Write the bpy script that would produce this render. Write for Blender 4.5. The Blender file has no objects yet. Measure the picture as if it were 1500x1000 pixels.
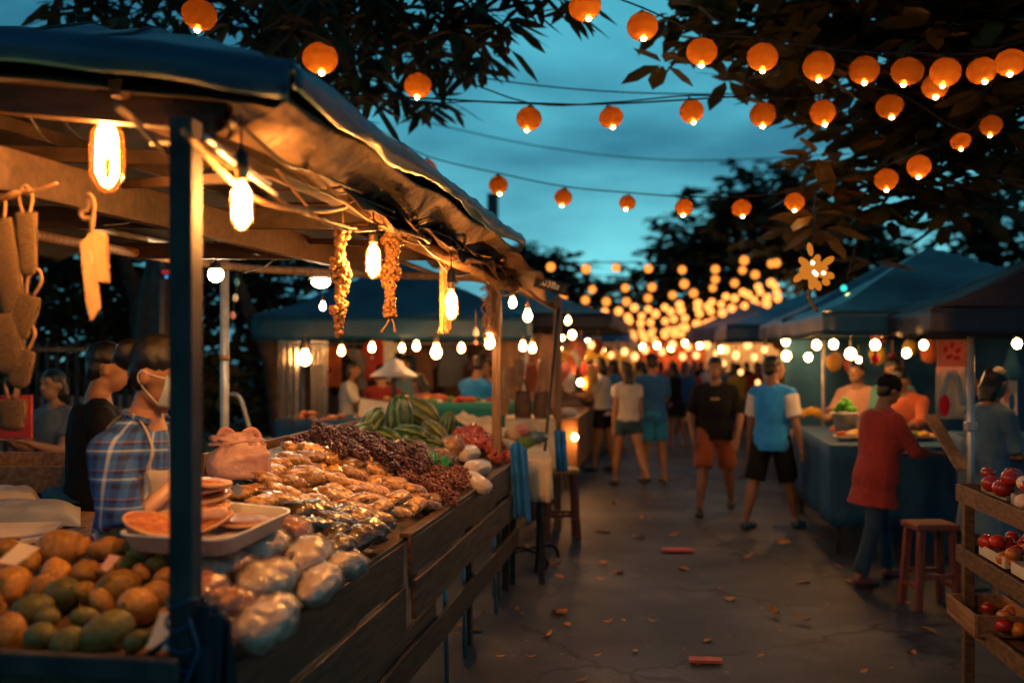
import bpy, bmesh, math, random
from math import sin, cos, pi, radians, atan, atan2, sqrt
from mathutils import Vector, Matrix, Euler, noise
random.seed(7)
S = bpy.context.scene
COL = S.collection
V = Vector
R = random.Random(11)
U = R.uniform
# ------------------------------------------------------------------ camera and the rays used to survey the place
F = 35/36*1500; TH = atan(235/F); HC = 1.68; HOR = 515
CF = V((-sin(TH), cos(TH), 0)); CR = V((cos(TH), sin(TH), 0)); CU = V((0, 0, 1)); C0 = V((0, 0, HC))
def ray(px, py): return CF + CR*((px-750)/F) - CU*((py-HOR)/F)
def P(px, py, Y):
    d = ray(px, py); return C0 + d*(Y/d.y)
def Pd(px, py, zc): return C0 + ray(px, py)*zc
def PX(px, py, X):
    d = ray(px, py); return C0 + d*(X/d.x)
def G(px, py, z=0.0):
    d = ray(px, py); return C0 + d*((z-HC)/d.z)
def proj(v):
    d = V(v)-C0; zc = d.dot(CF)
    return 750+F*d.dot(CR)/zc, HOR-F*d.z/zc, zc
FX = -1.12                      # front edge of the big counter
def surf(X, off=0): return .9+off+.36*(FX-X)
def D(px, py, off=0.0):         # on the sloping display
    d = ray(px, py)             # C0.z + t dz = .9+off+.36(FX - t dx)
    t = (.9+off+.36*FX-HC)/(d.z+.36*d.x); return C0+d*t
def inpoly(x, y, poly):
    c = False; n = len(poly)
    for i in range(n):
        x1, y1 = poly[i]; x2, y2 = poly[i-1]
        if (y1 > y) != (y2 > y) and x < (x2-x1)*(y-y1)/(y2-y1)+x1: c = not c
    return c
cam = bpy.data.cameras.new('camera'); co = bpy.data.objects.new('camera', cam); COL.objects.link(co)
co.location = C0; co.rotation_euler = (pi/2, 0, TH)
cam.lens = 35; cam.sensor_width = 36; cam.shift_y = 15/1500; cam.clip_end = 600; cam.clip_start = .05
cam.dof.use_dof = True; cam.dof.focus_distance = 4.35; cam.dof.aperture_fstop = 1.25
S.camera = co
# ------------------------------------------------------------------ materials
MATS = {}
def newmat(name):
    m = bpy.data.materials.new(name); m.use_nodes = True; nt = m.node_tree; nt.nodes.clear()
    return m, nt
def N(nt, t, **k):
    n = nt.nodes.new(t)
    for a, b in k.items():
        if a in n.inputs.keys(): n.inputs[a].default_value = b
        else: setattr(n, a, b)
    return n
def L(nt, a, b): nt.links.new(a, b)
def out(nt, sh):
    o = N(nt, 'ShaderNodeOutputMaterial'); L(nt, sh, o.inputs['Surface'])
def ramp(nt, fac, stops, interp='LINEAR'):
    r = N(nt, 'ShaderNodeValToRGB'); cr = r.color_ramp; cr.interpolation = interp
    while len(cr.elements) < len(stops): cr.elements.new(.5)
    for e, (p, c) in zip(cr.elements, stops):
        e.position = p; e.color = (*c, 1)
    L(nt, fac, r.inputs[0]); return r.outputs[0]
def mat(name, c1, c2=None, rough=.7, scale=8, bump=.0, bscale=60, spec=.4, coat=0, metal=0, stretch=None, c3=None, sub=0, per=0.0, trans=0, bdist=.004, sheen=0, detail=5, distort=0):
    """noise-mixed principled; per = random variation per object"""
    if name in MATS: return MATS[name]
    m, nt = newmat(name); MATS[name] = m
    c2 = c2 or tuple(x*.6 for x in c1)
    tc = N(nt, 'ShaderNodeTexCoord'); mp = N(nt, 'ShaderNodeMapping'); L(nt, tc.outputs['Object'], mp.inputs[0])
    if stretch: mp.inputs['Scale'].default_value = stretch
    oi = N(nt, 'ShaderNodeObjectInfo')
    add = N(nt, 'ShaderNodeVectorMath', operation='ADD'); sc = N(nt, 'ShaderNodeVectorMath', operation='SCALE'); sc.inputs[3].default_value = 1.0
    cmb = N(nt, 'ShaderNodeCombineXYZ')
    mu = N(nt, 'ShaderNodeMath', operation='MULTIPLY'); mu.inputs[1].default_value = 37
    L(nt, oi.outputs['Random'], mu.inputs[0]); L(nt, mu.outputs[0], cmb.inputs[0]); L(nt, mu.outputs[0], cmb.inputs[1])
    L(nt, mp.outputs[0], add.inputs[0]); L(nt, cmb.outputs[0], add.inputs[1])
    no = N(nt, 'ShaderNodeTexNoise'); no.inputs['Scale'].default_value = scale; no.inputs['Detail'].default_value = detail
    no.inputs['Distortion'].default_value = distort
    L(nt, add.outputs[0], no.inputs['Vector'])
    st = [(.35, c2), (.65, c1)] if not c3 else [(.3, c3), (.5, c2), (.66, c1)]
    col = ramp(nt, no.outputs[0], st)
    if per:
        hs = N(nt, 'ShaderNodeHueSaturation'); L(nt, col, hs.inputs['Color'])
        mr = N(nt, 'ShaderNodeMapRange'); mr.inputs[3].default_value = 1-per; mr.inputs[4].default_value = 1+per*.5
        L(nt, oi.outputs['Random'], mr.inputs[0]); L(nt, mr.outputs[0], hs.inputs['Value']); col = hs.outputs[0]
    b = N(nt, 'ShaderNodeBsdfPrincipled')
    L(nt, col, b.inputs['Base Color']); b.inputs['Roughness'].default_value = rough; b.inputs['Metallic'].default_value = metal
    b.inputs['Specular IOR Level'].default_value = spec; b.inputs['Coat Weight'].default_value = coat; b.inputs['Coat Roughness'].default_value = .12
    b.inputs['Sheen Weight'].default_value = sheen
    if sub: b.inputs['Subsurface Weight'].default_value = sub; b.inputs['Subsurface Radius'].default_value = (.02, .01, .006)
    if bump:
        n2 = N(nt, 'ShaderNodeTexNoise'); n2.inputs['Scale'].default_value = bscale; n2.inputs['Detail'].default_value = 4
        L(nt, add.outputs[0], n2.inputs['Vector'])
        bp = N(nt, 'ShaderNodeBump'); bp.inputs['Strength'].default_value = bump; bp.inputs['Distance'].default_value = bdist
        L(nt, n2.outputs[0], bp.inputs['Height']); L(nt, bp.outputs[0], b.inputs['Normal'])
        if coat: L(nt, bp.outputs[0], b.inputs['Coat Normal'])
    sh = b.outputs[0]
    if trans:
        tl = N(nt, 'ShaderNodeBsdfTranslucent'); L(nt, col, tl.inputs[0]); mx = N(nt, 'ShaderNodeMixShader'); mx.inputs[0].default_value = trans
        L(nt, sh, mx.inputs[1]); L(nt, tl.outputs[0], mx.inputs[2]); sh = mx.outputs[0]
    out(nt, sh); return m
def emit(name, c, s):
    if name in MATS: return MATS[name]
    m, nt = newmat(name); MATS[name] = m
    e = N(nt, 'ShaderNodeEmission'); e.inputs[0].default_value = (*c, 1); e.inputs[1].default_value = s; out(nt, e.outputs[0]); return m
def thin(name, tint, gloss=.15, diff=0.0, dc=(.8, .8, .8), rough=.08, bump=0, bscale=12):
    """thin clear film: lets light straight through, with sheen"""
    if name in MATS: return MATS[name]
    m, nt = newmat(name); MATS[name] = m
    t = N(nt, 'ShaderNodeBsdfTransparent'); t.inputs[0].default_value = (*tint, 1)
    g = N(nt, 'ShaderNodeBsdfGlossy'); g.inputs['Roughness'].default_value = rough
    if bump:
        tc = N(nt, 'ShaderNodeTexCoord'); no = N(nt, 'ShaderNodeTexNoise'); no.inputs['Scale'].default_value = bscale; L(nt, tc.outputs['Object'], no.inputs['Vector'])
        bp = N(nt, 'ShaderNodeBump'); bp.inputs['Strength'].default_value = bump; bp.inputs['Distance'].default_value = .02
        L(nt, no.outputs[0], bp.inputs['Height']); L(nt, bp.outputs[0], g.inputs['Normal'])
    lw = N(nt, 'ShaderNodeLayerWeight'); lw.inputs[0].default_value = .35
    ma = N(nt, 'ShaderNodeMath', operation='MULTIPLY_ADD'); ma.inputs[1].default_value = .6; ma.inputs[2].default_value = gloss
    L(nt, lw.outputs['Fresnel'], ma.inputs[0])
    mx = N(nt, 'ShaderNodeMixShader'); L(nt, ma.outputs[0], mx.inputs[0]); L(nt, t.outputs[0], mx.inputs[1]); L(nt, g.outputs[0], mx.inputs[2])
    sh = mx.outputs[0]
    if diff:
        d = N(nt, 'ShaderNodeBsdfDiffuse'); d.inputs[0].default_value = (*dc, 1)
        tl = N(nt, 'ShaderNodeBsdfTranslucent'); tl.inputs[0].default_value = (*dc, 1)
        m1 = N(nt, 'ShaderNodeMixShader'); m1.inputs[0].default_value = .4; L(nt, d.outputs[0], m1.inputs[1]); L(nt, tl.outputs[0], m1.inputs[2])
        m2 = N(nt, 'ShaderNodeMixShader'); m2.inputs[0].default_value = diff; L(nt, sh, m2.inputs[1]); L(nt, m1.outputs[0], m2.inputs[2]); sh = m2.outputs[0]
    out(nt, sh); return m
WOOD_DARK = mat('dark_wood', (.14, .082, .05), (.05, .03, .018), .5, 5, .35, 30, stretch=(9, .8, 9), per=.35)
WOOD = mat('warm_wood', (.33, .19, .10), (.17, .09, .045), .65, 5, .3, 40, stretch=(7, .9, 7), per=.2)
WOODZ = mat('upright_wood', (.30, .17, .09), (.15, .08, .04), .6, 5, .3, 40, stretch=(9, 9, .8), per=.1)
WOOD_RED = mat('red_brown_wood', (.22, .06, .04), (.11, .03, .02), .5, 6, .2, 40, stretch=(8, 8, 1))
WOOD_YEL = mat('yellow_wood', (.5, .28, .06), (.3, .15, .04), .5, 6, .2, 40)
METAL_D = mat('dark_metal', (.05, .055, .06), (.03, .03, .035), .45, 12, metal=.7)
METAL_B = mat('blue_painted_steel', (.09, .085, .085), (.045, .045, .05), .75, 6, .15, 40, spec=.15)
METAL_L = mat('pale_metal', (.45, .45, .44), (.3, .3, .3), .4, 10, metal=.5)
TARP = mat('blue_tarp', (.010, .085, .165), (.006, .05, .11), .42, 3, .25, 9, bdist=.03, spec=.5, trans=.03)
TARP_N = mat('navy_tarp', (.007, .013, .032), (.005, .009, .022), .55, 3, .25, 9, bdist=.03)
TARP_IN = mat('tarp_lining', (.13, .10, .075), (.07, .055, .045), .75, 2.5, .5, 7, bdist=.03, detail=8)
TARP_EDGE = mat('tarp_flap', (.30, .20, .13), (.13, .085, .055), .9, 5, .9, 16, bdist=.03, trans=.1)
BLUECLOTH = mat('blue_cloth', (.010, .095, .22), (.006, .055, .145), .8, 3, .3, 10, bdist=.02)
CABLE = mat('black_cable', (.02, .02, .02), (.015, .015, .015), .5)
CORD = mat('brown_cord', (.42, .25, .12), (.25, .14, .07), .8, 30)
CARD = mat('cardboard', (.30, .17, .08), (.24, .13, .06), .8, 8, .1, 60)
CARDP = mat('pale_card', (.72, .62, .48), (.6, .5, .38), .8, 8)
WHITEP = mat('white_plastic', (.72, .7, .66), (.6, .58, .54), .35, 4, spec=.5)
ASPH = None
BULB_O = emit('filament_glow', (1, .44, .125), 1300)
GLASS = thin('bulb_glass', (1, .86, .62), .04, .012, (1, .36, .05))
BULB_Y = emit('round_bulb_glow', (1, .44, .13), 75)
BULB_W = emit('pale_bulb_glow', (1, .66, .36), 150)
BULB_S = emit('stall_bulb_glow', (1, .44, .13), 120)
LAN_B = emit('lantern_bulb_glow', (1, .50, .15), 62)
CAPM = mat('bulb_cap', (.65, .38, .15), (.5, .28, .1), .4, 20, metal=.6)
SKIN = mat('skin_tan', (.30, .155, .09), (.25, .125, .07), .5, 6, sub=.0)
SKIN_D = mat('skin_brown', (.22, .11, .065), (.18, .09, .05), .5, 6)
HAIR = mat('black_hair', (.006, .005, .005), (.002, .002, .002), .36, 20, .6, 120, stretch=(6, 6, 1), spec=.5)
# ------------------------------------------------------------------ mesh builder
class MB:
    def __init__(s): s.v = []; s.f = []
    def add(s, vs, fs):
        o = len(s.v); s.v += [V(p) for p in vs]; s.f += [tuple(i+o for i in f) for f in fs]; return s
    def box(s, c, size, rot=None, tap=0):
        x, y, z = [d/2 for d in size]; c = V(c)
        vs = [V((a*x*(1-tap*(q > 0)), b*y*(1-tap*(q > 0)), q*z)) for q in (-1, 1) for a, b in ((-1, -1), (1, -1), (1, 1), (-1, 1))]
        if rot is not None: vs = [rot @ p for p in vs]
        return s.add([p+c for p in vs], [(3, 2, 1, 0), (4, 5, 6, 7), (0, 1, 5, 4), (1, 2, 6, 5), (2, 3, 7, 6), (3, 0, 4, 7)])
    def bar(s, a, b, w, h, up=(0, 0, 1)):
        a, b = V(a), V(b); d = b-a; l = d.length; y = d/l; x = y.cross(V(up)).normalized(); z = x.cross(y)
        m = Matrix((x, y, z)).transposed(); return s.box((a+b)/2, (w, l, h), m)
    def rings(s, rings, cap=True):
        o = len(s.v); n = len(rings[0])
        for r in rings: s.v += [V(p) for p in r]
        for k in range(len(rings)-1):
            for i in range(n):
                j = (i+1) % n; s.f.append((o+k*n+i, o+k*n+j, o+(k+1)*n+j, o+(k+1)*n+i))
        if cap: s.f.append(tuple(o+i for i in reversed(range(n)))); s.f.append(tuple(o+(len(rings)-1)*n+i for i in range(n)))
        return s
    def tube(s, pts, r, seg=8, flat=1.0, cap=True, ax=None):
        pts = [V(p) for p in pts]; n = len(pts)
        rr = r if isinstance(r, (list, tuple)) else [r]*n
        rs = []; px = None
        for i, p in enumerate(pts):
            d = (pts[min(i+1, n-1)]-pts[max(i-1, 0)])
            if d.length < 1e-9: d = V((0, 0, 1))
            d.normalize()
            if ax is not None: x = V(ax)
            elif px is None: x = V((1, 0, 0)) if abs(d.x) < .9 else V((0, 1, 0))
            else: x = px
            x = (x-d*x.dot(d)).normalized(); px = x; y = d.cross(x)
            rs.append([p+x*(rr[i]*cos(2*pi*k/seg))+y*(rr[i]*flat*sin(2*pi*k/seg)) for k in range(seg)])
        return s.rings(rs, cap)
    def ell(s, c, r, rot=None, seg=12, rg=8, f=None):
        c = V(c); r = (r, r, r) if not isinstance(r, (tuple, list)) else r
        vs = [V((0, 0, -1))]; fs = []
        for k in range(1, rg):
            t = -pi/2+pi*k/rg
            for i in range(seg): a = 2*pi*i/seg; vs.append(V((cos(t)*cos(a), cos(t)*sin(a), sin(t))))
        vs.append(V((0, 0, 1))); e = len(vs)-1
        for i in range(seg):
            j = (i+1) % seg; fs.append((0, 1+j, 1+i)); fs.append((e, e-seg+i, e-seg+j))
            for k in range(rg-2): fs.append((1+k*seg+i, 1+k*seg+j, 1+(k+1)*seg+j, 1+(k+1)*seg+i))
        if f: vs = [f(p) for p in vs]
        vs = [V((p.x*r[0], p.y*r[1], p.z*r[2])) for p in vs]
        if rot is not None: vs = [rot @ p for p in vs]
        return s.add([p+c for p in vs], fs)
    def lathe(s, prof, c=(0, 0, 0), seg=16, rot=None):
        rs = [[(V((r*cos(2*pi*i/seg), r*sin(2*pi*i/seg), z)) if rot is None else rot @ V((r*cos(2*pi*i/seg), r*sin(2*pi*i/seg), z)))+V(c) for i in range(seg)] for r, z in prof]
        return s.rings(rs, True)
    def sheet(s, fn, nu, nv):
        o = len(s.v)
        for i in range(nu+1):
            for j in range(nv+1): s.v.append(V(fn(i/nu, j/nv)))
        for i in range(nu):
            for j in range(nv):
                a = o+i*(nv+1)+j; s.f.append((a, a+nv+1, a+nv+2, a+1))
        return s
    def slab(s, a, b, c, d, t):   # quad patch with thickness t along its normal
        a, b, c, d = map(V, (a, b, c, d)); n = (b-a).cross(d-a).normalized()*t
        return s.add([a, b, c, d, a+n, b+n, c+n, d+n], [(3, 2, 1, 0), (4, 5, 6, 7), (0, 1, 5, 4), (1, 2, 6, 5), (2, 3, 7, 6), (3, 0, 4, 7)])
    def mesh(s, name='mesh', smooth=False):
        me = bpy.data.meshes.new(name); me.from_pydata([tuple(p) for p in s.v], [], s.f); me.update()
        if smooth: me.polygons.foreach_set('use_smooth', [True]*len(me.polygons))
        return me
def obj(name, mb, m, parent=None, smooth=False, loc=None, rot=None, bevel=0, solid=0, subd=0):
    me = mb if isinstance(mb, bpy.types.Mesh) else mb.mesh(name, smooth)
    if not len(me.materials): me.materials.append(m)
    o = bpy.data.objects.new(name, me); COL.objects.link(o)
    if parent: o.parent = parent
    if loc is not None: o.location = loc
    if rot is not None: o.rotation_euler = rot
    if solid: md = o.modifiers.new('s', 'SOLIDIFY'); md.thickness = solid; md.offset = 0
    if bevel: md = o.modifiers.new('b', 'BEVEL'); md.width = bevel; md.segments = 2; md.limit_method = 'ANGLE'
    if subd: md = o.modifiers.new('u', 'SUBSURF'); md.levels = subd; md.render_levels = subd
    return o
def tag(o, label, cat, group=None):
    o['label'] = label; o['category'] = cat
    if group: o['group'] = group
    return o
def thing(name, label, cat, loc=(0, 0, 0), rotz=0, group=None):
    o = bpy.data.objects.new(name, None); COL.objects.link(o); o.empty_display_size = .1
    o.location = loc; o.rotation_euler = (0, 0, rotz); return tag(o, label, cat, group)
def dup(root, loc=None, rot=None, label=None, group=None, scale=None):
    r = root.copy(); COL.objects.link(r)
    if loc is not None: r.location = loc
    if rot is not None: r.rotation_euler = rot
    if scale is not None: r.scale = (scale, scale, scale) if not isinstance(scale, (tuple, list)) else scale
    if label: r['label'] = label
    if group: r['group'] = group
    for ch in list(root.children):
        c = ch.copy(); COL.objects.link(c); c.parent = r
        for g in ch.children:
            d = g.copy(); COL.objects.link(d); d.parent = c
    return r
def structure(name, mb, m, smooth=False, kind='structure'):
    o = obj(name, mb, m, None, smooth); o['kind'] = kind; return o
def nz(p, s=1.0, a=1.0): return noise.noise(V(p)*s)*a
def remesh(mb, vox, m, name, parent, amp=0, ns=12, smooth=2):
    me = mb.mesh(name); o = bpy.data.objects.new('tmp', me); COL.objects.link(o)
    md = o.modifiers.new('r', 'REMESH'); md.mode = 'VOXEL'; md.voxel_size = vox
    ms = o.modifiers.new('s', 'SMOOTH'); ms.factor = .6; ms.iterations = smooth
    dg = bpy.context.evaluated_depsgraph_get(); dg.update()
    m2 = bpy.data.meshes.new_from_object(o.evaluated_get(dg)); bpy.data.objects.remove(o); bpy.data.meshes.remove(me)
    if amp:
        ns_ = [v.normal.copy() for v in m2.vertices]
        for v, n in zip(m2.vertices, ns_):
            q = V((v.co.x*ns, v.co.y*ns, v.co.z*ns*.45)); v.co += n*(amp*(noise.noise(q)+.5*noise.noise(q*2.3)))
    m2.polygons.foreach_set('use_smooth', [True]*len(m2.polygons)); m2.name = name
    m2.materials.clear()
    return obj(name, m2, m, parent)
# ------------------------------------------------------------------ dusk sky
W = bpy.data.worlds.new('World'); S.world = W; W.use_nodes = True; nt = W.node_tree; nt.nodes.clear()
tc = N(nt, 'ShaderNodeTexCoord'); sx = N(nt, 'ShaderNodeSeparateXYZ'); L(nt, tc.outputs['Generated'], sx.inputs[0])
grad = ramp(nt, sx.outputs[2], [(0, (.20, .66, .72)), (.10, (.15, .60, .69)), (.22, (.085, .45, .57)), (.36, (.055, .34, .47)), (.6, (.03, .14, .21)), (1, (.018, .07, .11))])
mp = N(nt, 'ShaderNodeMapping'); mp.inputs['Scale'].default_value = (1, 1, 3.2); L(nt, tc.outputs['Generated'], mp.inputs[0])
cn = N(nt, 'ShaderNodeTexNoise'); cn.inputs['Scale'].default_value = 2.6; cn.inputs['Detail'].default_value = 6; cn.inputs['Roughness'].default_value = .5; L(nt, mp.outputs[0], cn.inputs['Vector'])
cl = ramp(nt, cn.outputs[0], [(.36, (1.18, 1.14, 1.1)), (.5, (.72, .74, .78)), (.62, (.34, .40, .48))])
mm = N(nt, 'ShaderNodeMix', data_type='RGBA', blend_type='MULTIPLY'); mm.inputs[0].default_value = 1
L(nt, grad, mm.inputs[6]); L(nt, cl, mm.inputs[7])
sk = N(nt, 'ShaderNodeTexSky'); sk.sky_type = 'NISHITA'; sk.sun_disc = False; sk.sun_elevation = radians(1.5); sk.sun_rotation = radians(200)
bg1 = N(nt, 'ShaderNodeBackground'); L(nt, sk.outputs[0], bg1.inputs[0]); bg1.inputs[1].default_value = .002
mr_ = N(nt, 'ShaderNodeMapRange'); mr_.inputs[1].default_value = -.5; mr_.inputs[2].default_value = .6; mr_.inputs[3].default_value = .5; L(nt, sx.outputs[1], mr_.inputs[0])
mz = N(nt, 'ShaderNodeMix', data_type='RGBA', blend_type='MULTIPLY'); mz.inputs[0].default_value = 1; L(nt, mm.outputs[2], mz.inputs[6]); L(nt, mr_.outputs[0], mz.inputs[7])
bg2 = N(nt, 'ShaderNodeBackground'); L(nt, mz.outputs[2], bg2.inputs[0]); bg2.inputs[1].default_value = .92
ad = N(nt, 'ShaderNodeAddShader'); L(nt, bg1.outputs[0], ad.inputs[0]); L(nt, bg2.outputs[0], ad.inputs[1])
wo = N(nt, 'ShaderNodeOutputWorld'); L(nt, ad.outputs[0], wo.inputs[0])
sl = bpy.data.lights.new('afterglow_sun', 'SUN'); sl.energy = .03; sl.angle = radians(20); sl.color = (1, .8, .6)
so = bpy.data.objects.new('afterglow_sun', sl); COL.objects.link(so); so.rotation_euler = (radians(80), 0, radians(200))
# ------------------------------------------------------------------ ground
m, nt = newmat('asphalt'); ASPH = m
tc = N(nt, 'ShaderNodeTexCoord')
def noi(scale, det=5, vec=None, rough=.5):
    n = N(nt, 'ShaderNodeTexNoise'); n.inputs['Scale'].default_value = scale; n.inputs['Detail'].default_value = det; n.inputs['Roughness'].default_value = rough
    L(nt, vec or tc.outputs['Object'], n.inputs['Vector']); return n.outputs[0]
base = ramp(nt, noi(.9, 8, rough=.62), [(.3, (.016, .022, .034)), (.5, (.038, .048, .066)), (.7, (.11, .125, .145))])
fine = ramp(nt, noi(160, 3), [(.35, (.45, .45, .45)), (.65, (1.5, 1.45, 1.4))])
mx = N(nt, 'ShaderNodeMix', data_type='RGBA', blend_type='MULTIPLY'); mx.inputs[0].default_value = 1; L(nt, base, mx.inputs[6]); L(nt, fine, mx.inputs[7])
vo = N(nt, 'ShaderNodeTexVoronoi', feature='DISTANCE_TO_EDGE'); vo.inputs['Scale'].default_value = .55
wv = N(nt, 'ShaderNodeVectorMath', operation='ADD'); nn = N(nt, 'ShaderNodeTexNoise'); nn.inputs['Scale'].default_value = 3; nn.inputs['Detail'].default_value = 6
L(nt, tc.outputs['Object'], nn.inputs['Vector']); vs = N(nt, 'ShaderNodeVectorMath', operation='SCALE'); vs.inputs[3].default_value = .5
L(nt, nn.outputs[1], vs.inputs[0]); L(nt, tc.outputs['Object'], wv.inputs[0]); L(nt, vs.outputs[0], wv.inputs[1]); L(nt, wv.outputs[0], vo.inputs['Vector'])
msk = ramp(nt, noi(.7, 2), [(.42, (0, 0, 0)), (.5, (1, 1, 1))])
ck = ramp(nt, vo.outputs[0], [(.0, (.15, .15, .15)), (.018, (1, 1, 1))])
mk = N(nt, 'ShaderNodeMix', data_type='RGBA'); L(nt, msk, mk.inputs[0]); mk.inputs[6].default_value = (1, 1, 1, 1); L(nt, ck, mk.inputs[7])
m2 = N(nt, 'ShaderNodeMix', data_type='RGBA', blend_type='MULTIPLY'); m2.inputs[0].default_value = 1; L(nt, mx.outputs[2], m2.inputs[6]); L(nt, mk.outputs[2], m2.inputs[7])
b = N(nt, 'ShaderNodeBsdfPrincipled'); L(nt, m2.outputs[2], b.inputs['Base Color'])
rg = N(nt, 'ShaderNodeMapRange'); rg.inputs[3].default_value = .42; rg.inputs[4].default_value = .75; L(nt, noi(1.6, 5), rg.inputs[0]); L(nt, rg.outputs[0], b.inputs['Roughness'])
bp = N(nt, 'ShaderNodeBump'); bp.inputs['Strength'].default_value = .5; bp.inputs['Distance'].default_value = .006; L(nt, noi(90, 5, rough=.7), bp.inputs['Height']); L(nt, bp.outputs[0], b.inputs['Normal'])
out(nt, b.outputs[0])
g = MB()
g.sheet(lambda u, v: (-6+12*u, -4+40*v, nz((u*12, v*40, 0), .8, .008)), 60, 160)
structure('street', g, ASPH, True)
g = MB()
def gfn(u, v): return (-90+180*u, -20+170*v, -.03)
g.sheet(gfn, 10, 10); structure('ground', g, mat('dirt', (.06, .05, .04), (.03, .028, .025), .9, .4))
# ------------------------------------------------------------------ cables / lanterns
def catmull(pts, n=8):
    pts = [V(p) for p in pts]; o = []
    for i in range(len(pts)-1):
        p0, p1, p2, p3 = pts[max(i-1, 0)], pts[i], pts[i+1], pts[min(i+2, len(pts)-1)]
        for k in range(n):
            t = k/n; o.append(.5*((2*p1)+(p2-p0)*t+(2*p0-5*p1+4*p2-p3)*t*t+(3*p1-p0-3*p2+p3)*t**3))
    return o+[pts[-1]]
def cable(name, pts, r, label, m=CABLE, n=8, cat='cable', group=None, seg=5):
    o = obj(name, MB().tube(catmull(pts, n), r, seg), m, None, True); return tag(o, label, cat, group)
# paper shade
m, nt = newmat('lantern_paper'); LPAPER = m
tc = N(nt, 'ShaderNodeTexCoord'); no = N(nt, 'ShaderNodeTexNoise'); no.inputs['Scale'].default_value = 3; L(nt, tc.outputs['Object'], no.inputs['Vector'])
c = ramp(nt, no.outputs[0], [(.3, (.54, .155, .018)), (.7, (.66, .22, .032))])
d = N(nt, 'ShaderNodeBsdfDiffuse'); d.inputs[0].default_value = (.22, .045, .006, 1); t = N(nt, 'ShaderNodeBsdfTranslucent'); L(nt, c, t.inputs[0])
wv_ = N(nt, 'ShaderNodeTexWave', bands_direction='Z'); wv_.inputs['Scale'].default_value = 3.0; wv_.inputs['Distortion'].default_value = .6; L(nt, tc.outputs['Object'], wv_.inputs['Vector'])
oi = N(nt, 'ShaderNodeObjectInfo'); mr = N(nt, 'ShaderNodeMapRange'); mr.inputs[3].default_value = .5; mr.inputs[4].default_value = 1.05; L(nt, oi.outputs['Random'], mr.inputs[0])
rb_ = ramp(nt, wv_.outputs[1], [(.0, (.3, .3, .3)), (.4, (1, 1, 1))]); m3 = N(nt, 'ShaderNodeMix', data_type='RGBA', blend_type='MULTIPLY'); m3.inputs[0].default_value = 1; L(nt, c, m3.inputs[6]); L(nt, rb_, m3.inputs[7])
m4 = N(nt, 'ShaderNodeMix', data_type='RGBA', blend_type='MULTIPLY'); m4.inputs[0].default_value = 1; L(nt, m3.outputs[2], m4.inputs[6]); L(nt, mr.outputs[0], m4.inputs[7]); L(nt, m4.outputs[2], t.inputs[0])
mx = N(nt, 'ShaderNodeMixShader'); mx.inputs[0].default_value = .6; L(nt, d.outputs[0], mx.inputs[1]); L(nt, t.outputs[0], mx.inputs[2])
tp = N(nt, 'ShaderNodeBsdfTransparent'); tp.inputs[0].default_value = (1, .5, .12, 1); mq = N(nt, 'ShaderNodeMixShader'); mq.inputs[0].default_value = .055; L(nt, mx.outputs[0], mq.inputs[1]); L(nt, tp.outputs[0], mq.inputs[2]); out(nt, mq.outputs[0])
def shade_mesh():
    b = MB(); n = 18; seg = 20; rs = []
    for k in range(n*2+1):
        t = -pi/2+.28+(pi-.52)*k/(2*n); rr = 1.0 if k % 2 == 0 else .968
        rs.append([V((cos(t)*cos(2*pi*i/seg)*rr, cos(t)*sin(2*pi*i/seg)*rr, sin(t)*.93*rr)) for i in range(seg)])
    b.rings(rs, False); return b.mesh('shade', True)
SH = shade_mesh(); SH.materials.append(LPAPER)
def bulb_s(): return MB().ell((0, 0, 0), (1, 1, 1.25), seg=10, rg=7).mesh('bulb', True)
BS = bulb_s(); BS.materials.append(LAN_B)
CAPME = MB().lathe([(.30, 0), (.30, .08), (.1, .12), (.05, .3)], seg=10).mesh('cap', True); CAPME.materials.append(METAL_D)
def lantern(px, py, rpx, zc, label, group, lit=True, top=None):
    p = Pd(px, py, zc); r = rpx/F*zc*.96
    t = thing('paper_lantern', label, 'lantern', p, 0, group); t.scale = (r, r*U(.95, 1.05), r*U(.9, 1.02)); t.rotation_euler = (U(-.2, .2), U(-.2, .2), U(0, 6))
    obj('shade', SH, LPAPER, t)
    bb = obj('bulb', BS, LAN_B, t, loc=(U(-.1, .1), U(-.1, .1), -.80)); bb.scale = (.18, .18, .20)
    obj('cap', CAPME, METAL_D, t, loc=(0, 0, .9))
    return p+V((0, 0, r*1.2))
ORD = ['first', 'second', 'third', 'fourth', 'fifth', 'sixth', 'seventh', 'eighth', 'ninth', 'tenth', 'eleventh', 'twelfth', 'thirteenth', 'fourteenth', 'fifteenth', 'sixteenth', 'seventeenth', 'eighteenth', 'nineteenth', 'twentieth']
def string(pts, zc, sname, group, ends):
    anchors = []
    for i, (x, y, r) in enumerate(pts):
        z = zc[0]+(zc[1]-zc[0])*i/max(1, len(pts)-1)
        anchors.append(lantern(x, y, r, z, f'glowing orange paper lantern, {ORD[i]} from the left on the {sname}', group))
    a, b = ends
    pp = [Pd(*a)]+anchors+[Pd(*b)]
    cable('lantern_wire', pp, .006, f'thin black wire carrying the {sname} of orange lanterns', n=5, cat='wire')
string([(612, 126, 21), (775, 174, 20), (895, 172, 19), (1013, 163, 20), (1117, 168, 20), (1205, 165, 20), (1303, 156, 21), (1407, 207, 15), (1452, 184, 17)], (7.2, 6.6), 'middle string', 'lanterns on the middle string', ((452, 138, 7.2), (1560, 150, 6.5)))
string([(857, 10, 25), (941, 39, 24), (1028, 76, 24), (1117, 84, 24), (1199, 97, 24), (1266, 103, 23), (1329, 105, 24), (1385, 106, 23), (1438, 104, 23), (1480, 92, 23)], (6.0, 6.0), 'highest string', 'lanterns on the highest string', ((760, -50, 6), (1600, 40, 6)))
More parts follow.
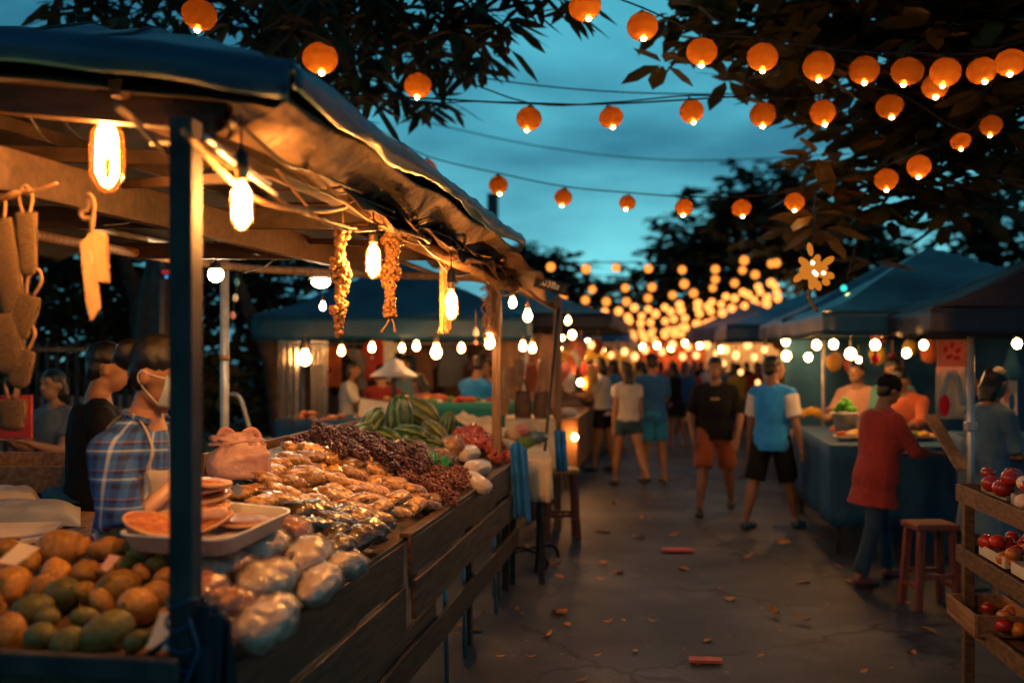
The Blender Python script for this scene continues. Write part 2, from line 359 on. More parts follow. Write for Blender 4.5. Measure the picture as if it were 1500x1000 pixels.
string([(555, 210, 16), (625, 247, 16), (730, 271, 15), (825, 289, 14), (919, 297, 13), (1002, 304, 14), (1086, 305, 15), (1164, 296, 15), (1298, 263, 18), (1346, 244, 19)], (9.8, 6.6), 'lower string', 'lanterns on the lower string', ((470, 165, 9.8), (1440, 190, 8)))
lantern(292, 22, 27, 6.2, 'glowing orange lantern in the dark leaves above the blue tarp, top left', None)
lantern(469, 86, 26, 6.4, 'glowing orange lantern beside the blue tarp corner under dark leaves', None)
lantern(1370, 127, 20, 6.8, 'glowing orange lantern tucked just below the highest string in the leaves', None)
cable('overhead_wire', [Pd(430, 136, 6.9), Pd(600, 143, 6.9), Pd(775, 152, 6.9), Pd(900, 152, 6.9), Pd(1100, 140, 6.8)], .007, 'thick black overhead wire running just above the middle string of lanterns', cat='wire')
cable('overhead_wire', [Pd(600, 96, 8), Pd(760, 122, 8), Pd(930, 136, 8), Pd(1150, 138, 8)], .006, 'thin black overhead wire crossing the sky under the leaves', cat='wire')
cable('overhead_wire', [Pd(620, 178, 12), Pd(800, 216, 12), Pd(1000, 235, 12), Pd(1250, 225, 12)], .007, 'faint thin wire sagging across the sky between the two lantern strings', cat='wire')
cable('overhead_wire', [Pd(430, 142, 6.9), Pd(560, 154, 6.8), Pd(700, 149, 6.8), Pd(850, 153, 6.9)], .004, 'slack second wire twisted beside the thick black overhead wire', cat='wire')
# distant strings of small lamps, each zigzag farther down the street
SB = MB().ell((0, 0, 0), 1, seg=8, rg=6).mesh('string_lamp', True)
EO = emit('string_lamp_orange', (1, .30, .045), 1.35); EY = emit('string_lamp_yellow', (1, .30, .06), 2.2)
SBO = SB.copy(); SBO.materials.append(EO); SBY = SB.copy(); SBY.materials.append(EY)
def farstring(pts, n, zc, rpx, me, idx):
    cp = catmull([V((x, y, 0)) for x, y in pts], 10); tot = []; acc = 0
    for i, q in enumerate(cp): acc += (q-cp[i-1]).length if i else 0; tot.append(acc)
    an = []
    for k in range(n):
        t = tot[-1]*k/(n-1); i = next(j for j in range(len(tot)) if tot[j] >= t-1e-6)
        if i: w = (t-tot[i-1])/(tot[i]-tot[i-1]); q = cp[i-1].lerp(cp[i], w)
        else: q = cp[0]
        z = zc+(k/(n-1))*2-1
        p = Pd(q.x+U(-3, 3), q.y+U(-3, 3), z); r = rpx/F*z*U(.9, 1.1)
        o = obj('string_lamp', me, EO, None, loc=p); o.scale = (r, r, r)
        tag(o, 'small glowing round lamp on the sagging strings far down the street', 'string lamp', 'string lamps far down the street')
        an.append(p+V((0, 0, r*1.3)))
    cable('lamp_wire', an, .008, 'thin wire of small lamps sagging across the far end of the street', n=3, cat='wire', group='lamp wires far down the street', seg=4)
farstring([(809, 391), (935, 395), (1023, 394), (1103, 383), (1140, 384)], 8, 14, 6.5, SBO, 1)
farstring([(826, 423), (900, 424), (985, 417), (1060, 405), (1130, 385)], 8, 15.5, 6.5, SBO, 2)
farstring([(826, 437), (900, 440), (975, 434), (1040, 422), (1105, 404)], 10, 17, 6, SBO, 3)
farstring([(838, 458), (900, 456), (960, 450), (1050, 438), (1130, 412)], 14, 18.5, 5.8, SBY, 4)
farstring([(842, 478), (890, 465), (960, 460), (1050, 446), (1135, 420)], 16, 20, 5.8, SBY, 5)
farstring([(850, 470), (900, 472), (970, 468), (1060, 455), (1140, 430)], 18, 22, 5.8, SBY, 6)
farstring([(845, 482), (900, 492), (970, 486), (1060, 465), (1140, 436)], 20, 24, 5.8, SBY, 7)
farstring([(860, 488), (930, 496), (1000, 490), (1070, 474), (1120, 450)], 20, 27, 5.2, SBY, 8)
farstring([(855, 474), (930, 484), (1000, 478), (1060, 462), (1120, 440)], 14, 32, 5, SBY, 10)
# ------------------------------------------------------------------ lit bulbs of several kinds
def edison():
    t = thing('filament_bulb', '', 'bulb')
    g = MB().lathe([(.012, .052), (.016, .045), (.019, .03), (.030, .015), (.033, -.015), (.032, -.07), (.016, -.098), (.003, -.103)], seg=28)
    obj('glass', g, GLASS, t, True)
    f = MB()
    for a in range(4):
        x, y = .019*cos(a*pi/2+.5), .019*sin(a*pi/2+.5); f.tube([(x*.4, y*.4, .03), (x, y, .012), (x*1.1, y*1.1, -.065), (x*.3, y*.3, -.085)], .0048, 6)
    f.tube([(0, 0, .04), (0, 0, -.02)], .004, 5)
    obj('filament', f, BULB_O, t, True)
    obj('cap', MB().lathe([(.018, .045), (.019, .052), (.017, .055), (.019, .062), (.017, .067), (.019, .072), (.015, .08)], seg=12), CAPM, t, True)
    obj('socket', MB().lathe([(.02, .078), (.022, .09), (.02, .125), (.006, .14), (.004, .145)], seg=12), CABLE, t, True)
    return t
ED = edison(); ed_used = False
def place_ed(px, py, X, label, s=1.0, wire=None):
    global ed_used
    p = PX(px, py, X); t = dup(ED)
    t.location = p; t.rotation_euler = (0, 0, U(0, 3)); t.scale = (s, s, s); tag(t, label, 'bulb', 'filament bulbs along the stall frame')
    if s > 1.3:
        for ch in t.children:
            if ch.name.startswith('filament'): ch.data = ch.data.copy(); ch.data.materials.clear(); ch.data.materials.append(emit('near_filament_glow', (1, .44, .125), 430))
    if s < 1.3: obj('cord', MB().tube([(0, 0, .14), (.004, 0, .24)], .0035, 5), CABLE, t)
    return t
place_ed(157, 206, -1.53, 'bright filament bulb hanging nearest, above the masked vendor, left of the steel post', 1.40)
place_ed(354, 287, -1.07, 'bright filament bulb just right of the near steel post', .86)
place_ed(547, 372, -1.08, 'bright filament bulb between the two dried garlands', .9)
b4 = place_ed(661, 438, -1.07, 'long bright filament bulb beside the braided rope garland', 1.05)
for ch in list(ED.children): bpy.data.objects.remove(ch)
bpy.data.objects.remove(ED)
RB = MB().lathe([(.01, .05), (.016, .04), (.02, .02), (.034, -.005), (.036, -.03), (.022, -.055), (.003, -.062)], seg=14).mesh('globe', True); RB.materials.append(BULB_Y)
SKM = MB().lathe([(.015, .04), (.018, .05), (.017, .085), (.004, .1), (.003, .14)], seg=10).mesh('socket', True); SKM.materials.append(CAPM)
def rbulb(px, py, zc, label, m=BULB_Y, s=1.0, group=None):
    t = thing('round_bulb', label, 'bulb', Pd(px, py, zc), 0, group); t.scale = (s, s, s)
    me = RB if m is BULB_Y else bpy.data.meshes.get('globe_'+m.name)
    if me is None:
        me = RB.copy(); me.name = 'globe_'+m.name; me.materials.clear(); me.materials.append(m)
    obj('globe', me, m, t); obj('socket', SKM, CAPM, t); return t
rbulb(717, 497, 6.6, 'glowing bulb half hidden behind the curly loofah garland')
rbulb(751, 441, 7.6, 'round glowing bulb just right of the wooden post under the awning end', s=.8)
rbulb(773, 460, 7.4, 'pear shaped glowing bulb hanging below the end of the awning', s=.9)
rbulb(766, 505, 9.5, 'left one of the pair of glowing bulbs over the hanging bags', s=.9)
rbulb(780, 508, 9.7, 'right one of the pair of glowing bulbs over the hanging bags', s=.9)
rbulb(832, 468, 10.5, 'glowing bulb just right of the thin black leaning pole', s=.8)
rbulb(819, 508, 10.0, 'tall glowing bulb behind the thin black leaning pole', s=.85)
rbulb(447, 521, 9.6, 'warm bulb inside the clear plastic curtain of the blue tent', BULB_Y, 1.5)
rbulb(639, 512, 9.8, 'warm bulb hanging above the person in the red shirt', BULB_Y, 1.4)
rbulb(473, 447, 7.6, 'small pale bulb hanging under the dish lamp', BULB_W, .6)
rbulb(589, 508, 10.4, 'small warm bulb hanging among the clothes in the blue tent', BULB_Y, .8)
t = thing('globe_lamp', 'small white globe lamp with dark cap under the stall roof edge', 'lamp', Pd(316, 402, 6.0))
obj('globe', MB().ell((0, 0, 0), .045, seg=14, rg=10), BULB_W, t, True); obj('cap', MB().lathe([(.04, .03), (.035, .06), (.01, .075), (.006, .3)], seg=12), METAL_D, t, True)
t = thing('dish_lamp', 'shallow white dish lamp lit under the tarp roof', 'lamp', Pd(470, 413, 6.0))
obj('diffuser', MB().ell((0, 0, 0), (.055, .055, .035), seg=14, rg=10), BULB_W, t, True); obj('dish', MB().lathe([(.03, .03), (.075, .018), (.07, .03), (.02, .045)], seg=16), WHITEP, t, True)
# ------------------------------------------------------------------ near stall: posts, roof, beams
def post(name, a, b, w, m, label, h=None, bevel=.004):
    o = obj(name, MB().bar(a, b, w, h or w, up=(0, 1, 0)), m, None, False, bevel=bevel); return tag(o, label, 'post')
p1 = PX(272, 600, -1.16)
post('steel_post', (p1.x, p1.y, 0), (p1.x, p1.y, 2.24), .059, METAL_B, 'square painted steel post in front of the masked vendor')
p2 = PX(728, 600, -1.19)
post('wooden_post', (p2.x, p2.y, 0), (p2.x, p2.y, 2.22), .060, WOODZ, 'square wooden post rising from the goods at the far end of the counter')
p3 = PX(329, 520, -3.0)
t = thing('back_pole', 'thin upright pole with cords at the back of the stall', 'post', (p3.x, p3.y, 0))
obj('pole', MB().tube([(0, 0, 0), (0, 0, 2.3)], .03, 10), METAL_L, t, True)
obj('collar', MB().lathe([(.034, 0), (.036, .02), (.034, .04)], (0, 0, 1.62), 10), WOOD, t, True)
bl = Pd(794, 702, 7.6); tl = Pd(818, 452, 8.4)
cable('leaning_pole', [bl+V((-.05, 0, -.75)), bl, tl], .013, 'thin black pole leaning by the end of the counter', n=1, cat='pole', seg=8)
q = Pd(817, 600, 9.4); post('awning_post', (q.x, q.y, 0), (q.x, q.y, 2.2), .07, WOODZ, 'pale wooden post at the corner of the next awning')
# purlins and rafters
ROOF = thing('tarp_roof', 'big blue tarpaulin roof on timber beams over the near food counter', 'canopy', (-1.17, 2.27, 2.2))
def rl(p): return V(p)-V((-1.17, 2.27, 2.2))
BEAMW = mat('beam_wood', (.055, .028, .015), (.025, .012, .007), .65, 5, .3, 40, stretch=(1, 8, 8), per=.2)
def rb(name, a, b, w, h, m=BEAMW):
    return obj(name, MB().bar(rl(a), rl(b), w, h), m, ROOF, False, bevel=.003)
rb('beam', (-1.17, 2.36, 2.245), (-1.17, 7.2, 2.20), .06, .07)
rb('beam', (-1.90, 2.38, 2.20), (-1.84, 6.3, 2.22), .05, .125)
rb('beam', (-1.45, 2.42, 2.375), (-1.5, 6.3, 2.44), .035, .045)
rb('beam', (-2.25, 2.42, 2.44), (-2.2, 6.3, 2.52), .04, .05)
rb('beam', (-3.6, 2.95, 2.42), (-1.2, 3.3, 2.33), .035, .05)
rb('beam', (-3.1, 4.75, 2.36), (-1.2, 4.9, 2.30), .035, .05)
rb('beam', (-1.22, 2.6, 2.16), (-1.9, 3.2, 2.26), .022, .03)
rb('beam', (-1.21, 4.2, 2.15), (-1.85, 4.9, 2.25), .022, .03)
rb('beam', (-2.6, 2.40, 2.36), (-2.6, 6.3, 2.40), .05, .09)
rb('beam', (-2.9, 2.45, 2.50), (-1.17, 2.5, 2.30), .05, .08)
rb('beam', (-3.1, 3.7, 2.24), (-1.2, 4.3, 2.27), .05, .09)
rb('beam', (-3.1, 5.3, 2.26), (-1.2, 5.5, 2.24), .05, .09)
rb('beam', (-1.8, 2.9, 2.46), (-1.19, 2.75, 2.22), .02, .03)
obj('rail', MB().tube([rl(p) for p in catmull([(-3.0, 2.45, 2.28), (-3.02, 4.4, 2.24), (-3.0, 6.3, 2.26), (-2.5, 6.8, 2.25), (-1.2, 7.0, 2.2)], 6)], .028, 8), WOODZ, ROOF, True)
obj('rail', MB().tube([rl(p) for p in catmull([(-3.0, 2.45, 2.33), (-2.98, 4.4, 2.32), (-3.0, 6.6, 2.34)], 6)], .018, 8), METAL_L, ROOF, True)
def fold(u, v, a=.03, s=3): return noise.noise(V((u*s, v*s, 1.7)))*a+noise.noise(V((u*s*3, v*s*3, 4)))*a*.35
RX = -2.05; RZ = 2.98; EXO = -.93; EZ = 2.38
def roof_pt(X, Y):           # hip roof height
    x = min(abs(X-EXO), abs(X+4.2))/1.63; y = min((Y-2.33)/1.75, (6.35-Y)/1.75+.12)
    k = max(0, min(1, x, y)); return EZ+.76*k-.05*sin(pi*min(1, k))*(1-k)
def top(u, v):
    X = -4.2+(EXO+4.2)*u; Y = 2.33+4.0*v; lf = .14*min(1, (EXO-X)/.9)*max(0, 1-(Y-2.33)/1.2)
    return rl((X, Y, lf+roof_pt(X, Y)+fold(X, Y, .06, 1.8)*(1 if 0 < u < 1 and 0 < v < 1 else .3)))
obj('tarpaulin', MB().sheet(top, 60, 80), TARP, ROOF, True, solid=.006)
for xs in (-1.75, -2.55, -3.4):
    obj('seam', MB().tube([V(top((xs+4.2)/(EXO+4.2), k/40))+V((0, 0, .006)) for k in range(0, 41)], .007, 5), TARP_N, ROOF, True)
obj('lining', MB().sheet(lambda u, v: rl((-4.15+3.15*u, 2.42+3.8*v, roof_pt(-4.15+3.15*u, 2.42+3.8*v)+.10*min(1, (3.22-3.15*u)/.9)*max(0, 1-3.8*v/1.2)-.10+fold(u*2, v*4, .03, 2.6))), 50, 70), TARP_IN, ROOF, True, solid=.004)
# near valance: rolled blue edge with a bright turned lip
def val(u, v):
    X = -4.2+(EXO+4.2)*u; w = .5+.5*sin(u*21)+.4*sin(u*47)
    return rl((X+.01*sin(v*3), 2.33-.02*sin(v*pi)-.012*w*v, EZ+.14*min(1, (EXO-X)/.9)+.01-.085*v-.02*w*v*v*.6+.012*sin(u*9)))
obj('valance', MB().sheet(val, 90, 8), TARP, ROOF, True, solid=.006)
def sval(u, v):
    Y = 2.33+3.95*u; w = sin(u*17)+.6*sin(u*41+1)
    return rl((EXO+.015*sin(v*pi)+.012*w*v, Y, EZ+.02-(.075+.02*sin(u*11))*v+fold(u*3, v, .02, 4)))
obj('valance', MB().sheet(sval, 90, 6), TARP, ROOF, True, solid=.006)
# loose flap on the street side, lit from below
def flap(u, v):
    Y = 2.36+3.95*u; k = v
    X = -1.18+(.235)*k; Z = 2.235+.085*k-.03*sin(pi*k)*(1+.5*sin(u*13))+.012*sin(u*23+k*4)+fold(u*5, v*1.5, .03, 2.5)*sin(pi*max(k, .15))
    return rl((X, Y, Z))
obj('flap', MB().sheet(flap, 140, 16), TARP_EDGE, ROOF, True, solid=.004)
def flap2(u, v):
    Y = 3.2+3.2*u; X = -1.2+.16*v+.02*sin(u*19); Z = 2.235-.05*v+.03*sin(u*15+v*3)-.03*u+fold(u*4, v, .04, 3)
    return rl((X, Y, Z))
obj('flap', MB().sheet(flap2, 110, 8), mat('brown_tarp', (.20, .11, .06), (.08, .045, .028), .85, 6, .8, 18, bdist=.03), ROOF, True, solid=.004)
# awning continuing beyond the first roof, brown and wrinkled, falling towards the far end
AW = thing('brown_awning', 'wrinkled brown awning drooping at the far end of the counter', 'canopy', (-1.1, 6.4, 2.2))
def aw(u, v):
    Y = 5.9+2.6*u; X = -1.95+(1.05+.05*sin(u*7))*v
    Z = 2.31+.1*(1-v)-.23*u*v-.07*v*v+.02*sin(u*14+v*3)+fold(u*4, v*2, .05, 2)
    return V((X, Y, Z))-V((-1.1, 6.4, 2.2))
obj('cloth', MB().sheet(aw, 70, 30), MATS['brown_tarp'], AW, True, solid=.005)
obj('pole', MB().tube([V(p)-V((-1.1, 6.4, 2.2)) for p in ((-1.17, 6.3, 2.22), (-1.0, 8.6, 2.05))], .018, 8), WOODZ, AW, True)
obj('pole', MB().tube([V(p)-V((-1.1, 6.4, 2.2)) for p in ((-1.95, 5.9, 2.35), (-1.9, 8.7, 2.3))], .018, 8), WOODZ, AW, True)
# lettering on the strip
LT = thing('printed_strip', 'dark strip of tarp with small white printed letters at the awning end', 'banner', Pd(806, 416, 6.9)); LT.rotation_euler = (0, radians(16), TH)
obj('strip', MB().sheet(lambda u, v: (-.11+.24*u, .006*sin(u*9), -.05+.09*v), 12, 3), TARP_N, LT, True, solid=.004)
cu = bpy.data.curves.new('letters', 'FONT'); cu.body = '.03Bz'; cu.size = .062; cu.extrude = .001; cu.align_x = 'CENTER'; cu.align_y = 'CENTER'
lo = bpy.data.objects.new('letters', cu); COL.objects.link(lo); lo.parent = LT; lo.rotation_euler = (pi/2, 0, 0); lo.location = (0, -.012, -.005)
bpy.context.view_layer.update()
tme = bpy.data.meshes.new_from_object(lo.evaluated_get(bpy.context.evaluated_depsgraph_get())); bpy.data.objects.remove(lo); tme.materials.clear()
obj('lettering', tme, mat('white_print', (.8, .8, .78), (.7, .7, .68), .6), LT, loc=(0, -.012, -.005), rot=(pi/2, 0, 0))
# loose cables, bamboo strips tied along the eave
def strip(pts, r, label, m=CORD, n=6, seg=5): cable('loose_cord', pts, r, label, m, n, 'cord', 'cords and cables along the stall frame', seg)
rr = random.Random(5)
for k in range(9):
    y0 = 2.15+k*.5; x = -1.13+rr.uniform(-.04, .05); dz = rr.uniform(.03, .13)
    strip([(x, y0, 2.19), (x+.02, y0+.35, 2.19-dz), (x+.03, y0+.8, 2.19-dz*.7), (x, y0+1.15, 2.18)], rr.choice([.004, .006, .009]), 'brown cord sagging along the street side beam of the stall', rr.choice([CORD, CORD, CABLE, METAL_L]))
for a, b, c, d in (((22, 150), (40, 165), (62, 200), (75, 208), ), ((82, 158), (100, 185), (115, 200), (122, 203))):
    strip([PX(x, y, -1.75) for x, y in (a, b, c, d)], .0015, 'hair thin dark cord hanging under the roof lining', CABLE, 4)
for pts, X in ((((150, 330), (190, 325), (200, 310), (205, 300)), -2.2), (((190, 325), (225, 325), (245, 312), (250, 305)), -2.2), (((355, 400), (395, 385), (410, 350), (412, 330)), -2.3), (((370, 372), (400, 372), (412, 345)), -2.3)):
    strip([PX(x, y, X) for x, y in pts], .005, 'black cable looping below the inner beam', CABLE)
strip([PX(x, y, -1.2) for x, y in ((170, 155), (200, 180), (235, 215), (258, 228), (300, 222), (340, 245), (400, 262), (470, 290))], .007, 'twisted cable looping from the near post to the garlands', CORD)
strip([PX(x, y, -1.12) for x, y in ((300, 225), (350, 238), (420, 300), (470, 320), (520, 335))], .008, 'thick brown cable dipping below the eave past the second bulb', MATS['brown_tarp'])
for k, (a, b) in enumerate((((300, 200), (395, 270)), ((315, 215), (405, 285)))):
    strip([PX(a[0], a[1], -1.08), PX((a[0]+b[0])/2, (a[1]+b[1])/2+3, -1.08), PX(b[0], b[1], -1.08)], .006, 'clear plastic film rolled tight behind the second bulb', WHITEP)
for k in range(14):
    y0 = 2.5+k*.33+rr.uniform(-.1, .1); z0 = 2.215+rr.uniform(-.02, .02)
    o_ = obj('bamboo_stick', MB().tube(catmull([(-1.42, y0+.12, z0+.02), (-1.15, y0, z0), (-1.02+rr.uniform(-.03, .04), y0-rr.uniform(.0, .2), z0+rr.uniform(-.03, .05))], 4), rr.choice([.008, .011, .006]), 6), rr.choice([CORD, BEAMW, MATS['brown_tarp']]), None, True)
    tag(o_, 'thin stick tied across the street side beam, its end sticking out under the flap', 'stick', 'sticks tied along the street side beam')
for k in range(10):
    y0 = 2.3+k*.46; x0 = -1.1+rr.uniform(-.03, .06)
    strip([(x0, y0, 2.235), (x0+.03, y0+.2, 2.20-rr.uniform(0, .05)), (x0-.02, y0+.5, 2.215), (x0+.02, y0+.9, 2.21)], rr.choice([.003, .005, .012]), 'brown cord sagging along the street side beam of the stall', rr.choice([CORD, MATS['brown_tarp'], CABLE]))
# rope wrapped along the beam beyond the garlands
b = MB()
for k in range(90):
    y = 4.1+k*.034; b.tube([(-1.14, y, 2.14-.012*(y-4)), (-1.10, y+.015, 2.17-.012*(y-4)), (-1.13, y+.03, 2.2-.012*(y-4))], .009, 4)
b.tube([(-1.13, 4.05, 2.17), (-1.13, 7.2, 2.13)], .018, 6)
tag(obj('twisted_rope', b, CORD, None, True), 'thick twisted rope bound along the beam beyond the third bulb', 'rope')
# ------------------------------------------------------------------ the long counter
CT = thing('market_counter', 'long dark plank counter with a sloping top loaded with packed food', 'counter', (FX, 2.2, 0))
o0 = V((FX, 2.2, 0))
def pl(name, a, b, h, t=.022, m=WOOD_DARK, lean=0):
    mb = MB(); a, b = V(a)-o0, V(b)-o0; n = 24; vs = []
    R2 = random.Random(int(abs(a.x*999+a.z*77+b.y*13)))
    ph = R2.uniform(0, 9)
    for i in range(n+1):
        p = a.lerp(b, i/n); w = .004*sin(i*.7+ph)
        for dx, dz in ((0, 0), (t, 0), (t, h), (0, h)): vs.append(p+V((dx-lean*dz-t/2, 0, dz+w*(.5 if dz else 1)-h/2)))
    o = len(vs); fs = [(3, 2, 1, 0), (o-4, o-3, o-2, o-1)]
    for i in range(n):
        for k in range(4): j = (k+1) % 4; fs.append((i*4+k, i*4+j, i*4+4+j, i*4+4+k))
    mb.add(vs, fs); return obj(name, mb, m, CT, bevel=.003)
# upper crate rims, then the lower rows of boards
pl('front_board', (FX+.005, 2.30, .80), (FX+.005, 4.02, .80), .17)
pl('rim', (FX-.012, 2.30, .895), (FX-.012, 4.02, .895), .02, .05)
pl('front_board', (FX+.03, 4.06, .815), (FX+.03, 6.95, .815), .16)
pl('rim', (FX+.012, 4.06, .905), (FX+.012, 6.95, .905), .022, .055)
pl('front_board', (FX+.018, 2.30, .612), (FX+.018, 4.01, .612), .185)
pl('front_board', (FX+.045, 4.07, .635), (FX+.045, 6.9, .635), .165)
pl('front_board', (FX+.004, 2.30, .40), (FX+.004, 4.6, .40), .21)
pl('front_board', (FX+.030, 3.3, .37), (FX+.030, 7.0, .37), .13)
pl('front_board', (FX+.012, 2.3, .24), (FX+.012, 3.6, .24), .10)
for y in (2.33, 4.04, 5.6, 6.93): obj('leg', MB().bar(V((FX-.04, y, 0))-o0, V((FX-.04, y, .86))-o0, .05, .05, up=(0, 1, 0)), WOOD_DARK, CT)
for y in (2.33, 4.04, 5.6, 6.93): obj('leg', MB().bar(V((FX-.72, y, 0))-o0, V((FX-.72, y, 1.02))-o0, .05, .05, up=(0, 1, 0)), WOOD_DARK, CT)
for y in (4.9, 5.35, 6.3): obj('leg', MB().tube([V((FX+.0, y, 0))-o0, V((FX-.02, y, .8))-o0], .012, 6), METAL_L, CT, True)
mb = MB()
for y0, y1, w in ((2.3, 2.75, .12), (2.75, 3.0, .34), (3.0, 4.02, .60), (4.02, 6.98, .86)):
    mb.slab(*[V(p)-o0 for p in ((FX-.01, y0, .87), (FX-.01, y1, .87), (FX-w, y1, .87+.36*w), (FX-w, y0, .87+.36*w))], .02)
obj('display_top', mb, WOOD_DARK, CT)
pl('back_board', (FX-.88, 4.02, 1.19), (FX-.88, 6.98, 1.19), .1)
mb = MB().slab(*[V(p)-o0 for p in ((FX-.02, 2.28, .5), (FX-.9, 2.28, .5), (FX-.9, 2.28, .93), (FX-.02, 2.28, .93))], .02)
obj('end_board', mb, WOOD_DARK, CT)
# near fruit crate with its blue steel rim
FC = thing('fruit_crate', 'low blue rimmed crate heaped with mangoes at the near end of the counter', 'crate', (-1.7, 2.25, .9))
mb = MB(); y = 2.17; 
obj('front_rim', MB().bar((-.75, y-2.25, .035), (.56, y-2.25, .035), .03, .055), METAL_B, FC, bevel=.006)
obj('front_panel', MB().box((-.095, y-2.25+.012, -.13), (1.31, .02, .27)), WOOD_DARK, FC)
obj('side_board', MB().bar((.50, y-2.23, .0), (.50, .9, .1), .02, .1), WOOD_DARK, FC)
obj('base', MB().slab((-.75, -.07, -.02), (.5, -.07, -.02), (.5, .95, .12), (-.75, .95, .12), .02), WOOD, FC)
# fruit
def fruitmat(name, a, b2, c3): return mat(name, a, b2, .45, 4, .08, 120, c3=c3, per=.25, spec=.35, bdist=.001)
FO = fruitmat('mango_orange', (.66, .33, .06), (.56, .23, .045), (.34, .22, .05)); FG = fruitmat('mango_green', (.22, .19, .045), (.18, .155, .04), (.13, .12, .035)); FY = fruitmat('mango_yellow', (.6, .32, .04), (.5, .22, .03), (.22, .2, .05))
def fruit_mesh(k):
    def f(p):
        q = p.copy(); q.x += .16*(q.z)*abs(q.z)+.06*k*q.z; s = 1+.06*noise.noise(p*1.4+V((k, 0, 0))); return q*s
    return MB().ell((0, 0, 0), (.88, .80, 1.12), seg=24, rg=16, f=f)
FM = {}
for mt, nm in ((FO, 'o'), (FG, 'g'), (FY, 'y')):
    for k in range(2): me = fruit_mesh(k).mesh('mango', True); me.materials.append(mt); FM[nm+str(k)] = me
stem = MB().tube([(0, 0, 0), (.02, 0, .16)], .06, 6).mesh('stem', True); stem.materials.append(WOOD_DARK)
def fruit(px, py, r, kind, label=None, lift=0, big=False):
    Y = 2.27+max(-.02, (945-py)/160*.62); p = P(px, py, Y)+V((0, 0, lift)); rad = r/F*(p-C0).dot(CF)
    o = obj('mango', FM[kind+str(R.randint(0, 1))], FO, None, loc=p, rot=(U(.3, 2.6), U(-1.2, 1.2), U(0, 6))); o.scale = (rad, rad, rad)
    st = obj('stem', stem, WOOD_DARK, o, loc=(.16, 0, 1.07))
    names = dict(o='orange ripe mango', g='green unripe mango', y='yellow mango')
    if label: tag(o, label, 'mango')
    else: tag(o, f'{names[kind]} lying in the heap of the near fruit crate', 'mango', f'{names[kind]}es in the near crate')
    return o
FR = [(88, 803, 33, 'o', 'largest orange mango lying on top of the heap, beside the pale price card'), (18, 858, 35, 'o', 'big orange mango cut off by the left picture edge'), (83, 842, 27, 'o', 0), (127, 838, 23, 'o', 0), (92, 872, 31, 'g', 0), (44, 898, 31, 'g', 'round olive green mango low at the front left of the crate'),
      (173, 861, 32, 'y', 'yellow mango in the middle of the heap with green shoulder'), (203, 888, 33, 'o', 'smooth orange mango at the front, left of the pale card by the post'), (234, 872, 26, 'o', 0), (60, 934, 28, 'g', 0), (97, 942, 24, 'g', 0), (155, 928, 37, 'g', 'large dull green mango lowest at the front of the crate'), (12, 928, 29, 'o', 0),
      (200, 814, 16, 'y', 0), (217, 808, 11, 'o', 0), (207, 838, 15, 'o', 0), (229, 826, 14, 'o', 0), (163, 802, 20, 'o', 0), (142, 806, 16, 'o', 0), (180, 826, 15, 'y', 0), (241, 846, 17, 'o', 0), (127, 868, 20, 'y', 0), (40, 820, 22, 'o', 0), (246, 905, 20, 'o', 0), (190, 800, 12, 'y', 0), (240, 812, 13, 'o', 0), (60, 862, 22, 'o', 0), (148, 880, 20, 'o', 0), (125, 905, 20, 'g', 0), (70, 905, 20, 'g', 0), (235, 935, 20, 'g', 0), (198, 940, 18, 'g', 0), (-15, 890, 26, 'o', 0), (15, 806, 20, 'o', 0), (-20, 835, 24, 'y', 0), (120, 800, 16, 'o', 0), (155, 835, 14, 'o', 0)]
for x, y, r, k, lb in FR: fruit(x, y, r*1.0, k, lb or None)
def card(pts, label, m=CARDP, t=.002):
    a, b, c, d = pts; mb = MB().slab(a, b, c, d, t); return tag(obj('price_card', mb, m), label, 'card')
card([P(-5, 824, 2.38), P(22, 828, 2.36), P(58, 803, 2.5), P(30, 794, 2.54)], 'pale cardboard price card leaning on the mangoes at the left edge')
card([P(214, 950, 2.26), P(250, 952, 2.22), P(250, 898, 2.3), P(236, 896, 2.32)], 'pale cardboard tag at the front of the crate by the steel post')
card([P(147, 832, 2.5), P(156, 838, 2.5), P(176, 815, 2.55), P(160, 812, 2.55)], 'small pink card between the little orange mangoes', mat('pink_card', (.7, .4, .3), (.65, .33, .25), .7))
# ribbon and dark bag bundle beside the post
b = MB(); 
b.sheet(lambda u, v: P(180+75*u, 978-50*u+10*v, 2.2+.05*u), 8, 2); tag(obj('ribbon', b, TARP_N, None, True, solid=.004), 'dark ribbon tied from the crate rim up to the steel post', 'ribbon')
def drape(u, v):
    a = P(290+50*u, 878+30*u+v*130, 2.22+.1*u); return a+V((.015*sin(u*24+v*2), .02*cos(u*19), 0))
tag(obj('rolled_tarp', MB().sheet(drape, 30, 16), TARP_N, None, True, solid=.006), 'dark folded plastic sheet hanging beside the foot of the steel post', 'tarp sheet')
b = MB()
for k in range(4): b.tube(catmull([V((p1.x, p1.y, .93+.05*k))+V(((.045)*cos(a), .045*sin(a), .012*sin(a*2+k))) for a in [i*pi/4 for i in range(9)]], 3), .004, 5)
b.tube([(p1.x+.03, p1.y-.04, 1.05), (p1.x+.06, p1.y-.05, .98), (p1.x+.01, p1.y-.06, .86), (p1.x+.05, p1.y-.05, .8)], .004, 5)
tag(obj('blue_string', b, BLUECLOTH, None, True), 'blue plastic string wound round the foot of the steel post', 'string')
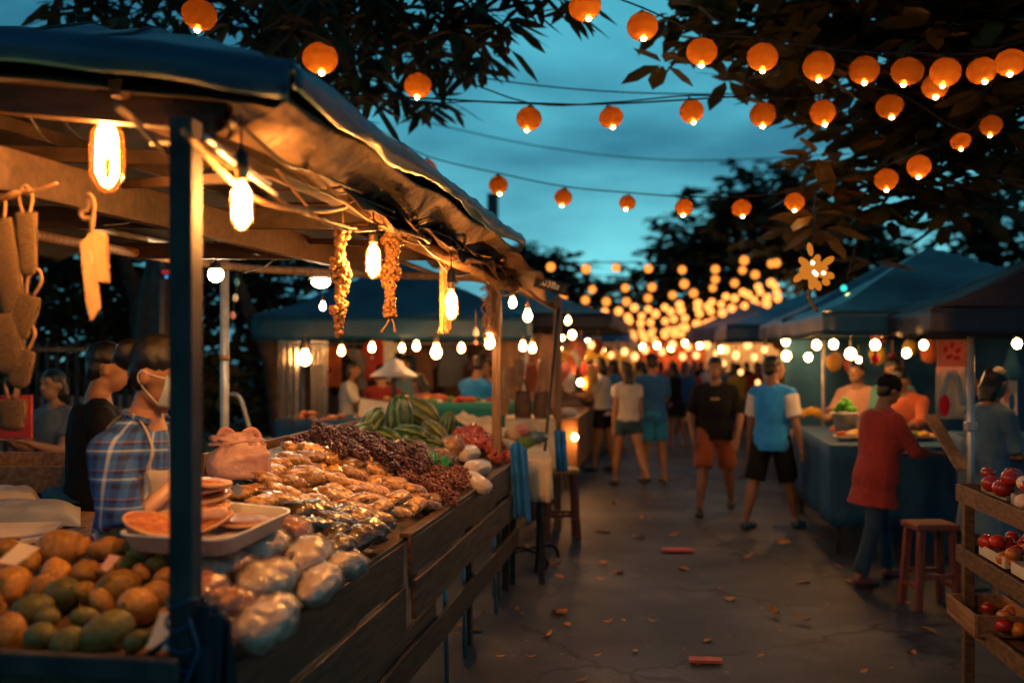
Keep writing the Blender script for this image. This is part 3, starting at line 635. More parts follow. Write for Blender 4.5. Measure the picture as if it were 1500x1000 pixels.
# ------------------------------------------------------------------ wrapped bundles
FILM = thin('cling_film', (1, .97, .93), .035, .05, (.8, .75, .7), .24, .6, 20)
BW = mat('rice_bundle', (.74, .62, .52), (.58, .45, .36), .40, 7, .6, 10, coat=.12, bdist=.03, spec=.4, per=.12, stretch=(.6, 2, 2))
BP = mat('pink_bundle', (.60, .27, .19), (.45, .17, .12), .40, 7, .6, 10, coat=.12, bdist=.03, per=.12, stretch=(.6, 2, 2))
BB = mat('orange_bundle', (.66, .32, .16), (.5, .2, .1), .40, 7, .6, 10, coat=.12, bdist=.03, stretch=(.6, 2, 2))
def pillow(l, w, h, seed, crimp=True, n=20, wr=.06, pw=3.0, ridge=0):
    """a stuffed plastic packet: fat middle, pinched flat ends, wrinkles that gather at the seams"""
    b = MB(); rs = []; q = random.Random(seed); o = q.uniform(0, 50)
    for i in range(n+1):
        t = -1+2*i/n; e = max(0, 1-abs(t)**pw); hh = h*(e**.55)+.0025
        ww = w*(.84+.16*e**.5) if crimp else w*(e**.5+.02)
        ring = []
        for k in range(28):
            a = 2*pi*k/28; sx_, sz_ = cos(a), sin(a)
            sx_ = math.copysign(abs(sx_)**.8, sx_); sz_ = math.copysign(abs(sz_)**.75, sz_)
            wv = 1+wr*noise.noise(V((t*3+o, a*1.3, o)))+(.10*(abs(t)**4)*sin(a*9+o))+.5*wr*noise.noise(V((t*9+o, a*3, o)))
            wv -= ridge*(1-min(1, 6*abs(noise.noise(V((t*1.6+o, a*1.9*(1+.3*t), o*2))))))+ridge*.6*(1-min(1, 7*abs(noise.noise(V((t*5+o, a*1.2, o*3))))))
            ring.append(V((t*l, sx_*ww*wv, sz_*hh*wv+.10*h*noise.noise(V((t*2.4+o, sx_*2, o))))))
        rs.append(ring)
    return b.rings(rs)
def orient(dirx, up=V((.36, 0, 1))):
    x = V(dirx).normalized(); z = (up-x*up.dot(x)).normalized(); y = z.cross(x); return Matrix((x, y, z)).transposed()
def dirpx(px, py, ang, off=.05):     # direction lying on the display whose picture angle is ang (deg, up from right)
    a = D(px, py, off); b = D(px+10*cos(radians(ang)), py-10*sin(radians(ang)), off); return (b-a)
BUN = [(325, 832, 78, 56, 12, BP, 'pink food bundle in clear film, just right of the steel post'), (383, 803, 78, 58, 25, BW, 'clear bundle with round glare right under the tray'), (428, 781, 50, 46, 60, BP, 'small pinkish bundle peeping out behind the tray corner'),
       (452, 818, 92, 50, 38, BW, 'peach bundle in the middle of the wrapped heap, nearest the dark packets'), (392, 854, 96, 62, 26, BW, 'plump peach bundle at the centre of the wrapped heap'), (336, 890, 78, 56, -20, BB, 'orange bundle in the front, beside the folded dark sheet'),
       (468, 856, 104, 44, 42, BW, 'narrow white bundle lying along the board edge'), (392, 912, 140, 62, 42, BW, 'longest pale bundle, nearest of all along the board edge'), (508, 830, 56, 36, 10, FILM, 'small clear empty looking bag on the board edge next to the dark packets'),
       (300, 868, 60, 50, 30, BP, 'purple pink bundle hidden behind the steel post'), (352, 828, 60, 44, 50, BP, 'pink bundle tucked under the near tray corner'), (350, 925, 80, 44, 55, BW, 'low pale bundle under the longest one')]
for i, (x, y, l, w, a, m_, lb) in enumerate(BUN):
    p = D(x, y, .07 if i not in (10, 11) else .03); zc = (p-C0).dot(CF); dv = dirpx(x, y, a); l_ = min(.17, dv.length/10*l*.52, l/F*zc*.8); w_ = w/F*zc*.60
    t = thing('food_bundle', lb, 'food bundle', p); t.rotation_euler = orient(dirpx(x, y, a)).to_euler()
    obj('filling', pillow(l_*.96, w_*.93, w_*.78, i+3, False, 40, .14, 3.0, .05), m_ if m_ is not FILM else BW, t, True)
    obj('film', pillow(l_*1.06, w_*1.03, w_*.86, i+3, False, 40, .2, 3.0, .09), FILM, t, True)
    k = MB(); k.tube([(l_*.98, 0, 0), (l_*1.10, 0, .004), (l_*1.22, w_*.08, .01)], [.010, .006, .018], 8, .6); obj('knot', k, FILM, t, True)
# ------------------------------------------------------------------ packets of pastry
def packmat(name, a, b2, c3, film):
    m, nt = newmat(name); MATS[name] = m
    tc = N(nt, 'ShaderNodeTexCoord'); oi = N(nt, 'ShaderNodeObjectInfo'); ad = N(nt, 'ShaderNodeVectorMath', operation='ADD')
    mu = N(nt, 'ShaderNodeMath', operation='MULTIPLY'); mu.inputs[1].default_value = 41; L(nt, oi.outputs['Random'], mu.inputs[0])
    L(nt, tc.outputs['Object'], ad.inputs[0]); L(nt, mu.outputs[0], ad.inputs[1])
    vo = N(nt, 'ShaderNodeTexVoronoi'); vo.inputs['Scale'].default_value = 55; L(nt, ad.outputs[0], vo.inputs['Vector'])
    no = N(nt, 'ShaderNodeTexNoise'); no.inputs['Scale'].default_value = 30; no.inputs['Detail'].default_value = 6; L(nt, ad.outputs[0], no.inputs['Vector'])
    mxn = N(nt, 'ShaderNodeMath', operation='ADD'); vs_ = N(nt, 'ShaderNodeMath', operation='MULTIPLY_ADD'); vs_.inputs[1].default_value = .3; vs_.inputs[2].default_value = .17; L(nt, vo.outputs[0], vs_.inputs[0]); L(nt, vs_.outputs[0], mxn.inputs[0]); L(nt, no.outputs[0], mxn.inputs[1])
    wv_ = N(nt, 'ShaderNodeTexWave', bands_direction='DIAGONAL'); wv_.inputs['Scale'].default_value = 26; wv_.inputs['Distortion'].default_value = 5; wv_.inputs['Detail Scale'].default_value = 2; L(nt, ad.outputs[0], wv_.inputs['Vector'])
    w2_ = N(nt, 'ShaderNodeMath', operation='MULTIPLY_ADD'); w2_.inputs[1].default_value = .17; w2_.inputs[2].default_value = -.085; L(nt, wv_.outputs[1], w2_.inputs[0]); m0_ = mxn; mxn = N(nt, 'ShaderNodeMath', operation='ADD'); L(nt, m0_.outputs[0], mxn.inputs[0]); L(nt, w2_.outputs[0], mxn.inputs[1])
    c = ramp(nt, mxn.outputs[0], [(.48, a), (.72, b2), (.95, c3)])
    hs = N(nt, 'ShaderNodeHueSaturation'); L(nt, c, hs.inputs['Color']); mr = N(nt, 'ShaderNodeMapRange'); mr.inputs[3].default_value = .5; mr.inputs[4].default_value = 1.5
    L(nt, oi.outputs['Random'], mr.inputs[0]); L(nt, mr.outputs[0], hs.inputs['Value'])
    b = N(nt, 'ShaderNodeBsdfPrincipled'); L(nt, hs.outputs[0], b.inputs['Base Color']); b.inputs['Roughness'].default_value = .38
    b.inputs['Coat Weight'].default_value = film; b.inputs['Coat Roughness'].default_value = .10
    n2 = N(nt, 'ShaderNodeTexNoise'); n2.inputs['Scale'].default_value = 26; n2.inputs['Detail'].default_value = 3; n2.inputs['Distortion'].default_value = 1.2; L(nt, ad.outputs[0], n2.inputs['Vector'])
    bp = N(nt, 'ShaderNodeBump'); bp.inputs['Strength'].default_value = .9; bp.inputs['Distance'].default_value = .012; L(nt, n2.outputs[0], bp.inputs['Height']); L(nt, bp.outputs[0], b.inputs['Coat Normal'])
    b3 = N(nt, 'ShaderNodeBump'); b3.inputs['Strength'].default_value = .6; b3.inputs['Distance'].default_value = .004; L(nt, mxn.outputs[0], b3.inputs['Height']); L(nt, b3.outputs[0], b.inputs['Normal'])
    out(nt, b.outputs[0]); return m
PK = packmat('golden_pastry', (.10, .04, .015), (.34, .15, .045), (.62, .36, .12), 1.0)
PKD = packmat('dark_packet', (.010, .007, .005), (.03, .017, .009), (.10, .055, .022), 1.0)
def packet_proto(m, seed, l=.085, w=.036, h=.024):
    t = thing('food_packet', '', 'packet'); obj('contents', pillow(l, w, h, seed, True, 22, .14, 5.0, .05), m, t, True)
    for sg in (-1, 1):
        obj('seal', MB().sheet(lambda u, v: (sg*(l*.97+.016*u), (v-.5)*w*1.5*(1+.15*u), .003*sin(v*26+seed)), 2, 14), FILM, t, True)
    return t
PKS = [packet_proto(PK, s_, *d_) for s_, d_ in ((1, (.062, .034, .019)), (2, (.058, .037, .021)), (3, (.066, .033, .018)), (4, (.056, .036, .022)), (5, (.062, .035, .023)))]
PDS = [packet_proto(PKD, s_, .088, .044, .024) for s_ in (8, 9)]
used = set()
def put(protos, p, ang, label, group, up=V((.36, 0, 1)), tilt=0, sc=1.0, rnd=R):
    k = rnd.randrange(len(protos)); pr = protos[k]
    t = pr if id(pr) not in used else dup(pr); used.add(id(pr))
    t.location = p; d = V((cos(ang), sin(ang), -.36*cos(ang)+tilt)); t.rotation_euler = orient(d, up+V((rnd.uniform(-.25, .25), rnd.uniform(-.3, .25), 0))).to_euler()
    t.scale = (sc,)*3; t['label'] = label; t['group'] = group; return t
PA = [(345, 718), (404, 668), (440, 650), (478, 652), (565, 680), (618, 718), (648, 738), (590, 790), (560, 775), (498, 754), (440, 738), (385, 738)]
PD = [(400, 732), (498, 750), (588, 792), (535, 832), (491, 812), (440, 778)]
def fill(poly, step, protos, ang, label, group, off=.02, layers=1, jit=.3, sc=1.0, seed=1, step2=None, cond=None):
    q = random.Random(seed); n = 0; step2 = step2 or step
    for la in range(layers):
        Y = 3.0
        r_ = 0
        while Y < 8:
            X = FX-.02-(r_ % 2)*step2*.5
            while X > FX-1.15:
                x = X+q.uniform(-jit, jit)*step2; y = Y+q.uniform(-jit, jit)*step; z = surf(x, off+la*.035+q.uniform(0, .02))
                px, py, zc = proj((x, y, z))
                if inpoly(px, py, poly) and x < FX-.03 and not (la and q.random() < .45):
                    put(protos, V((x, y, z)), ang+q.uniform(-.35, .35), label, group, tilt=q.uniform(-.1, .4), sc=sc*q.uniform(.88, 1.1), rnd=q); n += 1
                X -= step2
            Y += step; r_ += 1
    return n
n1 = fill(PA, .138, PKS, .95, 'golden pastry sealed in a small clear packet, in the broad heap on the counter', 'golden pastry packets', .03, 2, .20, 1.1, 3, .098)
n2 = fill(PD, .14, PDS, 1.0, 'dark glossy packet in the row between the wrapped bundles and the golden pastries', 'dark packets', .03, 1, .12, 1.2, 4, .105)
n2 += fill(PD, .16, PDS, 1.2, 'dark glossy packet in the row between the wrapped bundles and the golden pastries', 'dark packets', .075, 1, .25, 1.1, 5, .12)
# ------------------------------------------------------------------ bunches of little dark fruit
ICO = None
def ico():
    t = (1+5**.5)/2; v = [V(p).normalized() for p in ((-1, t, 0), (1, t, 0), (-1, -t, 0), (1, -t, 0), (0, -1, t), (0, 1, t), (0, -1, -t), (0, 1, -t), (t, 0, -1), (t, 0, 1), (-t, 0, -1), (-t, 0, 1))]
    f = [(0, 11, 5), (0, 5, 1), (0, 1, 7), (0, 7, 10), (0, 10, 11), (1, 5, 9), (5, 11, 4), (11, 10, 2), (10, 7, 6), (7, 1, 8), (3, 9, 4), (3, 4, 2), (3, 2, 6), (3, 6, 8), (3, 8, 9), (4, 9, 5), (2, 4, 11), (6, 2, 10), (8, 6, 7), (9, 8, 1)]
    return v, f
IV, IF = ico()
def bunch_mesh(seed, n, r0, l=.085, w=.036):
    q = random.Random(seed); b = MB()
    for i in range(n):
        t = q.uniform(-1, 1); a = q.uniform(0, 2*pi); e = sqrt(max(0, 1-t*t*.85)); rad = w*e*q.uniform(.7, 1.05)
        c = V((t*l, rad*cos(a), rad*sin(a)*.8)); r = r0*q.uniform(.7, 1.25)
        b.add([p*r+c for p in IV], IF)
    b.tube([(-l, 0, 0), (l*1.15, 0, 0)], .003, 5)
    return b
def bunch_proto(name, m, seeds, n, r0, **k):
    res = []
    for s_ in seeds:
        o = obj(name, bunch_mesh(s_, n, r0, **k), m, None, True); res.append(o)
    return res
BER_D = mat('dark_berry', (.10, .025, .04), (.035, .012, .022), .3, 60, per=.5, coat=.4, spec=.6)
BER_R = mat('red_brown_berry', (.26, .085, .05), (.11, .035, .03), .35, 60, per=.4, coat=.4)
BER_S = mat('scarlet_berry', (.50, .09, .035), (.32, .045, .025), .35, 40, per=.2, coat=.5)
def bput(protos, p, ang, label, cat, group, q, sc=1):
    pr = q.choice(protos); o = pr if id(pr) not in used else pr.copy()
    if id(pr) in used: COL.objects.link(o)
    used.add(id(pr)); o.location = p; d = V((cos(ang), sin(ang), -.36*cos(ang)+q.uniform(-.3, .3)))
    o.rotation_euler = orient(d).to_euler(); o.scale = (sc,)*3; tag(o, label, cat, group); return o
def bfill(poly, protos, step, step2, ang, label, cat, group, off, seed, sc=1, jit=.25):
    q = random.Random(seed); Y = 4.0; r_ = 0; n = 0
    while Y < 9:
        X = FX-.03-(r_ % 2)*step2*.5
        while X > FX-1.3:
            x = X+q.uniform(-jit, jit)*step2; y = Y+q.uniform(-jit, jit)*step; z = surf(x, off+q.uniform(0, .03)); px, py, zc = proj((x, y, z))
            if inpoly(px, py, poly): bput(protos, V((x, y, z)), ang+q.uniform(-.4, .4), label, cat, group, q, sc*q.uniform(.85, 1.1)); n += 1
            X -= step2
        Y += step; r_ += 1
    return n
BD = bunch_proto('berry_bunch', BER_D, (1, 2, 3), 120, .0085); BRr = bunch_proto('berry_bunch', BER_R, (4, 5, 6), 120, .0085); BSc = bunch_proto('chilli_bunch', BER_S, (7, 8), 90, .0105, w=.04, l=.08)
PB1 = [(432, 655), (474, 628), (516, 630), (610, 655), (640, 680), (600, 690), (565, 682), (478, 652)]
PB2 = [(565, 682), (610, 655), (650, 672), (700, 702), (652, 735), (618, 718)]
n3 = bfill(PB1, BD, .085, .13, 2.6, 'bunch of tiny glossy purple black berries in the dark heap behind the pastries', 'berries', 'purple black berry bunches', .05, 5)
n4 = bfill(PB1, BD, .12, .17, 2.2, 'bunch of tiny glossy purple black berries in the dark heap behind the pastries', 'berries', 'purple black berry bunches', .10, 7)
n5 = bfill(PB2, BRr, .085, .12, 2.9, 'bunch of tiny reddish brown fruit at the front beside the white rolls', 'berries', 'reddish brown fruit bunches', .04, 6)
PB3 = [(655, 632), (690, 625), (728, 645), (748, 668), (735, 676), (700, 655), (668, 645)]
n6 = bfill(PB3, BSc, .10, .12, 2.0, 'bunch of shiny scarlet chillies left of the wooden post', 'chillies', 'scarlet chilli bunches', .05, 8)
# ------------------------------------------------------------------ gourds
def gourdmat(name, dk, lt):
    m, nt = newmat(name); MATS[name] = m
    tc = N(nt, 'ShaderNodeTexCoord'); sx = N(nt, 'ShaderNodeSeparateXYZ'); L(nt, tc.outputs['Object'], sx.inputs[0])
    at = N(nt, 'ShaderNodeMath', operation='ARCTAN2'); L(nt, sx.outputs[1], at.inputs[0]); L(nt, sx.outputs[0], at.inputs[1])
    no = N(nt, 'ShaderNodeTexNoise'); no.inputs['Scale'].default_value = 3; L(nt, tc.outputs['Object'], no.inputs['Vector'])
    ma = N(nt, 'ShaderNodeMath', operation='MULTIPLY_ADD'); ma.inputs[1].default_value = 9; L(nt, at.outputs[0], ma.inputs[0])
    mn = N(nt, 'ShaderNodeMath', operation='MULTIPLY'); mn.inputs[1].default_value = 5; L(nt, no.outputs[0], mn.inputs[0]); L(nt, mn.outputs[0], ma.inputs[2])
    si = N(nt, 'ShaderNodeMath', operation='SINE'); L(nt, ma.outputs[0], si.inputs[0])
    mr = N(nt, 'ShaderNodeMapRange'); mr.inputs[1].default_value = -1; L(nt, si.outputs[0], mr.inputs[0])
    c = ramp(nt, mr.outputs[0], [(.6, dk), (.95, lt)])
    b = N(nt, 'ShaderNodeBsdfPrincipled'); L(nt, c, b.inputs['Base Color']); b.inputs['Roughness'].default_value = .32
    bp = N(nt, 'ShaderNodeBump'); bp.inputs['Strength'].default_value = .4; bp.inputs['Distance'].default_value = .05; L(nt, mr.outputs[0], bp.inputs['Height']); L(nt, bp.outputs[0], b.inputs['Normal'])
    out(nt, b.outputs[0]); return m
G1 = gourdmat('striped_gourd', (.018, .055, .014), (.10, .15, .04)); G2 = gourdmat('olive_gourd', (.08, .10, .02), (.22, .21, .06))
def gm(m, k):
    def f(p): q = p.copy(); q.x += .12*k*(1-q.z*q.z); return q*(1+.025*cos(10*atan2(p.y, p.x)))
    me = MB().ell((0, 0, 0), (.60, .60, 1), seg=40, rg=20, f=f).mesh('gourd', True); me.materials.append(m); return me
GM = [gm(G1, .3), gm(G1, .8), gm(G2, .4)]
gst = MB().tube([(0, 0, 0), (.03, .02, .12)], [.06, .04], 6).mesh('stem', True); gst.materials.append(WOOD_DARK)
GO = [(544, 621, 33, 58, 0, 'dark green gourd leaning right at the left end of the pile'), (586, 612, 40, 92, 0, 'tallest striped green gourd standing upright in the pile'), (617, 603, 38, 150, 2, 'olive gourd lying on top right of the standing gourd'), (656, 622, 24, 80, 0, 'short dark gourd with a pale outline at the right end of the pile'), (563, 643, 36, 165, 1, 'dark green gourd lying flat in front of the standing gourd'), (603, 640, 38, 170, 1, 'long green gourd lying in the front middle of the pile'), (638, 634, 30, 140, 2, 'olive gourd right of the long lying one'), (526, 636, 30, 30, 1, 'dark gourd low at the far left of the pile'), (628, 650, 28, 170, 0, 'green gourd lowest at the front right of the pile')]
for x, y, l, a, k, lb in GO:
    p = D(x, y, .12 if y < 630 else .06); zc = (p-C0).dot(CF); r = l/F*zc*.84
    d = CR*cos(radians(a))+CU*sin(radians(a))+CF*(.35 if a not in (92, 80) else .15)
    t = thing('gourd', lb, 'gourd', p); t.rotation_euler = d.to_track_quat('Z', 'Y').to_euler(); t.scale = (r, r, r); obj('body', GM[k], G1, t); obj('stem', gst, WOOD_DARK, t, loc=(0, 0, .97))
# pale rolls, round loaves, bags at the far end
ROLL = mat('pale_roll', (.66, .58, .50), (.5, .42, .36), .4, 10, .4, 30, coat=.5, bdist=.006)
for x, y, l, w, a, lb in ((700, 685, 64, 26, 8, 'white wrapped roll poking over the board edge, lower of two'), (684, 664, 72, 26, 8, 'beige wrapped roll lying behind the lower white one'), (700, 707, 34, 26, -35, 'short white wrapped roll drooping over the board edge')):
    p = D(x, y, .05); zc = (p-C0).dot(CF); t = thing('wrapped_roll', lb, 'roll', p); t.rotation_euler = orient(dirpx(x, y, a)).to_euler()
    obj('roll', pillow(hl_ := min(.14, dirpx(x, y, a).length/10*l*.5), w/F*zc*.5, w/F*zc*.42, x, False, 18, .06, 8), ROLL, t, True); obj('twist', MB().tube([(hl_, 0, 0), (hl_*1.15, 0, 0)], [.008, .02], 8, .5), FILM, t, True)
LOAF = packmat('brown_loaf', (.55, .33, .14), (.40, .2, .08), (.25, .11, .05), .3)
for x, y, r, lb in ((661, 655, 20, 'round brown loaf right in front of the short dark gourd'), (646, 668, 14, 'small brown loaf in the netting beside the rolls')):
    p = D(x, y, .07); zc = (p-C0).dot(CF); r = r/F*zc
    t = thing('round_loaf', lb, 'loaf', p); obj('crust', MB().ell((0, 0, 0), (r, r, r*.85), seg=20, rg=14, f=lambda q: q*(1+.08*noise.noise(q*2))), LOAF, t, True); obj('film', MB().ell((0, 0, r*.15), (r*1.06, r*1.05, r*.8), seg=16, rg=10, f=lambda q: q*(1+.12*noise.noise(q*3))), FILM, t, True)
def crumple(px, py, w, h, m, label, cat, name, off=.05, seed=1, solid=.0015, hh=.05):
    c = D(px, py, off); zc = (c-C0).dot(CF); W_ = w/F*zc; H_ = h/F*zc
    def f(u, v): a, b2 = (u-.5)*W_, (v-.5)*H_; q = V((u*4+seed, v*4, seed)); return V((b2, a, hh*(noise.noise(q)+.5*noise.noise(q*2.4))+.03))
    o = obj(name, MB().sheet(f, 24, 24), m, None, True, solid=solid, loc=c); o.rotation_euler = orient(V((-1, 0, .36))).to_euler(); return tag(o, label, cat)
crumple(635, 668, 60, 60, FILM, 'crumpled clear bag between the berries and the round loaf', 'bag', 'clear_bag', .06, 3)
crumple(640, 682, 40, 34, mat('green_foil', (.02, .25, .09), (.01, .12, .05), .35, 20), 'green shiny wrapper between the berries and the rolls', 'wrapper', 'green_wrapper', .06, 5)
CREAM = mat('cream_cloth', (.74, .62, .42), (.62, .48, .3), .8, 8, .3, 20, bdist=.01)
crumple(712, 628, 120, 90, CREAM, 'cream cloth spread behind the gourds and the wooden post', 'cloth', 'cream_cloth', .03, 9, .004, .06)
card([D(578, 646, .1), D(590, 660, .08), D(600, 655, .08), D(588, 640, .1)], 'pale yellow price tag standing in front of the gourds', mat('yellow_tag', (.7, .62, .35), (.6, .5, .28), .7))
card([D(521, 664, .10), D(536, 670, .10), D(533, 655, .16), D(526, 652, .16)], 'small pale price tag stuck in the dark berries', CARDP)
card([D(350, 728, .06), D(335, 716, .06), D(347, 708, .11), D(356, 714, .11)], 'little white paper tag at the left edge of the pastries', WHITEP)
# gift bag of pink plastic with handles
p = D(352, 700, .03); t = thing('gift_bag', 'pink translucent plastic carrier bag with tied handles behind the pastries', 'bag', p); t.rotation_euler = (0, 0, .5)
PINK = mat('pink_plastic', (.88, .62, .55), (.72, .42, .38), .3, 9, .9, 26, coat=.6, trans=.45, bdist=.012)
def gb(q):
    z = q.z; s = 1+.10*noise.noise(q*2.2)+.05*noise.noise(q*6); k = .72+.35*(z < .1)-.32*max(0, z)**2
    return V((math.copysign(abs(q.x)**.55, q.x)*k*s, math.copysign(abs(q.y)**.6, q.y)*k*s, max(z, -.75)))
rs = []
for i in range(15):
    k = i/14; s_ = (1.0+.06*sin(k*5))*(1-.30*max(0, k-.7)/.3)*(.9+.1*min(1, k*8)); ring = []
    for j in range(32):
        a = 2*pi*j/32; q = V((math.copysign(abs(cos(a))**.5, cos(a))*.118*s_, math.copysign(abs(sin(a))**.5, sin(a))*.08*s_, .002+.15*k)); q += V((cos(a), sin(a), 0))*(.022*noise.noise(q*13)+.012*noise.noise(q*34)); ring.append(q)
    rs.append(ring)
obj('pouch', MB().rings(rs), PINK, t, True)
def hnd(x0, x1, y, h, k): return catmull([(x0, y, .17), (x0*.9, y+.01, .20+h*.5), ((x0+x1)/2, y, .20+h), (x1*.9, y-.01, .20+h*.4), (x1, y, .165)], 5)
obj('handle', MB().tube([p-V((0, 0, .035)) for p in hnd(-.085, -.03, 0, .035, 0)], .016, 8, .16), PINK, t, True); obj('handle', MB().tube([p-V((0, 0, .035)) for p in hnd(.02, .08, .01, .03, 1)], .015, 8, .16), PINK, t, True)
obj('crumpled_top', MB().ell((-.01, 0, .150), (.095, .060, .035), seg=30, rg=20, f=lambda q: q*(1+.55*noise.noise(q*2.6)+.2*noise.noise(q*7))), PINK, t, True)
# ------------------------------------------------------------------ tray with flat breads
T0 = [Pd(432, 742, 4.05), Pd(330, 778, 3.2), Pd(150, 772, 3.25), Pd(270, 738, 4.1)]
zt = 1.15
T0 = [G(432, 746, zt), G(328, 792, zt), G(166, 782, zt), G(300, 733, zt)]
cen = sum(T0, V())/4; TR = thing('white_tray', 'white rectangular plastic tray holding flat breads, perched on the wrapped bundles', 'tray', cen)
def ringat(s, dz): return [((p-cen)*s+V((0, 0, dz))) for p in T0]
def rnd(pts, k=.16, n=4):
    o = []
    for i, p in enumerate(pts):
        a = p.lerp(pts[i-1], k); b = p.lerp(pts[(i+1) % 4], k)
        for j in range(n+1): t_ = j/n; o.append(a*(1-t_)**2+p*2*t_*(1-t_)+b*t_*t_)
    return o
obj('tray_shell', MB().rings([rnd(ringat(.03, -.045)), rnd(ringat(.86, -.048)), rnd(ringat(.90, -.04)), rnd(ringat(.965, .0)), rnd(ringat(1.02, .004)), rnd(ringat(1.02, -.004)), rnd(ringat(.975, -.006)), rnd(ringat(.91, -.052)), rnd(ringat(.03, -.055))]), WHITEP, TR, True)
ROTI = packmat('flat_bread', (.72, .36, .12), (.55, .2, .06), (.34, .10, .04), .15)
def roti(p, r, label, tilt=(0, 0), h=.012):
    t = thing('flat_bread', label, 'bread', p); t.rotation_euler = (tilt[0], tilt[1], U(0, 6))
    obj('crumb', MB().lathe([(r*.4, 0), (r*.9, .002), (r, h*.5), (r*.94, h), (r*.5, h*1.4), (.002, h*1.2)], seg=28), ROTI, t, True)
    obj('edge', MB().tube([(r*cos(a), r*sin(a), h*.6) for a in [i*2*pi/28 for i in range(29)]], h*.45, 6), mat('bread_edge', (.72, .45, .24), (.62, .33, .16), .6, 20), t, True); return t
q = G(356, 765, zt-.03); roti(q, .095, 'golden round flat bread lying flat in the right half of the tray', (.05, 0))
roti(G(300, 768, zt-.02), .09, 'flat bread leaning against the golden one in the tray', (.0, .35))
roti(G(250, 772, zt-.03), .10, 'flat bread in the tray hidden behind the steel post', (.1, -.1)); roti(G(225, 770, zt), .09, 'upper flat bread left of the steel post in the tray', (.3, .1))
for i, (x, y) in enumerate(((298, 735), (302, 722), (300, 712), (305, 703))):
    roti(G(x, y+8, 1.15+.025*i), .085-.004*i, ['lowest', 'second lowest', 'third', 'topmost'][i]+' flat bread in the stack behind the tray', (U(-.15, .15), U(-.15, .15)), .018)
PEACH = mat('wrapped_stick', (.70, .42, .26), (.58, .3, .18), .35, 6, .3, 20, coat=.4)
for pts, r, lb in ((((140, 792), (200, 756), (262, 705)), .028, 'long peach coloured wrapped stick leaning up to the post, front one'), (((165, 752), (205, 728), (258, 690)), .026, 'long wrapped stick behind the front one'), (((215, 765), (250, 755), (330, 752)), .022, 'red brown wrapped stick lying across the tray')):
    tag(obj('wrapped_stick', MB().tube(catmull([P(x, y, 2.85+(800-y)/140*.3) for x, y in pts], 5), r, 10, .8), PEACH, None, True), lb, 'snack stick')
a = [P(166, 800, 2.9), P(212, 800, 2.9), P(222, 690, 3.0), P(205, 700, 2.95)]
tag(obj('plastic_bag', MB().sheet(lambda u, v: a[0].lerp(a[1], u).lerp(a[3].lerp(a[2], u), v)+V((0, .02*sin(u*9+v*5), .008*sin(v*14))), 16, 20), FILM, None, True, solid=.001), 'clear stiff plastic bag standing open behind the small mangoes', 'bag')
# ------------------------------------------------------------------ garlands
def nugget_strand(name, pts, wid, n, r0, m, label, cat, tail=False, seed=1):
    q = random.Random(seed); pp = catmull(pts, 8); t = thing(name, label, cat, pts[0]); b = MB(); o = V(pts[0])
    for i in range(n):
        k = q.uniform(0, len(pp)-1.01); p = pp[int(k)].lerp(pp[int(k)+1], k % 1); a = q.uniform(0, 2*pi); f = k/len(pp)
        w = wid*(.75+.45*sin(f*17+seed)*.6)*(.55+.45*sin(pi*min(1, .15+f))); rad = w*sqrt(q.random())
        c = p-o+V((cos(a)*rad, sin(a)*rad, 0)); r = r0*q.uniform(.7, 1.3); rt = Euler((q.uniform(0, 6), q.uniform(0, 6), 0)).to_matrix()
        b.add([rt @ V((v.x*r, v.y*r*.75, v.z*r*1.25))+c for v in IV], IF)
    obj('cluster', b, m, t, True); obj('string', MB().tube([V((0, 0, .12))]+[p-o for p in pp], .004, 5), CORD, t, True)
    if tail:
        for s_ in (-1, 1): obj('tail', MB().tube([pp[-1]-o, pp[-1]-o+V((s_*.015, 0, -.035)), pp[-1]-o+V((s_*.03-.01, 0, -.07))], [.006, .003, .008], 6), CORD, t, True)
    return t
NUT = mat('dried_seed', (.38, .19, .06), (.18, .075, .025), .5, 60, per=.1, coat=.2)
nugget_strand('dried_garland', [PX(502, 338, -1.2), PX(497, 380, -1.2), PX(501, 420, -1.2), PX(496, 455, -1.2), PX(497, 492, -1.2)], .036, 360, .0105, NUT, 'garland of dried seeds left of the third filament bulb', 'garland', seed=2)
nugget_strand('dried_garland', [PX(574, 335, -1.17), PX(574, 375, -1.17), PX(571, 415, -1.17), PX(572, 462, -1.17)], .045, 380, .012, NUT, 'garland of dried seeds with a forked straw tail, right of the third filament bulb', 'garland', True, seed=5)
b = MB(); q = random.Random(3)
b.tube([PX(649, 388, -1.17), PX(649, 483, -1.17)], .007, 6)
for s_ in range(3):
    for k in range(26): c = PX(649+s_*6-3, 390+k*3.6, -1.17); b.tube([c+V((-.008, 0, .01)), c+V((.009, .004, 0)), c+V((-.006, 0, -.012))], .005, 5)
t = thing('rope_garland', 'braided rope garland with a frayed end left of the fourth filament bulb', 'garland', PX(649, 385, -1.17)); ob = obj('braid', MB(), CORD, t) if 0 else None
mm_ = MB().add([p-t.location for p in b.v], b.f); obj('braid', mm_, NUT, t, True)
fr = MB()
for k in range(14): c = PX(649+k*.8-5, 480, -1.17)-t.location; fr.tube([c, c+V((q.uniform(-.02, .02), 0, -.03))], .003, 4)
obj('frayed_end', fr, CORD, t, True)
b = MB(); q = random.Random(8); c0 = PX(720, 415, -1.2); b.tube([V(), PX(720, 500, -1.2)-c0], [.02, .008], 6)
for k in range(120):
    f = q.random(); c = PX(720+q.uniform(-14, 12)*(1-.45*f), 415+f*88, -1.2)-c0; r = q.uniform(.012, .028)
    e = Euler((q.uniform(0, 6), q.uniform(0, 6), 0)).to_matrix(); b.tube([c+e @ V((r*cos(a), r*sin(a), a*.003)) for a in [i*pi/5 for i in range(11)]], .0035, 4)
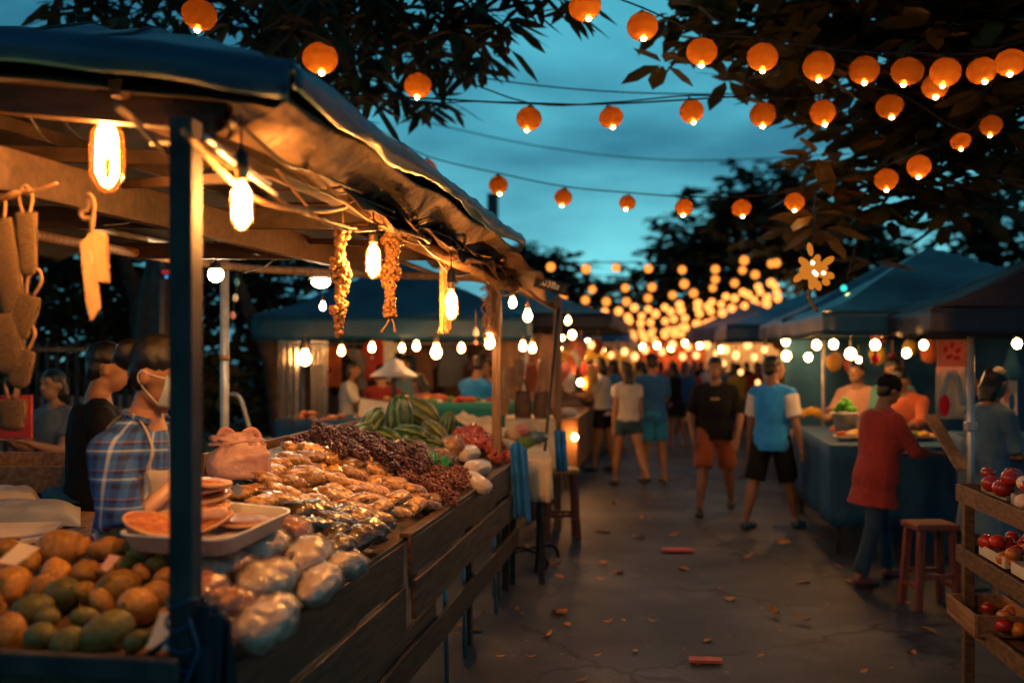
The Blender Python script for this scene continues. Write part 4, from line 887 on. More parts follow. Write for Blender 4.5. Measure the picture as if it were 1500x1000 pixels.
t = thing('curly_garland', 'bulky garland of curly dried fibre beside the wooden post', 'garland', c0); obj('fibre', b, NUT, t, True); obj('string', MB().tube([(0, 0, .1), (0, 0, -.05)], .004, 5), CORD, t)
c0 = Pd(697, 480, 6.8); t = thing('charm_string', 'short string with a hanging glass charm left of the curly garland', 'charm', c0)
obj('string', MB().tube([(0, 0, .12), (0, 0, -.1)], .003, 5), CORD, t); obj('bell', MB().lathe([(.004, .03), (.02, .0), (.024, -.03), (.02, -.034)], (0, 0, -.02), 12), WHITEP, t, True); obj('bead', MB().ell((0, 0, -.1), .018, seg=10, rg=8), mat('pink_bead', (.7, .3, .25)), t, True)
# ------------------------------------------------------------------ woven baskets and cardboard tags, upper left
m, nt = newmat('woven_straw'); WOV = m
tc = N(nt, 'ShaderNodeTexCoord'); w1 = N(nt, 'ShaderNodeTexWave', bands_direction='X'); w1.inputs['Scale'].default_value = 44; w2 = N(nt, 'ShaderNodeTexWave', bands_direction='Z'); w2.inputs['Scale'].default_value = 36
for w_ in (w1, w2): L(nt, tc.outputs['Object'], w_.inputs['Vector']); w_.inputs['Distortion'].default_value = 2.5; w_.inputs['Detail Scale'].default_value = 8
mu = N(nt, 'ShaderNodeMath', operation='MULTIPLY'); L(nt, w1.outputs[1], mu.inputs[0]); L(nt, w2.outputs[1], mu.inputs[1])
c = ramp(nt, mu.outputs[0], [(.0, (.05, .028, .012)), (.35, (.22, .13, .06)), (1, (.36, .23, .11))])
b_ = N(nt, 'ShaderNodeBsdfPrincipled'); b_.inputs['Roughness'].default_value = .75; L(nt, c, b_.inputs['Base Color']); bp = N(nt, 'ShaderNodeBump'); bp.inputs['Distance'].default_value = .004; L(nt, mu.outputs[0], bp.inputs['Height']); L(nt, bp.outputs[0], b_.inputs['Normal']); out(nt, b_.outputs[0])
def pouch(px, py, w, h, ang, label, shape=0, zc=2.9):
    p = Pd(px, py, zc); W_ = w/F*zc/2; H_ = h/F*zc/2
    t = thing('woven_pouch', label, 'woven basket', p, TH); t.rotation_euler = (0, radians(-ang), TH)
    rs = []
    for i in range(17):
        k = i/16; z = H_*(1-2*k); ww = W_*(.55+.45*sin(pi*min(1, .25+k*.6))) if shape == 0 else W_*(1-.25*k); ww *= 1 if k < .93 else .9-.3*(k-.93)/.07
        rs.append([V((math.copysign(abs(cos(a))**.7, cos(a))*ww, math.copysign(abs(sin(a))**.7, sin(a))*ww*.45, z)) for a in [2*pi*j/24 for j in range(24)]])
    obj('basket', MB().rings(rs), WOV, t, True); obj('loop', MB().tube(catmull([(-.01, 0, H_), (-.02, 0, H_+.05), (0, 0, H_+.08), (.02, 0, H_+.05), (.01, 0, H_)], 4), .005, 6), CORD, t, True); return t
pouch(12, 400, 40, 160, 8, 'longest flat woven pouch hanging at the top left')
pouch(40, 358, 32, 92, 2, 'hanging straw tassel beside the longest pouch', 1)
pouch(33, 465, 38, 68, -18, 'small woven pouch tilted right, upper of two')
pouch(10, 505, 52, 90, 10, 'wide woven pouch bulging at the left edge, middle height')
pouch(30, 540, 36, 56, -12, 'small woven pouch tilted right, lower of two')
pouch(18, 608, 44, 46, 0, 'little round woven basket hanging lowest before a red board', 1)
t = Pd(20, 610, 3.0); tag(obj('red_board', MB().bar(t+V((-.06, 0, -.06)), t+V((.06, .0, -.06)), .012, .0) if 0 else MB().box((0, 0, 0), (.11, .01, .13)), mat('red_board', (.35, .03, .02), (.25, .02, .015), .5), None, loc=t, rot=(0, 0, TH)), 'small red board hanging behind the lowest woven basket', 'board')
cable('jute_string', [Pd(42, 315, 2.95), Pd(30, 420, 2.95), Pd(32, 500, 2.95), Pd(20, 585, 2.95)], .005, 'brown cord joining the hanging woven pouches', CORD)
def tagboard(pts, zc, label, slot=None):
    t = thing('cardboard_tag', label, 'tag', Pd(pts[0][0], pts[0][1], zc[0])); o = t.location.copy()
    b = MB(); vs = [Pd(x, y, z)-o for (x, y), z in zip(pts, zc)]; n = len(vs); off = CF*.006
    b.add(vs+[v+off for v in vs], [tuple(range(n)), tuple(reversed(range(n, 2*n)))]+[(i, i+n, (i+1) % n+n, (i+1) % n) for i in range(n)])
    obj('board', b, CARD, t, bevel=.001); return t
t = tagboard([(134, 337), (117, 357), (121, 400), (126, 440), (133, 470), (147, 449), (140, 390)], [2.6, 2.55, 2.55, 2.55, 2.55, 2.62, 2.62], 'long orange lit cardboard tag hanging left of the first bulb')
obj('slot', MB().tube([Pd(x, y, 2.54)-t.location for x, y in ((134, 386), (132, 370), (131, 368), (132, 385))], .002, 4), CARDP, t)
tagboard([(134, 337), (152, 340), (157, 345), (160, 413), (155, 415), (141, 411)], [2.6, 2.68, 2.68, 2.68, 2.68, 2.62], 'shorter cardboard tag facing front, folded behind the long one')
cable('tag_hook', [Pd(134, 342, 2.6), Pd(133, 322, 2.6), Pd(122, 320, 2.6), Pd(118, 311, 2.6), Pd(128, 306, 2.6), Pd(130, 286, 2.6), Pd(137, 298, 2.6), Pd(136, 318, 2.6), Pd(134, 336, 2.6)], .006, 'looped cord hook above the cardboard tags', CORD)
b = MB(); b.tube(catmull([Pd(-20, 297, 2.8), Pd(0, 291, 2.8), Pd(30, 282, 2.8), Pd(55, 278, 2.8), Pd(84, 268, 2.8)], 6), [.012]*6+[.02]*6+[.014]*5+[.008]*8, 8, .4)
tag(obj('wooden_spoon', b, WOOD, None, True), 'pale wooden spoon laid on the inner beam, upper left', 'spoon')
# ------------------------------------------------------------------ table behind, left
c = G(60, 745, .95); BT = thing('side_table', 'wooden side table with folded cloths behind the fruit crate', 'table', (-2.75, 3.6, 0))
obj('table_top', MB().box((0, 0, .92), (1.15, 1.3, .04)), WOOD, BT, bevel=.004)
obj('apron_board', MB().box((0, -.66, .80), (1.15, .02, .2)), WOOD, BT)
for sx_ in (-1, 1):
    for sy_ in (-1, 1): obj('leg', MB().box((sx_*.52, sy_*.6, .45), (.06, .06, .9)), WOOD, BT)
t = thing('wooden_crate', 'shallow wooden crate on the far side of the side table', 'crate', G(75, 715, .94)); t.rotation_euler = (0, 0, .15)
for n_, a_, s_ in (('side_board', (0, -.18, .07), (.75, .02, .14)), ('side_board', (0, .18, .09), (.75, .02, .18)), ('end_board', (-.37, 0, .08), (.02, .34, .15)), ('end_board', (.37, 0, .08), (.02, .34, .15)), ('base', (0, 0, .01), (.72, .34, .02))): obj(n_, MB().box(a_, s_), WOOD, t, bevel=.003)
def cl(px0, px1, py0, py1, z, h, label, m, nm='folded_cloth'):
    a, b2, c2, d = G(px0, py1, z), G(px1, py1, z), G(px1, py0, z), G(px0, py0, z); cc = (a+b2+c2+d)/4
    def f(u, v): p = a.lerp(b2, u).lerp(d.lerp(c2, u), v)-cc; e = (1-abs(2*u-1)**5)*(1-abs(2*v-1)**5); return V((p.x, p.y, h*e+.008*noise.noise(V((u*6, v*3, z*9)))))
    return tag(obj(nm, MB().sheet(f, 30, 16), m, None, True, loc=cc), label, 'cloth')
cl(-60, 118, 742, 772, .95, .06, 'pale grey folded cloth on the side table near its front edge', mat('grey_cloth', (.42, .44, .46), (.3, .32, .35), .8, 6, .3, 20))
cl(60, 118, 720, 738, .96, .04, 'small bright blue cloth beside the crate on the side table', BLUECLOTH)
cl(-40, 60, 730, 744, .96, .08, 'beige folded paper stack on the side table', CARDP)
t = thing('kitchen_knife', 'kitchen knife with wooden handle lying behind the mangoes', 'knife', G(30, 788, 1.06)); t.rotation_euler = (0, -.12, .5)
obj('blade', MB().slab((.0, -.018, 0), (.16, -.012, 0), (.2, .012, 0), (0, .02, 0), .003), METAL_L, t); obj('handle', MB().tube([(-.13, 0, 0), (-.06, 0, .004), (.0, 0, 0)], [.012, .015, .012], 8, .6), WOOD, t, True)
card([G(-30, 800, 1.03), G(60, 795, 1.03), G(95, 768, 1.03), G(-10, 770, 1.03)], 'pale cutting board under the knife behind the mangoes', CARDP, .012)
for x, y, h, r, lb in ((108, 712, .12, .035, 'brown jar standing at the right end of the side table crate'), (100, 700, .10, .03, 'second brown jar behind the first at the crate end')):
    t = thing('clay_jar', lb, 'jar', G(x, y+18, .96)); obj('body', MB().lathe([(r*.8, 0), (r, .02), (r, h*.7), (r*.7, h*.9), (r*.75, h)], seg=14), WOOD, t, True); obj('lid', MB().lathe([(r*.8, h), (r*.8, h+.015), (.005, h+.02)], seg=14), CARD, t, True)
# ------------------------------------------------------------------ people
def cloth_mat(name, a, b2=None, bs=22): return mat(name, a, b2 or tuple(x*.7 for x in a), .85, 5, .35, bs, bdist=.01, sheen=.15, spec=.2)
BLACKC = mat('black_cotton', (.010, .011, .014), (.006, .007, .009), .9, 5, .35, 22, bdist=.01, spec=.15) 
def seg3(a, b, n=4): return [V(a).lerp(V(b), i/n) for i in range(n+1)]
def person(label, px=None, foot=None, head=None, rot=0, h=None, loc=None, female=False, skin=SKIN, legs=((0, 0), (0, 0)), arms=((5, 8, 10), (5, 8, 10)), lean=3, nod=0, turn=0, side=0, top=None, sleeve=.6, hem=-.10, bottom=None, blen=.5, skirt=False, hair='short', hairmat=None, shoes=None, vox=.012, mask=False, hat=None, loose=.016, spread=.02, extra=None, group=None, legless=False):
    """root at the feet; the body faces local +y. angles in degrees"""
    if loc is None: loc = G(px, foot); 
    loc = V(loc)
    if h is None: zc = (loc-C0).dot(CF); h = HC-(head-HOR)/F*zc-loc.z
    s = h/1.76; sw = .165 if female else .19; hw = .095 if female else .088
    t = thing('person', label, 'person', loc, radians(rot), group); t.scale = (s, s, s)
    r_ = radians; d = V((sin(r_(side)), sin(r_(lean)), cos(r_(lean)))).normalized(); X = V((1, 0, 0)); Fw = d.cross(X)*-1; Fw = V((0, cos(r_(lean)), -sin(r_(lean))))
    pel = V((0, 0, .93)); J = []; lows = []
    for i, sg in enumerate((-1, 1)):
        a, k = legs[i]; a, k = r_(a), r_(k); hip = pel+V((sg*hw, 0, -.03)); kn = hip+V((sg*(.012+spread*.5), sin(a)*.43, -cos(a)*.43)); an = kn+V((sg*spread*.6, sin(a-k)*.42, -cos(a-k)*.42)); J.append((hip, kn, an, a-k)); lows.append(an.z)
    dz = .075-min(lows)
    if abs(dz) > 0:
        pel.z += dz; J = [(a+V((0, 0, dz)), b+V((0, 0, dz)), c+V((0, 0, dz)), e) for a, b, c, e in J]
    def tor(inf, lo, hi, wide=1.0):
        prof = [(-.16, .150, .105), (-.08, .168, .118), (0, .165, .112), (.10, .135 if female else .148, .098), (.20, .138 if female else .158, .105 if female else .11), (.31, .160 if female else .178, .118 if female else .115), (.40, .166 if female else .186, .10), (.44, .128 if female else .145, .088), (.475, .086, .072), (.505, .066, .064), (.53, .058, .060)]
        rs = []; xs = [q for q in prof if lo <= q[0] <= hi]
        if xs[0][0] > lo: xs = [(lo, xs[0][1]*wide, xs[0][2]*wide)]+xs
        for z, rx, ry in xs:
            c = pel+d*z+Fw*(.012*sin(z*6)); rs.append([c+X*((rx+inf)*cos(a)*1)+Fw*((ry+inf)*math.copysign(abs(sin(a))**.9, sin(a))) for a in [2*pi*j/20 for j in range(20)]])
        return rs
    B = MB(); B.rings(tor(0, -.16, .53)); nb = pel+d*.50; nk = nb+d*.065+V((0, .018, 0))
    hc = nk+d*.085+V((0, .02+.035*sin(r_(nod)), -.03*(1-cos(r_(nod))))); B.tube([nb-d*.03, nb+d*.04, nk+d*.03], [.062, .054, .056] if not female else [.054, .046, .048], 12)
    HR = Euler((-r_(nod), 0, r_(turn)), 'XYZ').to_matrix()
    def hp(x, y, z): return hc+HR @ V((x, y, z))
    B.ell(hp(0, -.008, .025), (.076, .094, .098), HR, 18, 14); B.ell(hp(0, .028, -.045), (.055, .062, .066), HR, 14, 10)   # skull, jaw
    B.tube([hp(0, .088, .018), hp(0, .108, -.018), hp(0, .095, -.026)], [.009, .015, .010], 8)                      # nose
    B.ell(hp(0, .082, -.055), (.024, .012, .008), HR, 8, 6); B.ell(hp(0, .080, -.067), (.020, .012, .008), HR, 8, 6)
    for sg in (-1, 1):
        B.ell(hp(sg*.079, -.008, -.006), (.010, .017, .026), HR, 8, 6); B.ell(hp(sg*.03, .078, .045), (.022, .012, .008), HR, 8, 6)
    hands = []
    for i, sg in enumerate((-1, 1)):
        pt, ab, el = [r_(q) for q in arms[i]]; sh = pel+d*.405+X*(sg*(sw-.01)); ud = V((sg*sin(ab)*cos(pt), sin(pt), -cos(pt)*cos(ab))).normalized(); e = sh+ud*.29
        fx = V((-sg*.35*sin(el), sin(pt+el), -cos(pt+el))).normalized()
        if abs(el) < .3: fx = (ud*.8+fx*.2).normalized()
        w = e+fx*.25
        B.tube(seg3(sh, e, 4), [.060, .052, .047, .043, .041], 12); B.ell(sh, .062, None, 12, 8); B.tube(seg3(e, w, 4), [.042, .043, .037, .030, .026], 12)
        sd = fx.cross(V((0, 0, 1))) if abs(fx.z) < .9 else V((0, 1, 0)); sd = (sd-fx*sd.dot(fx)).normalized(); nrm = fx.cross(sd)
        B.tube([w-fx*.01, w+fx*.03, w+fx*.085], [.028, .038, .036], 10, .45, ax=sd)
        for k in range(4):
            b0 = w+fx*.08+sd*(.027-.018*k); l = (.065, .078, .072, .055)[k]; B.tube([b0, b0+fx*l*.5+nrm*.004, b0+fx*l+nrm*.018], [.0095, .009, .0075], 7)
        b0 = w+fx*.03+sd*.03; B.tube([b0, b0+fx*.03+sd*.022, b0+fx*.06+sd*.03], [.012, .011, .008], 7)
        hands.append((sh, e, w, ud, fx))
    if not legless:
        for hip, kn, an, aa in J:
            B.tube(seg3(hip, kn, 4), [.088, .086, .074, .062, .054], 14); B.tube(seg3(kn, an, 5), [.054, .056, .058, .047, .036, .032], 12)
            f = V((0, cos(min(.5, max(-.7, aa*.5))), sin(aa*.5)*.5)).normalized(); hl = an+V((0, -.035, -.045))
            B.tube([an+V((0, -.01, .01)), hl, hl+V((0, .06, -.004)), hl+V((0, .15, -.012)), hl+V((0, .20, -.016))], [.036, .036, .038, .036, .024], 10, .8)
    for sh, e, w, ud, fx in hands: B.tube([pel+d*.485, pel+d*.45+(sh-pel-d*.405)*.5, sh+d*.0], [.05, .058, .055], 12)
    body = remesh(B, vox, skin, 'body', t, 0, smooth=1)
    if top:
        C = MB(); C.rings(tor(loose, hem, .50, 1.08 if hem > -.2 else 1.3))
        if not legless or hem < -.1: pass
        for sh, e, w, ud, fx in hands:
            if sleeve > 1: C.tube(seg3(sh, e, 3)+seg3(e, e.lerp(w, sleeve-1), 3)[1:], [.074, .066, .06, .056, .056, .052, .05], 12)
            else: C.tube(seg3(sh, sh.lerp(e, sleeve), 3), [.074, .070, .068, .072], 12)
            C.ell(sh, .073, None, 12, 8); C.tube([pel+d*.47, pel+d*.445+(sh-pel-d*.405)*.5, sh], [.058, .07, .068], 12)
        remesh(C, vox, top, 'shirt', t, .009, 10)
    if bottom and not legless:
        C = MB(); C.rings(tor(.014, -.16, .02))
        if skirt:
            c0 = pel+V((0, 0, -.05)); rs = []
            for k in range(6): q = k/5; rs.append([c0+V((cos(a)*(.175+.05*q), sin(a)*(.13+.06*q), -blen*.85*q)) for a in [2*pi*j/20 for j in range(20)]])
            C.rings(rs)
        else:
            for hip, kn, an, aa in J:
                if blen <= 1: C.tube(seg3(hip+V((0, 0, .03)), hip.lerp(kn, blen), 3), [.1, .106, .104, .102], 14)
                else: C.tube(seg3(hip+V((0, 0, .03)), kn, 3)+seg3(kn, kn.lerp(an, blen-1), 3)[1:], [.1, .096, .08, .068, .066, .064, .062], 12)
        remesh(C, vox, bottom, 'skirt' if skirt else ('trousers' if blen > 1 else 'shorts'), t, .008, 9)
    # hair
    hm = hairmat or HAIR
    C = MB(); 
    if hair != 'none':
        up_ = .052 if hair == 'short' else .045
        C.ell(hp(0, -.020, up_+.008), (.083, .098, .084), HR, 18, 14); C.ell(hp(0, -.050, .0), (.076, .060, .078), HR, 16, 10)
        if hair in ('long',): C.tube([hp(0, -.06, .03), hp(0, -.095, -.08), hp(0, -.10, -.2), hp(0, -.10, -.32)], [.07, .08, .075, .03], 14, .6, ax=X)
        if hair == 'bun': C.ell(hp(0, -.135, .03), (.058, .056, .055), HR, 14, 10)
        if hair == 'shoulder': C.tube([hp(0, -.05, .03), hp(0, -.07, -.06), hp(0, -.07, -.15)], [.08, .088, .06], 14, .75, ax=X)
        hh = remesh(C, .010, hm, 'hair', t, .005, 40, 1)
    if shoes:
        for hip, kn, an, aa in J:
            hl = an+V((0, -.035, -.045)); C = MB()
            C.tube([hl+V((0, -.02, .01)), hl+V((0, .0, .008)), hl+V((0, .06, .004)), hl+V((0, .15, -.006)), hl+V((0, .215, -.014))], [.030, .046, .046, .045, .03], 12, .8)
            obj('shoe', C, shoes, t, True)
    if mask:
        mm2 = MB()
        def mf(u, v):
            a = (u-.5)*2.3; z = .02-.105*v; r = .0; x = sin(a)*(.066-.012*abs(v-.5)); y = .030+cos(a)*(.078-.03*abs(v-.45)*1.6); return hp(x, y, z)
        mm2.sheet(mf, 16, 10); obj('face_mask', mm2, mat('pale_mask', (.30, .38, .42), (.25, .33, .37), .75), t, True, solid=.004)
        for sg in (-1, 1):
            obj('ear_loop', MB().tube(catmull([mf(.5+sg*.5, .08), hp(sg*.078, .014, .012), hp(sg*.084, -.020, .016), hp(sg*.081, -.022, -.022), mf(.5+sg*.5, .92)], 5), .0017, 5), WHITEP, t, True)
    if hat: 
        k, hmt = hat
        if k == 'cap': obj('cap', MB().ell(hp(0, -.014, .062), (.09, .105, .078), HR, 18, 12), hmt, t, True); obj('brim', MB().tube([hp(0, .07, .065), hp(0, .15, .05)], [.07, .045], 14, .12, ax=X), hmt, t, True)
        if k == 'beanie': obj('cap', MB().ell(hp(0, -.016, .052), (.092, .108, .092), HR, 18, 12), hmt, t, True)
    # eyes
    for sg in (-1, 1):
        e = MB().ell(hp(sg*.031, .079, .024), (.012, .006, .006), HR, 8, 6); obj('eye', e, mat('dark_eye', (.02, .012, .01), rough=.2), t, True)
    t['_'] = 0; del t['_']
    return t, pel, hp, hands, d, Fw
CT_ = cloth_mat
# --- the masked vendor
m, nt = newmat('blue_plaid'); PLAID = m
tc = N(nt, 'ShaderNodeTexCoord'); mp = N(nt, 'ShaderNodeMapping'); mp.inputs['Rotation'].default_value = (0, .06, .1); L(nt, tc.outputs['Object'], mp.inputs[0]); sx = N(nt, 'ShaderNodeSeparateXYZ'); L(nt, mp.outputs[0], sx.inputs[0])
geo = N(nt, 'ShaderNodeTexCoord')
def band(sock, freq, stops, off=0.0):
    ma = N(nt, 'ShaderNodeMath', operation='MULTIPLY_ADD'); ma.inputs[1].default_value = freq; ma.inputs[2].default_value = off; L(nt, sock, ma.inputs[0])
    fr = N(nt, 'ShaderNodeMath', operation='FRACT'); L(nt, ma.outputs[0], fr.inputs[0]); return ramp(nt, fr.outputs[0], stops, 'CONSTANT')
a0 = N(nt, 'ShaderNodeMath', operation='SUBTRACT'); a0.inputs[1].default_value = .07; L(nt, sx.outputs[1], a0.inputs[0]); a1 = N(nt, 'ShaderNodeMath', operation='ARCTAN2'); L(nt, sx.outputs[0], a1.inputs[0]); L(nt, a0.outputs[0], a1.inputs[1])
hz = band(sx.outputs[2], 11.5, [(0, (.02, .10, .36)), (.22, (.012, .02, .10)), (.42, (.02, .12, .40)), (.52, (.42, .52, .62)), (.60, (.02, .09, .34)), (.75, (.012, .02, .12)), (.86, (.35, .16, .08)), (.9, (.02, .10, .36))], 50)
vt = band(a1.outputs[0], 2.6, [(0, (.02, .13, .42)), (.2, (.01, .02, .09)), (.4, (.02, .12, .42)), (.55, (.50, .58, .66)), (.64, (.02, .11, .40)), (.85, (.01, .02, .1))], 50)
mx = N(nt, 'ShaderNodeMix', data_type='RGBA'); mx.inputs[0].default_value = .5; L(nt, hz, mx.inputs[6]); L(nt, vt, mx.inputs[7])
b = N(nt, 'ShaderNodeBsdfPrincipled'); b.inputs['Roughness'].default_value = .85; L(nt, mx.outputs[2], b.inputs['Base Color'])
no = N(nt, 'ShaderNodeTexNoise'); no.inputs['Scale'].default_value = 14; L(nt, tc.outputs['Object'], no.inputs['Vector']); bp = N(nt, 'ShaderNodeBump'); bp.inputs['Strength'].default_value = .5; bp.inputs['Distance'].default_value = .02; L(nt, no.outputs[0], bp.inputs['Height']); L(nt, bp.outputs[0], b.inputs['Normal']); out(nt, b.outputs[0])
vloc = Pd(188, 700, 3.35); vloc.z = 0
DENIM = cloth_mat('blue_denim', (.018, .055, .11)); APRON = cloth_mat('beige_apron', (.42, .37, .29), (.34, .29, .22)); STRIPE = mat('striped_apron', (.16, .2, .25), (.07, .09, .13), .85, 10, .4, 30, stretch=(14, 14, 1))
ven, pel, hp, hd, dd, Fw = person('masked vendor with a dark hair bun, blue plaid shirt and apron, looking down', loc=vloc, h=1.76, rot=-97, female=True, arms=((8, 6, 35), (20, 12, 50)), lean=7, nod=18, top=PLAID, sleeve=.86, hem=-.16, bottom=DENIM, blen=1.9, hair='bun', mask=True, vox=.009, loose=.010, shoes=mat('black_shoe', (.02, .02, .02), rough=.5))
ap = MB()
def apf(u, v):
    a = (u-.5)*2.9; z = .36-.88*v; rx, ry = .175+.03*v, .15+.03*v; c = pel+dd*z; return c+V((1, 0, 0))*(rx*sin(a)*(.75+.25*min(1, v*2.2)))+Fw*(ry*cos(a)+.012+.004*sin(a*14))
ap.sheet(apf, 30, 24); obj('apron', ap, APRON, ven, True, solid=.004)
for sg in (-1, 1): obj('apron_strap', MB().tube(catmull([apf(.5+sg*.32, 0), pel+dd*.43+V((sg*.085, 0, 0))+Fw*.105, pel+dd*.525+V((sg*.07, 0, 0))+Fw*.01, pel+dd*.44+V((sg*.05, 0, 0))-Fw*.105, pel+dd*.2-Fw*.13+V((-sg*.02, 0, 0))], 5), .008, 6, .35), APRON, ven, True)
wr = MB(); wr.tube(catmull([pel+V((-.19, -.02, .02)), pel+V((-.12, .12, .0)), pel+V((.1, .14, .02)), pel+V((.19, 0, .0)), pel+V((.08, -.14, .03)), pel+V((-.1, -.14, .0)), pel+V((-.19, -.02, .02))], 5), .03, 8, .5); obj('tied_jacket', wr, DENIM, ven, True)
obj('collar', MB().tube(catmull([pel+dd*.50+V((.05, .06, 0)), pel+dd*.52+V((.075, 0, 0)), pel+dd*.52+V((0, -.07, .01)), pel+dd*.52+V((-.075, 0, 0)), pel+dd*.50+V((-.05, .06, 0))], 5), .016, 8, .5), PLAID, ven, True)
# --- man in black behind
bl = Pd(132, 600, 4.9); bl.z = 0
person('man in a black shirt with cropped hair standing behind the vendor, seen from the back', loc=bl, h=HC+20/F*4.9, rot=-52, arms=((12, 12, 40), (15, 12, 40)), lean=4, nod=6, turn=-14, top=BLACKC, sleeve=.95, bottom=BLACKC, blen=1.9, vox=.011, loose=.03)
bl = Pd(86, 600, 7.0); bl.z = 0
person('dim figure in a grey top beside the metal fence, far left', loc=bl, h=1.58, rot=170, female=True, arms=((30, 5, 80), (30, 5, 80)), top=cloth_mat('grey_top', (.12, .14, .16)), bottom=BLACKC, blen=1.9, hair='shoulder')
# --- street
WHT = cloth_mat('white_cotton', (.62, .60, .58)); CY = cloth_mat('turquoise_cotton', (.02, .28, .85)); RUST = cloth_mat('rust_cotton', (.26, .07, .03)); BLU = cloth_mat('mid_blue_cotton', (.02, .12, .36)); TURQ = cloth_mat('turquoise_shorts', (.015, .24, .55)); REDC = cloth_mat('red_cotton', (.36, .04, .03)); GREYB = cloth_mat('blue_grey_cotton', (.10, .19, .26)); YEL = cloth_mat('yellow_cotton', (.6, .38, .05)); ORG = cloth_mat('orange_cotton', (.5, .12, .05))
SHOE = mat('dark_shoe', (.03, .03, .035), rough=.6); SHOEB = mat('blue_shoe', (.05, .12, .2), rough=.6); SHOER = mat('shoe_red_sole', (.14, .05, .06), rough=.6)
person('woman in a white t-shirt and black shorts, leftmost of the group at the left stalls', 884, 690, 520, 70, female=True, top=WHT, sleeve=.6, bottom=BLACKC, blen=.6, hair='shoulder', arms=((35, 10, 60), (30, 10, 70)), legs=((6, 0), (-6, 4)), shoes=SHOE)
person('long haired woman in a white top and denim shorts stepping away with one heel lifted', 920, 712, 526, 25, female=True, top=cloth_mat('pale_grey_top', (.45, .43, .42)), sleeve=.4, hem=-.04, bottom=DENIM, blen=.45, hair='long', arms=((0, 6, 10), (5, 8, 15)), legs=((12, 4), (-16, 22)), shoes=SHOE)
person('man in a blue t-shirt and turquoise shorts with arms raised to the stall', 957, 705, 515, 28, top=BLU, sleeve=.8, bottom=TURQ, blen=.85, arms=((25, 15, 90), (20, 18, 80)), legs=((3, 0), (-4, 4)), hem=-.14)
person('woman in a short black dress behind the man in turquoise shorts', 990, 656, 528, 60, female=True, top=BLACKC, hem=-.14, bottom=BLACKC, skirt=True, blen=.3, hair='long', arms=((10, 8, 60), (10, 8, 60)), legs=((4, 0), (-8, 8)), skin=SKIN)
tt, pel, hp, hd, dd, Fw = person('man walking in a black t-shirt with a small yellow print and rust coloured shorts', 1048, 752, 517, 176, skin=SKIN_D, top=BLACKC, sleeve=.85, bottom=RUST, blen=.95, arms=((8, 18, 22), (-8, 20, 28)), spread=.06, legs=((-12, 16), (14, 4)), shoes=SHOE, hem=-.12, loose=.024, hat=None)
pr = MB()
for k in range(5): pr.box(pel+dd*.34+V((-.04+.02*k, 0, 0))+Fw*.155, (.013, .004, .022+.008*(k % 2)))
obj('chest_print', pr, mat('yellow_print', (.55, .38, .1)), tt)
tt, pel, hp, hd, dd, Fw = person('person in a turquoise t-shirt with white sleeves and black shorts, seen from behind', 1130, 773, 514, -32, skin=SKIN_D, top=CY, sleeve=.2, bottom=BLACKC, blen=1.0, arms=((4, 12, 8), (-4, 16, 14)), legs=((-14, 3), (14, 0)), spread=.06, turn=-40, shoes=SHOEB, hem=-.16, loose=.026)
for sh, e, w, ud, fx in hd: C = MB(); C.tube(seg3(sh+ud*.01, sh.lerp(e, .8), 3), [.084, .078, .078, .08], 12); remesh(C, .012, WHT, 'sleeve', tt, .006, 10)
rt, pel, hp, hd, dd, Fw = person('person in a long red shirt, dark cap and jeans leaning towards the blue counter', 1285, 852, 540, -66, skin=SKIN_D, top=REDC, sleeve=1.5, hem=-.30, bottom=DENIM, blen=1.95, arms=((18, 18, 62), (30, 12, 55)), legs=((15, 4), (-15, 4)), lean=6, nod=18, shoes=SHOER, hat=('beanie', BLACKC), loose=.05)
person('person in a long blue grey smock with tied dark hair, behind the white pole', loc=(lambda p: (p.x, p.y, 0))(Pd(1443, 700, 6.9)), h=1.60, rot=-60, female=True, top=GREYB, sleeve=.95, hem=-.16, bottom=GREYB, skirt=True, blen=.5, arms=((15, 8, 60), (15, 8, 60)), lean=6, nod=12, hair='shoulder', loose=.035)
def gp(px, zc): p = Pd(px, 600, zc); return (p.x, p.y, 0)
person('stallholder in an orange top bending over the blue counter', loc=gp(1332, 9.6), h=1.60, rot=150, female=False, top=ORG, sleeve=1.6, bottom=BLACKC, blen=1.9, lean=24, nod=25, arms=((45, 15, 40), (40, 15, 40)))
person('stallholder in a teal top standing behind the blue counter', loc=gp(1308, 10.0), h=1.66, rot=170, female=True, top=cloth_mat('teal_cotton', (.10, .28, .26)), sleeve=.9, bottom=BLACKC, blen=1.9, lean=10, nod=20, arms=((30, 10, 50), (40, 10, 50)), hair='shoulder')
person('stallholder in a peach shirt left of the red shirted person', loc=gp(1262, 10.2), h=1.62, rot=150, top=cloth_mat('peach_cotton', (.5, .28, .2)), sleeve=.9, bottom=BLACKC, blen=1.9, lean=12, arms=((40, 10, 50), (40, 10, 50)))
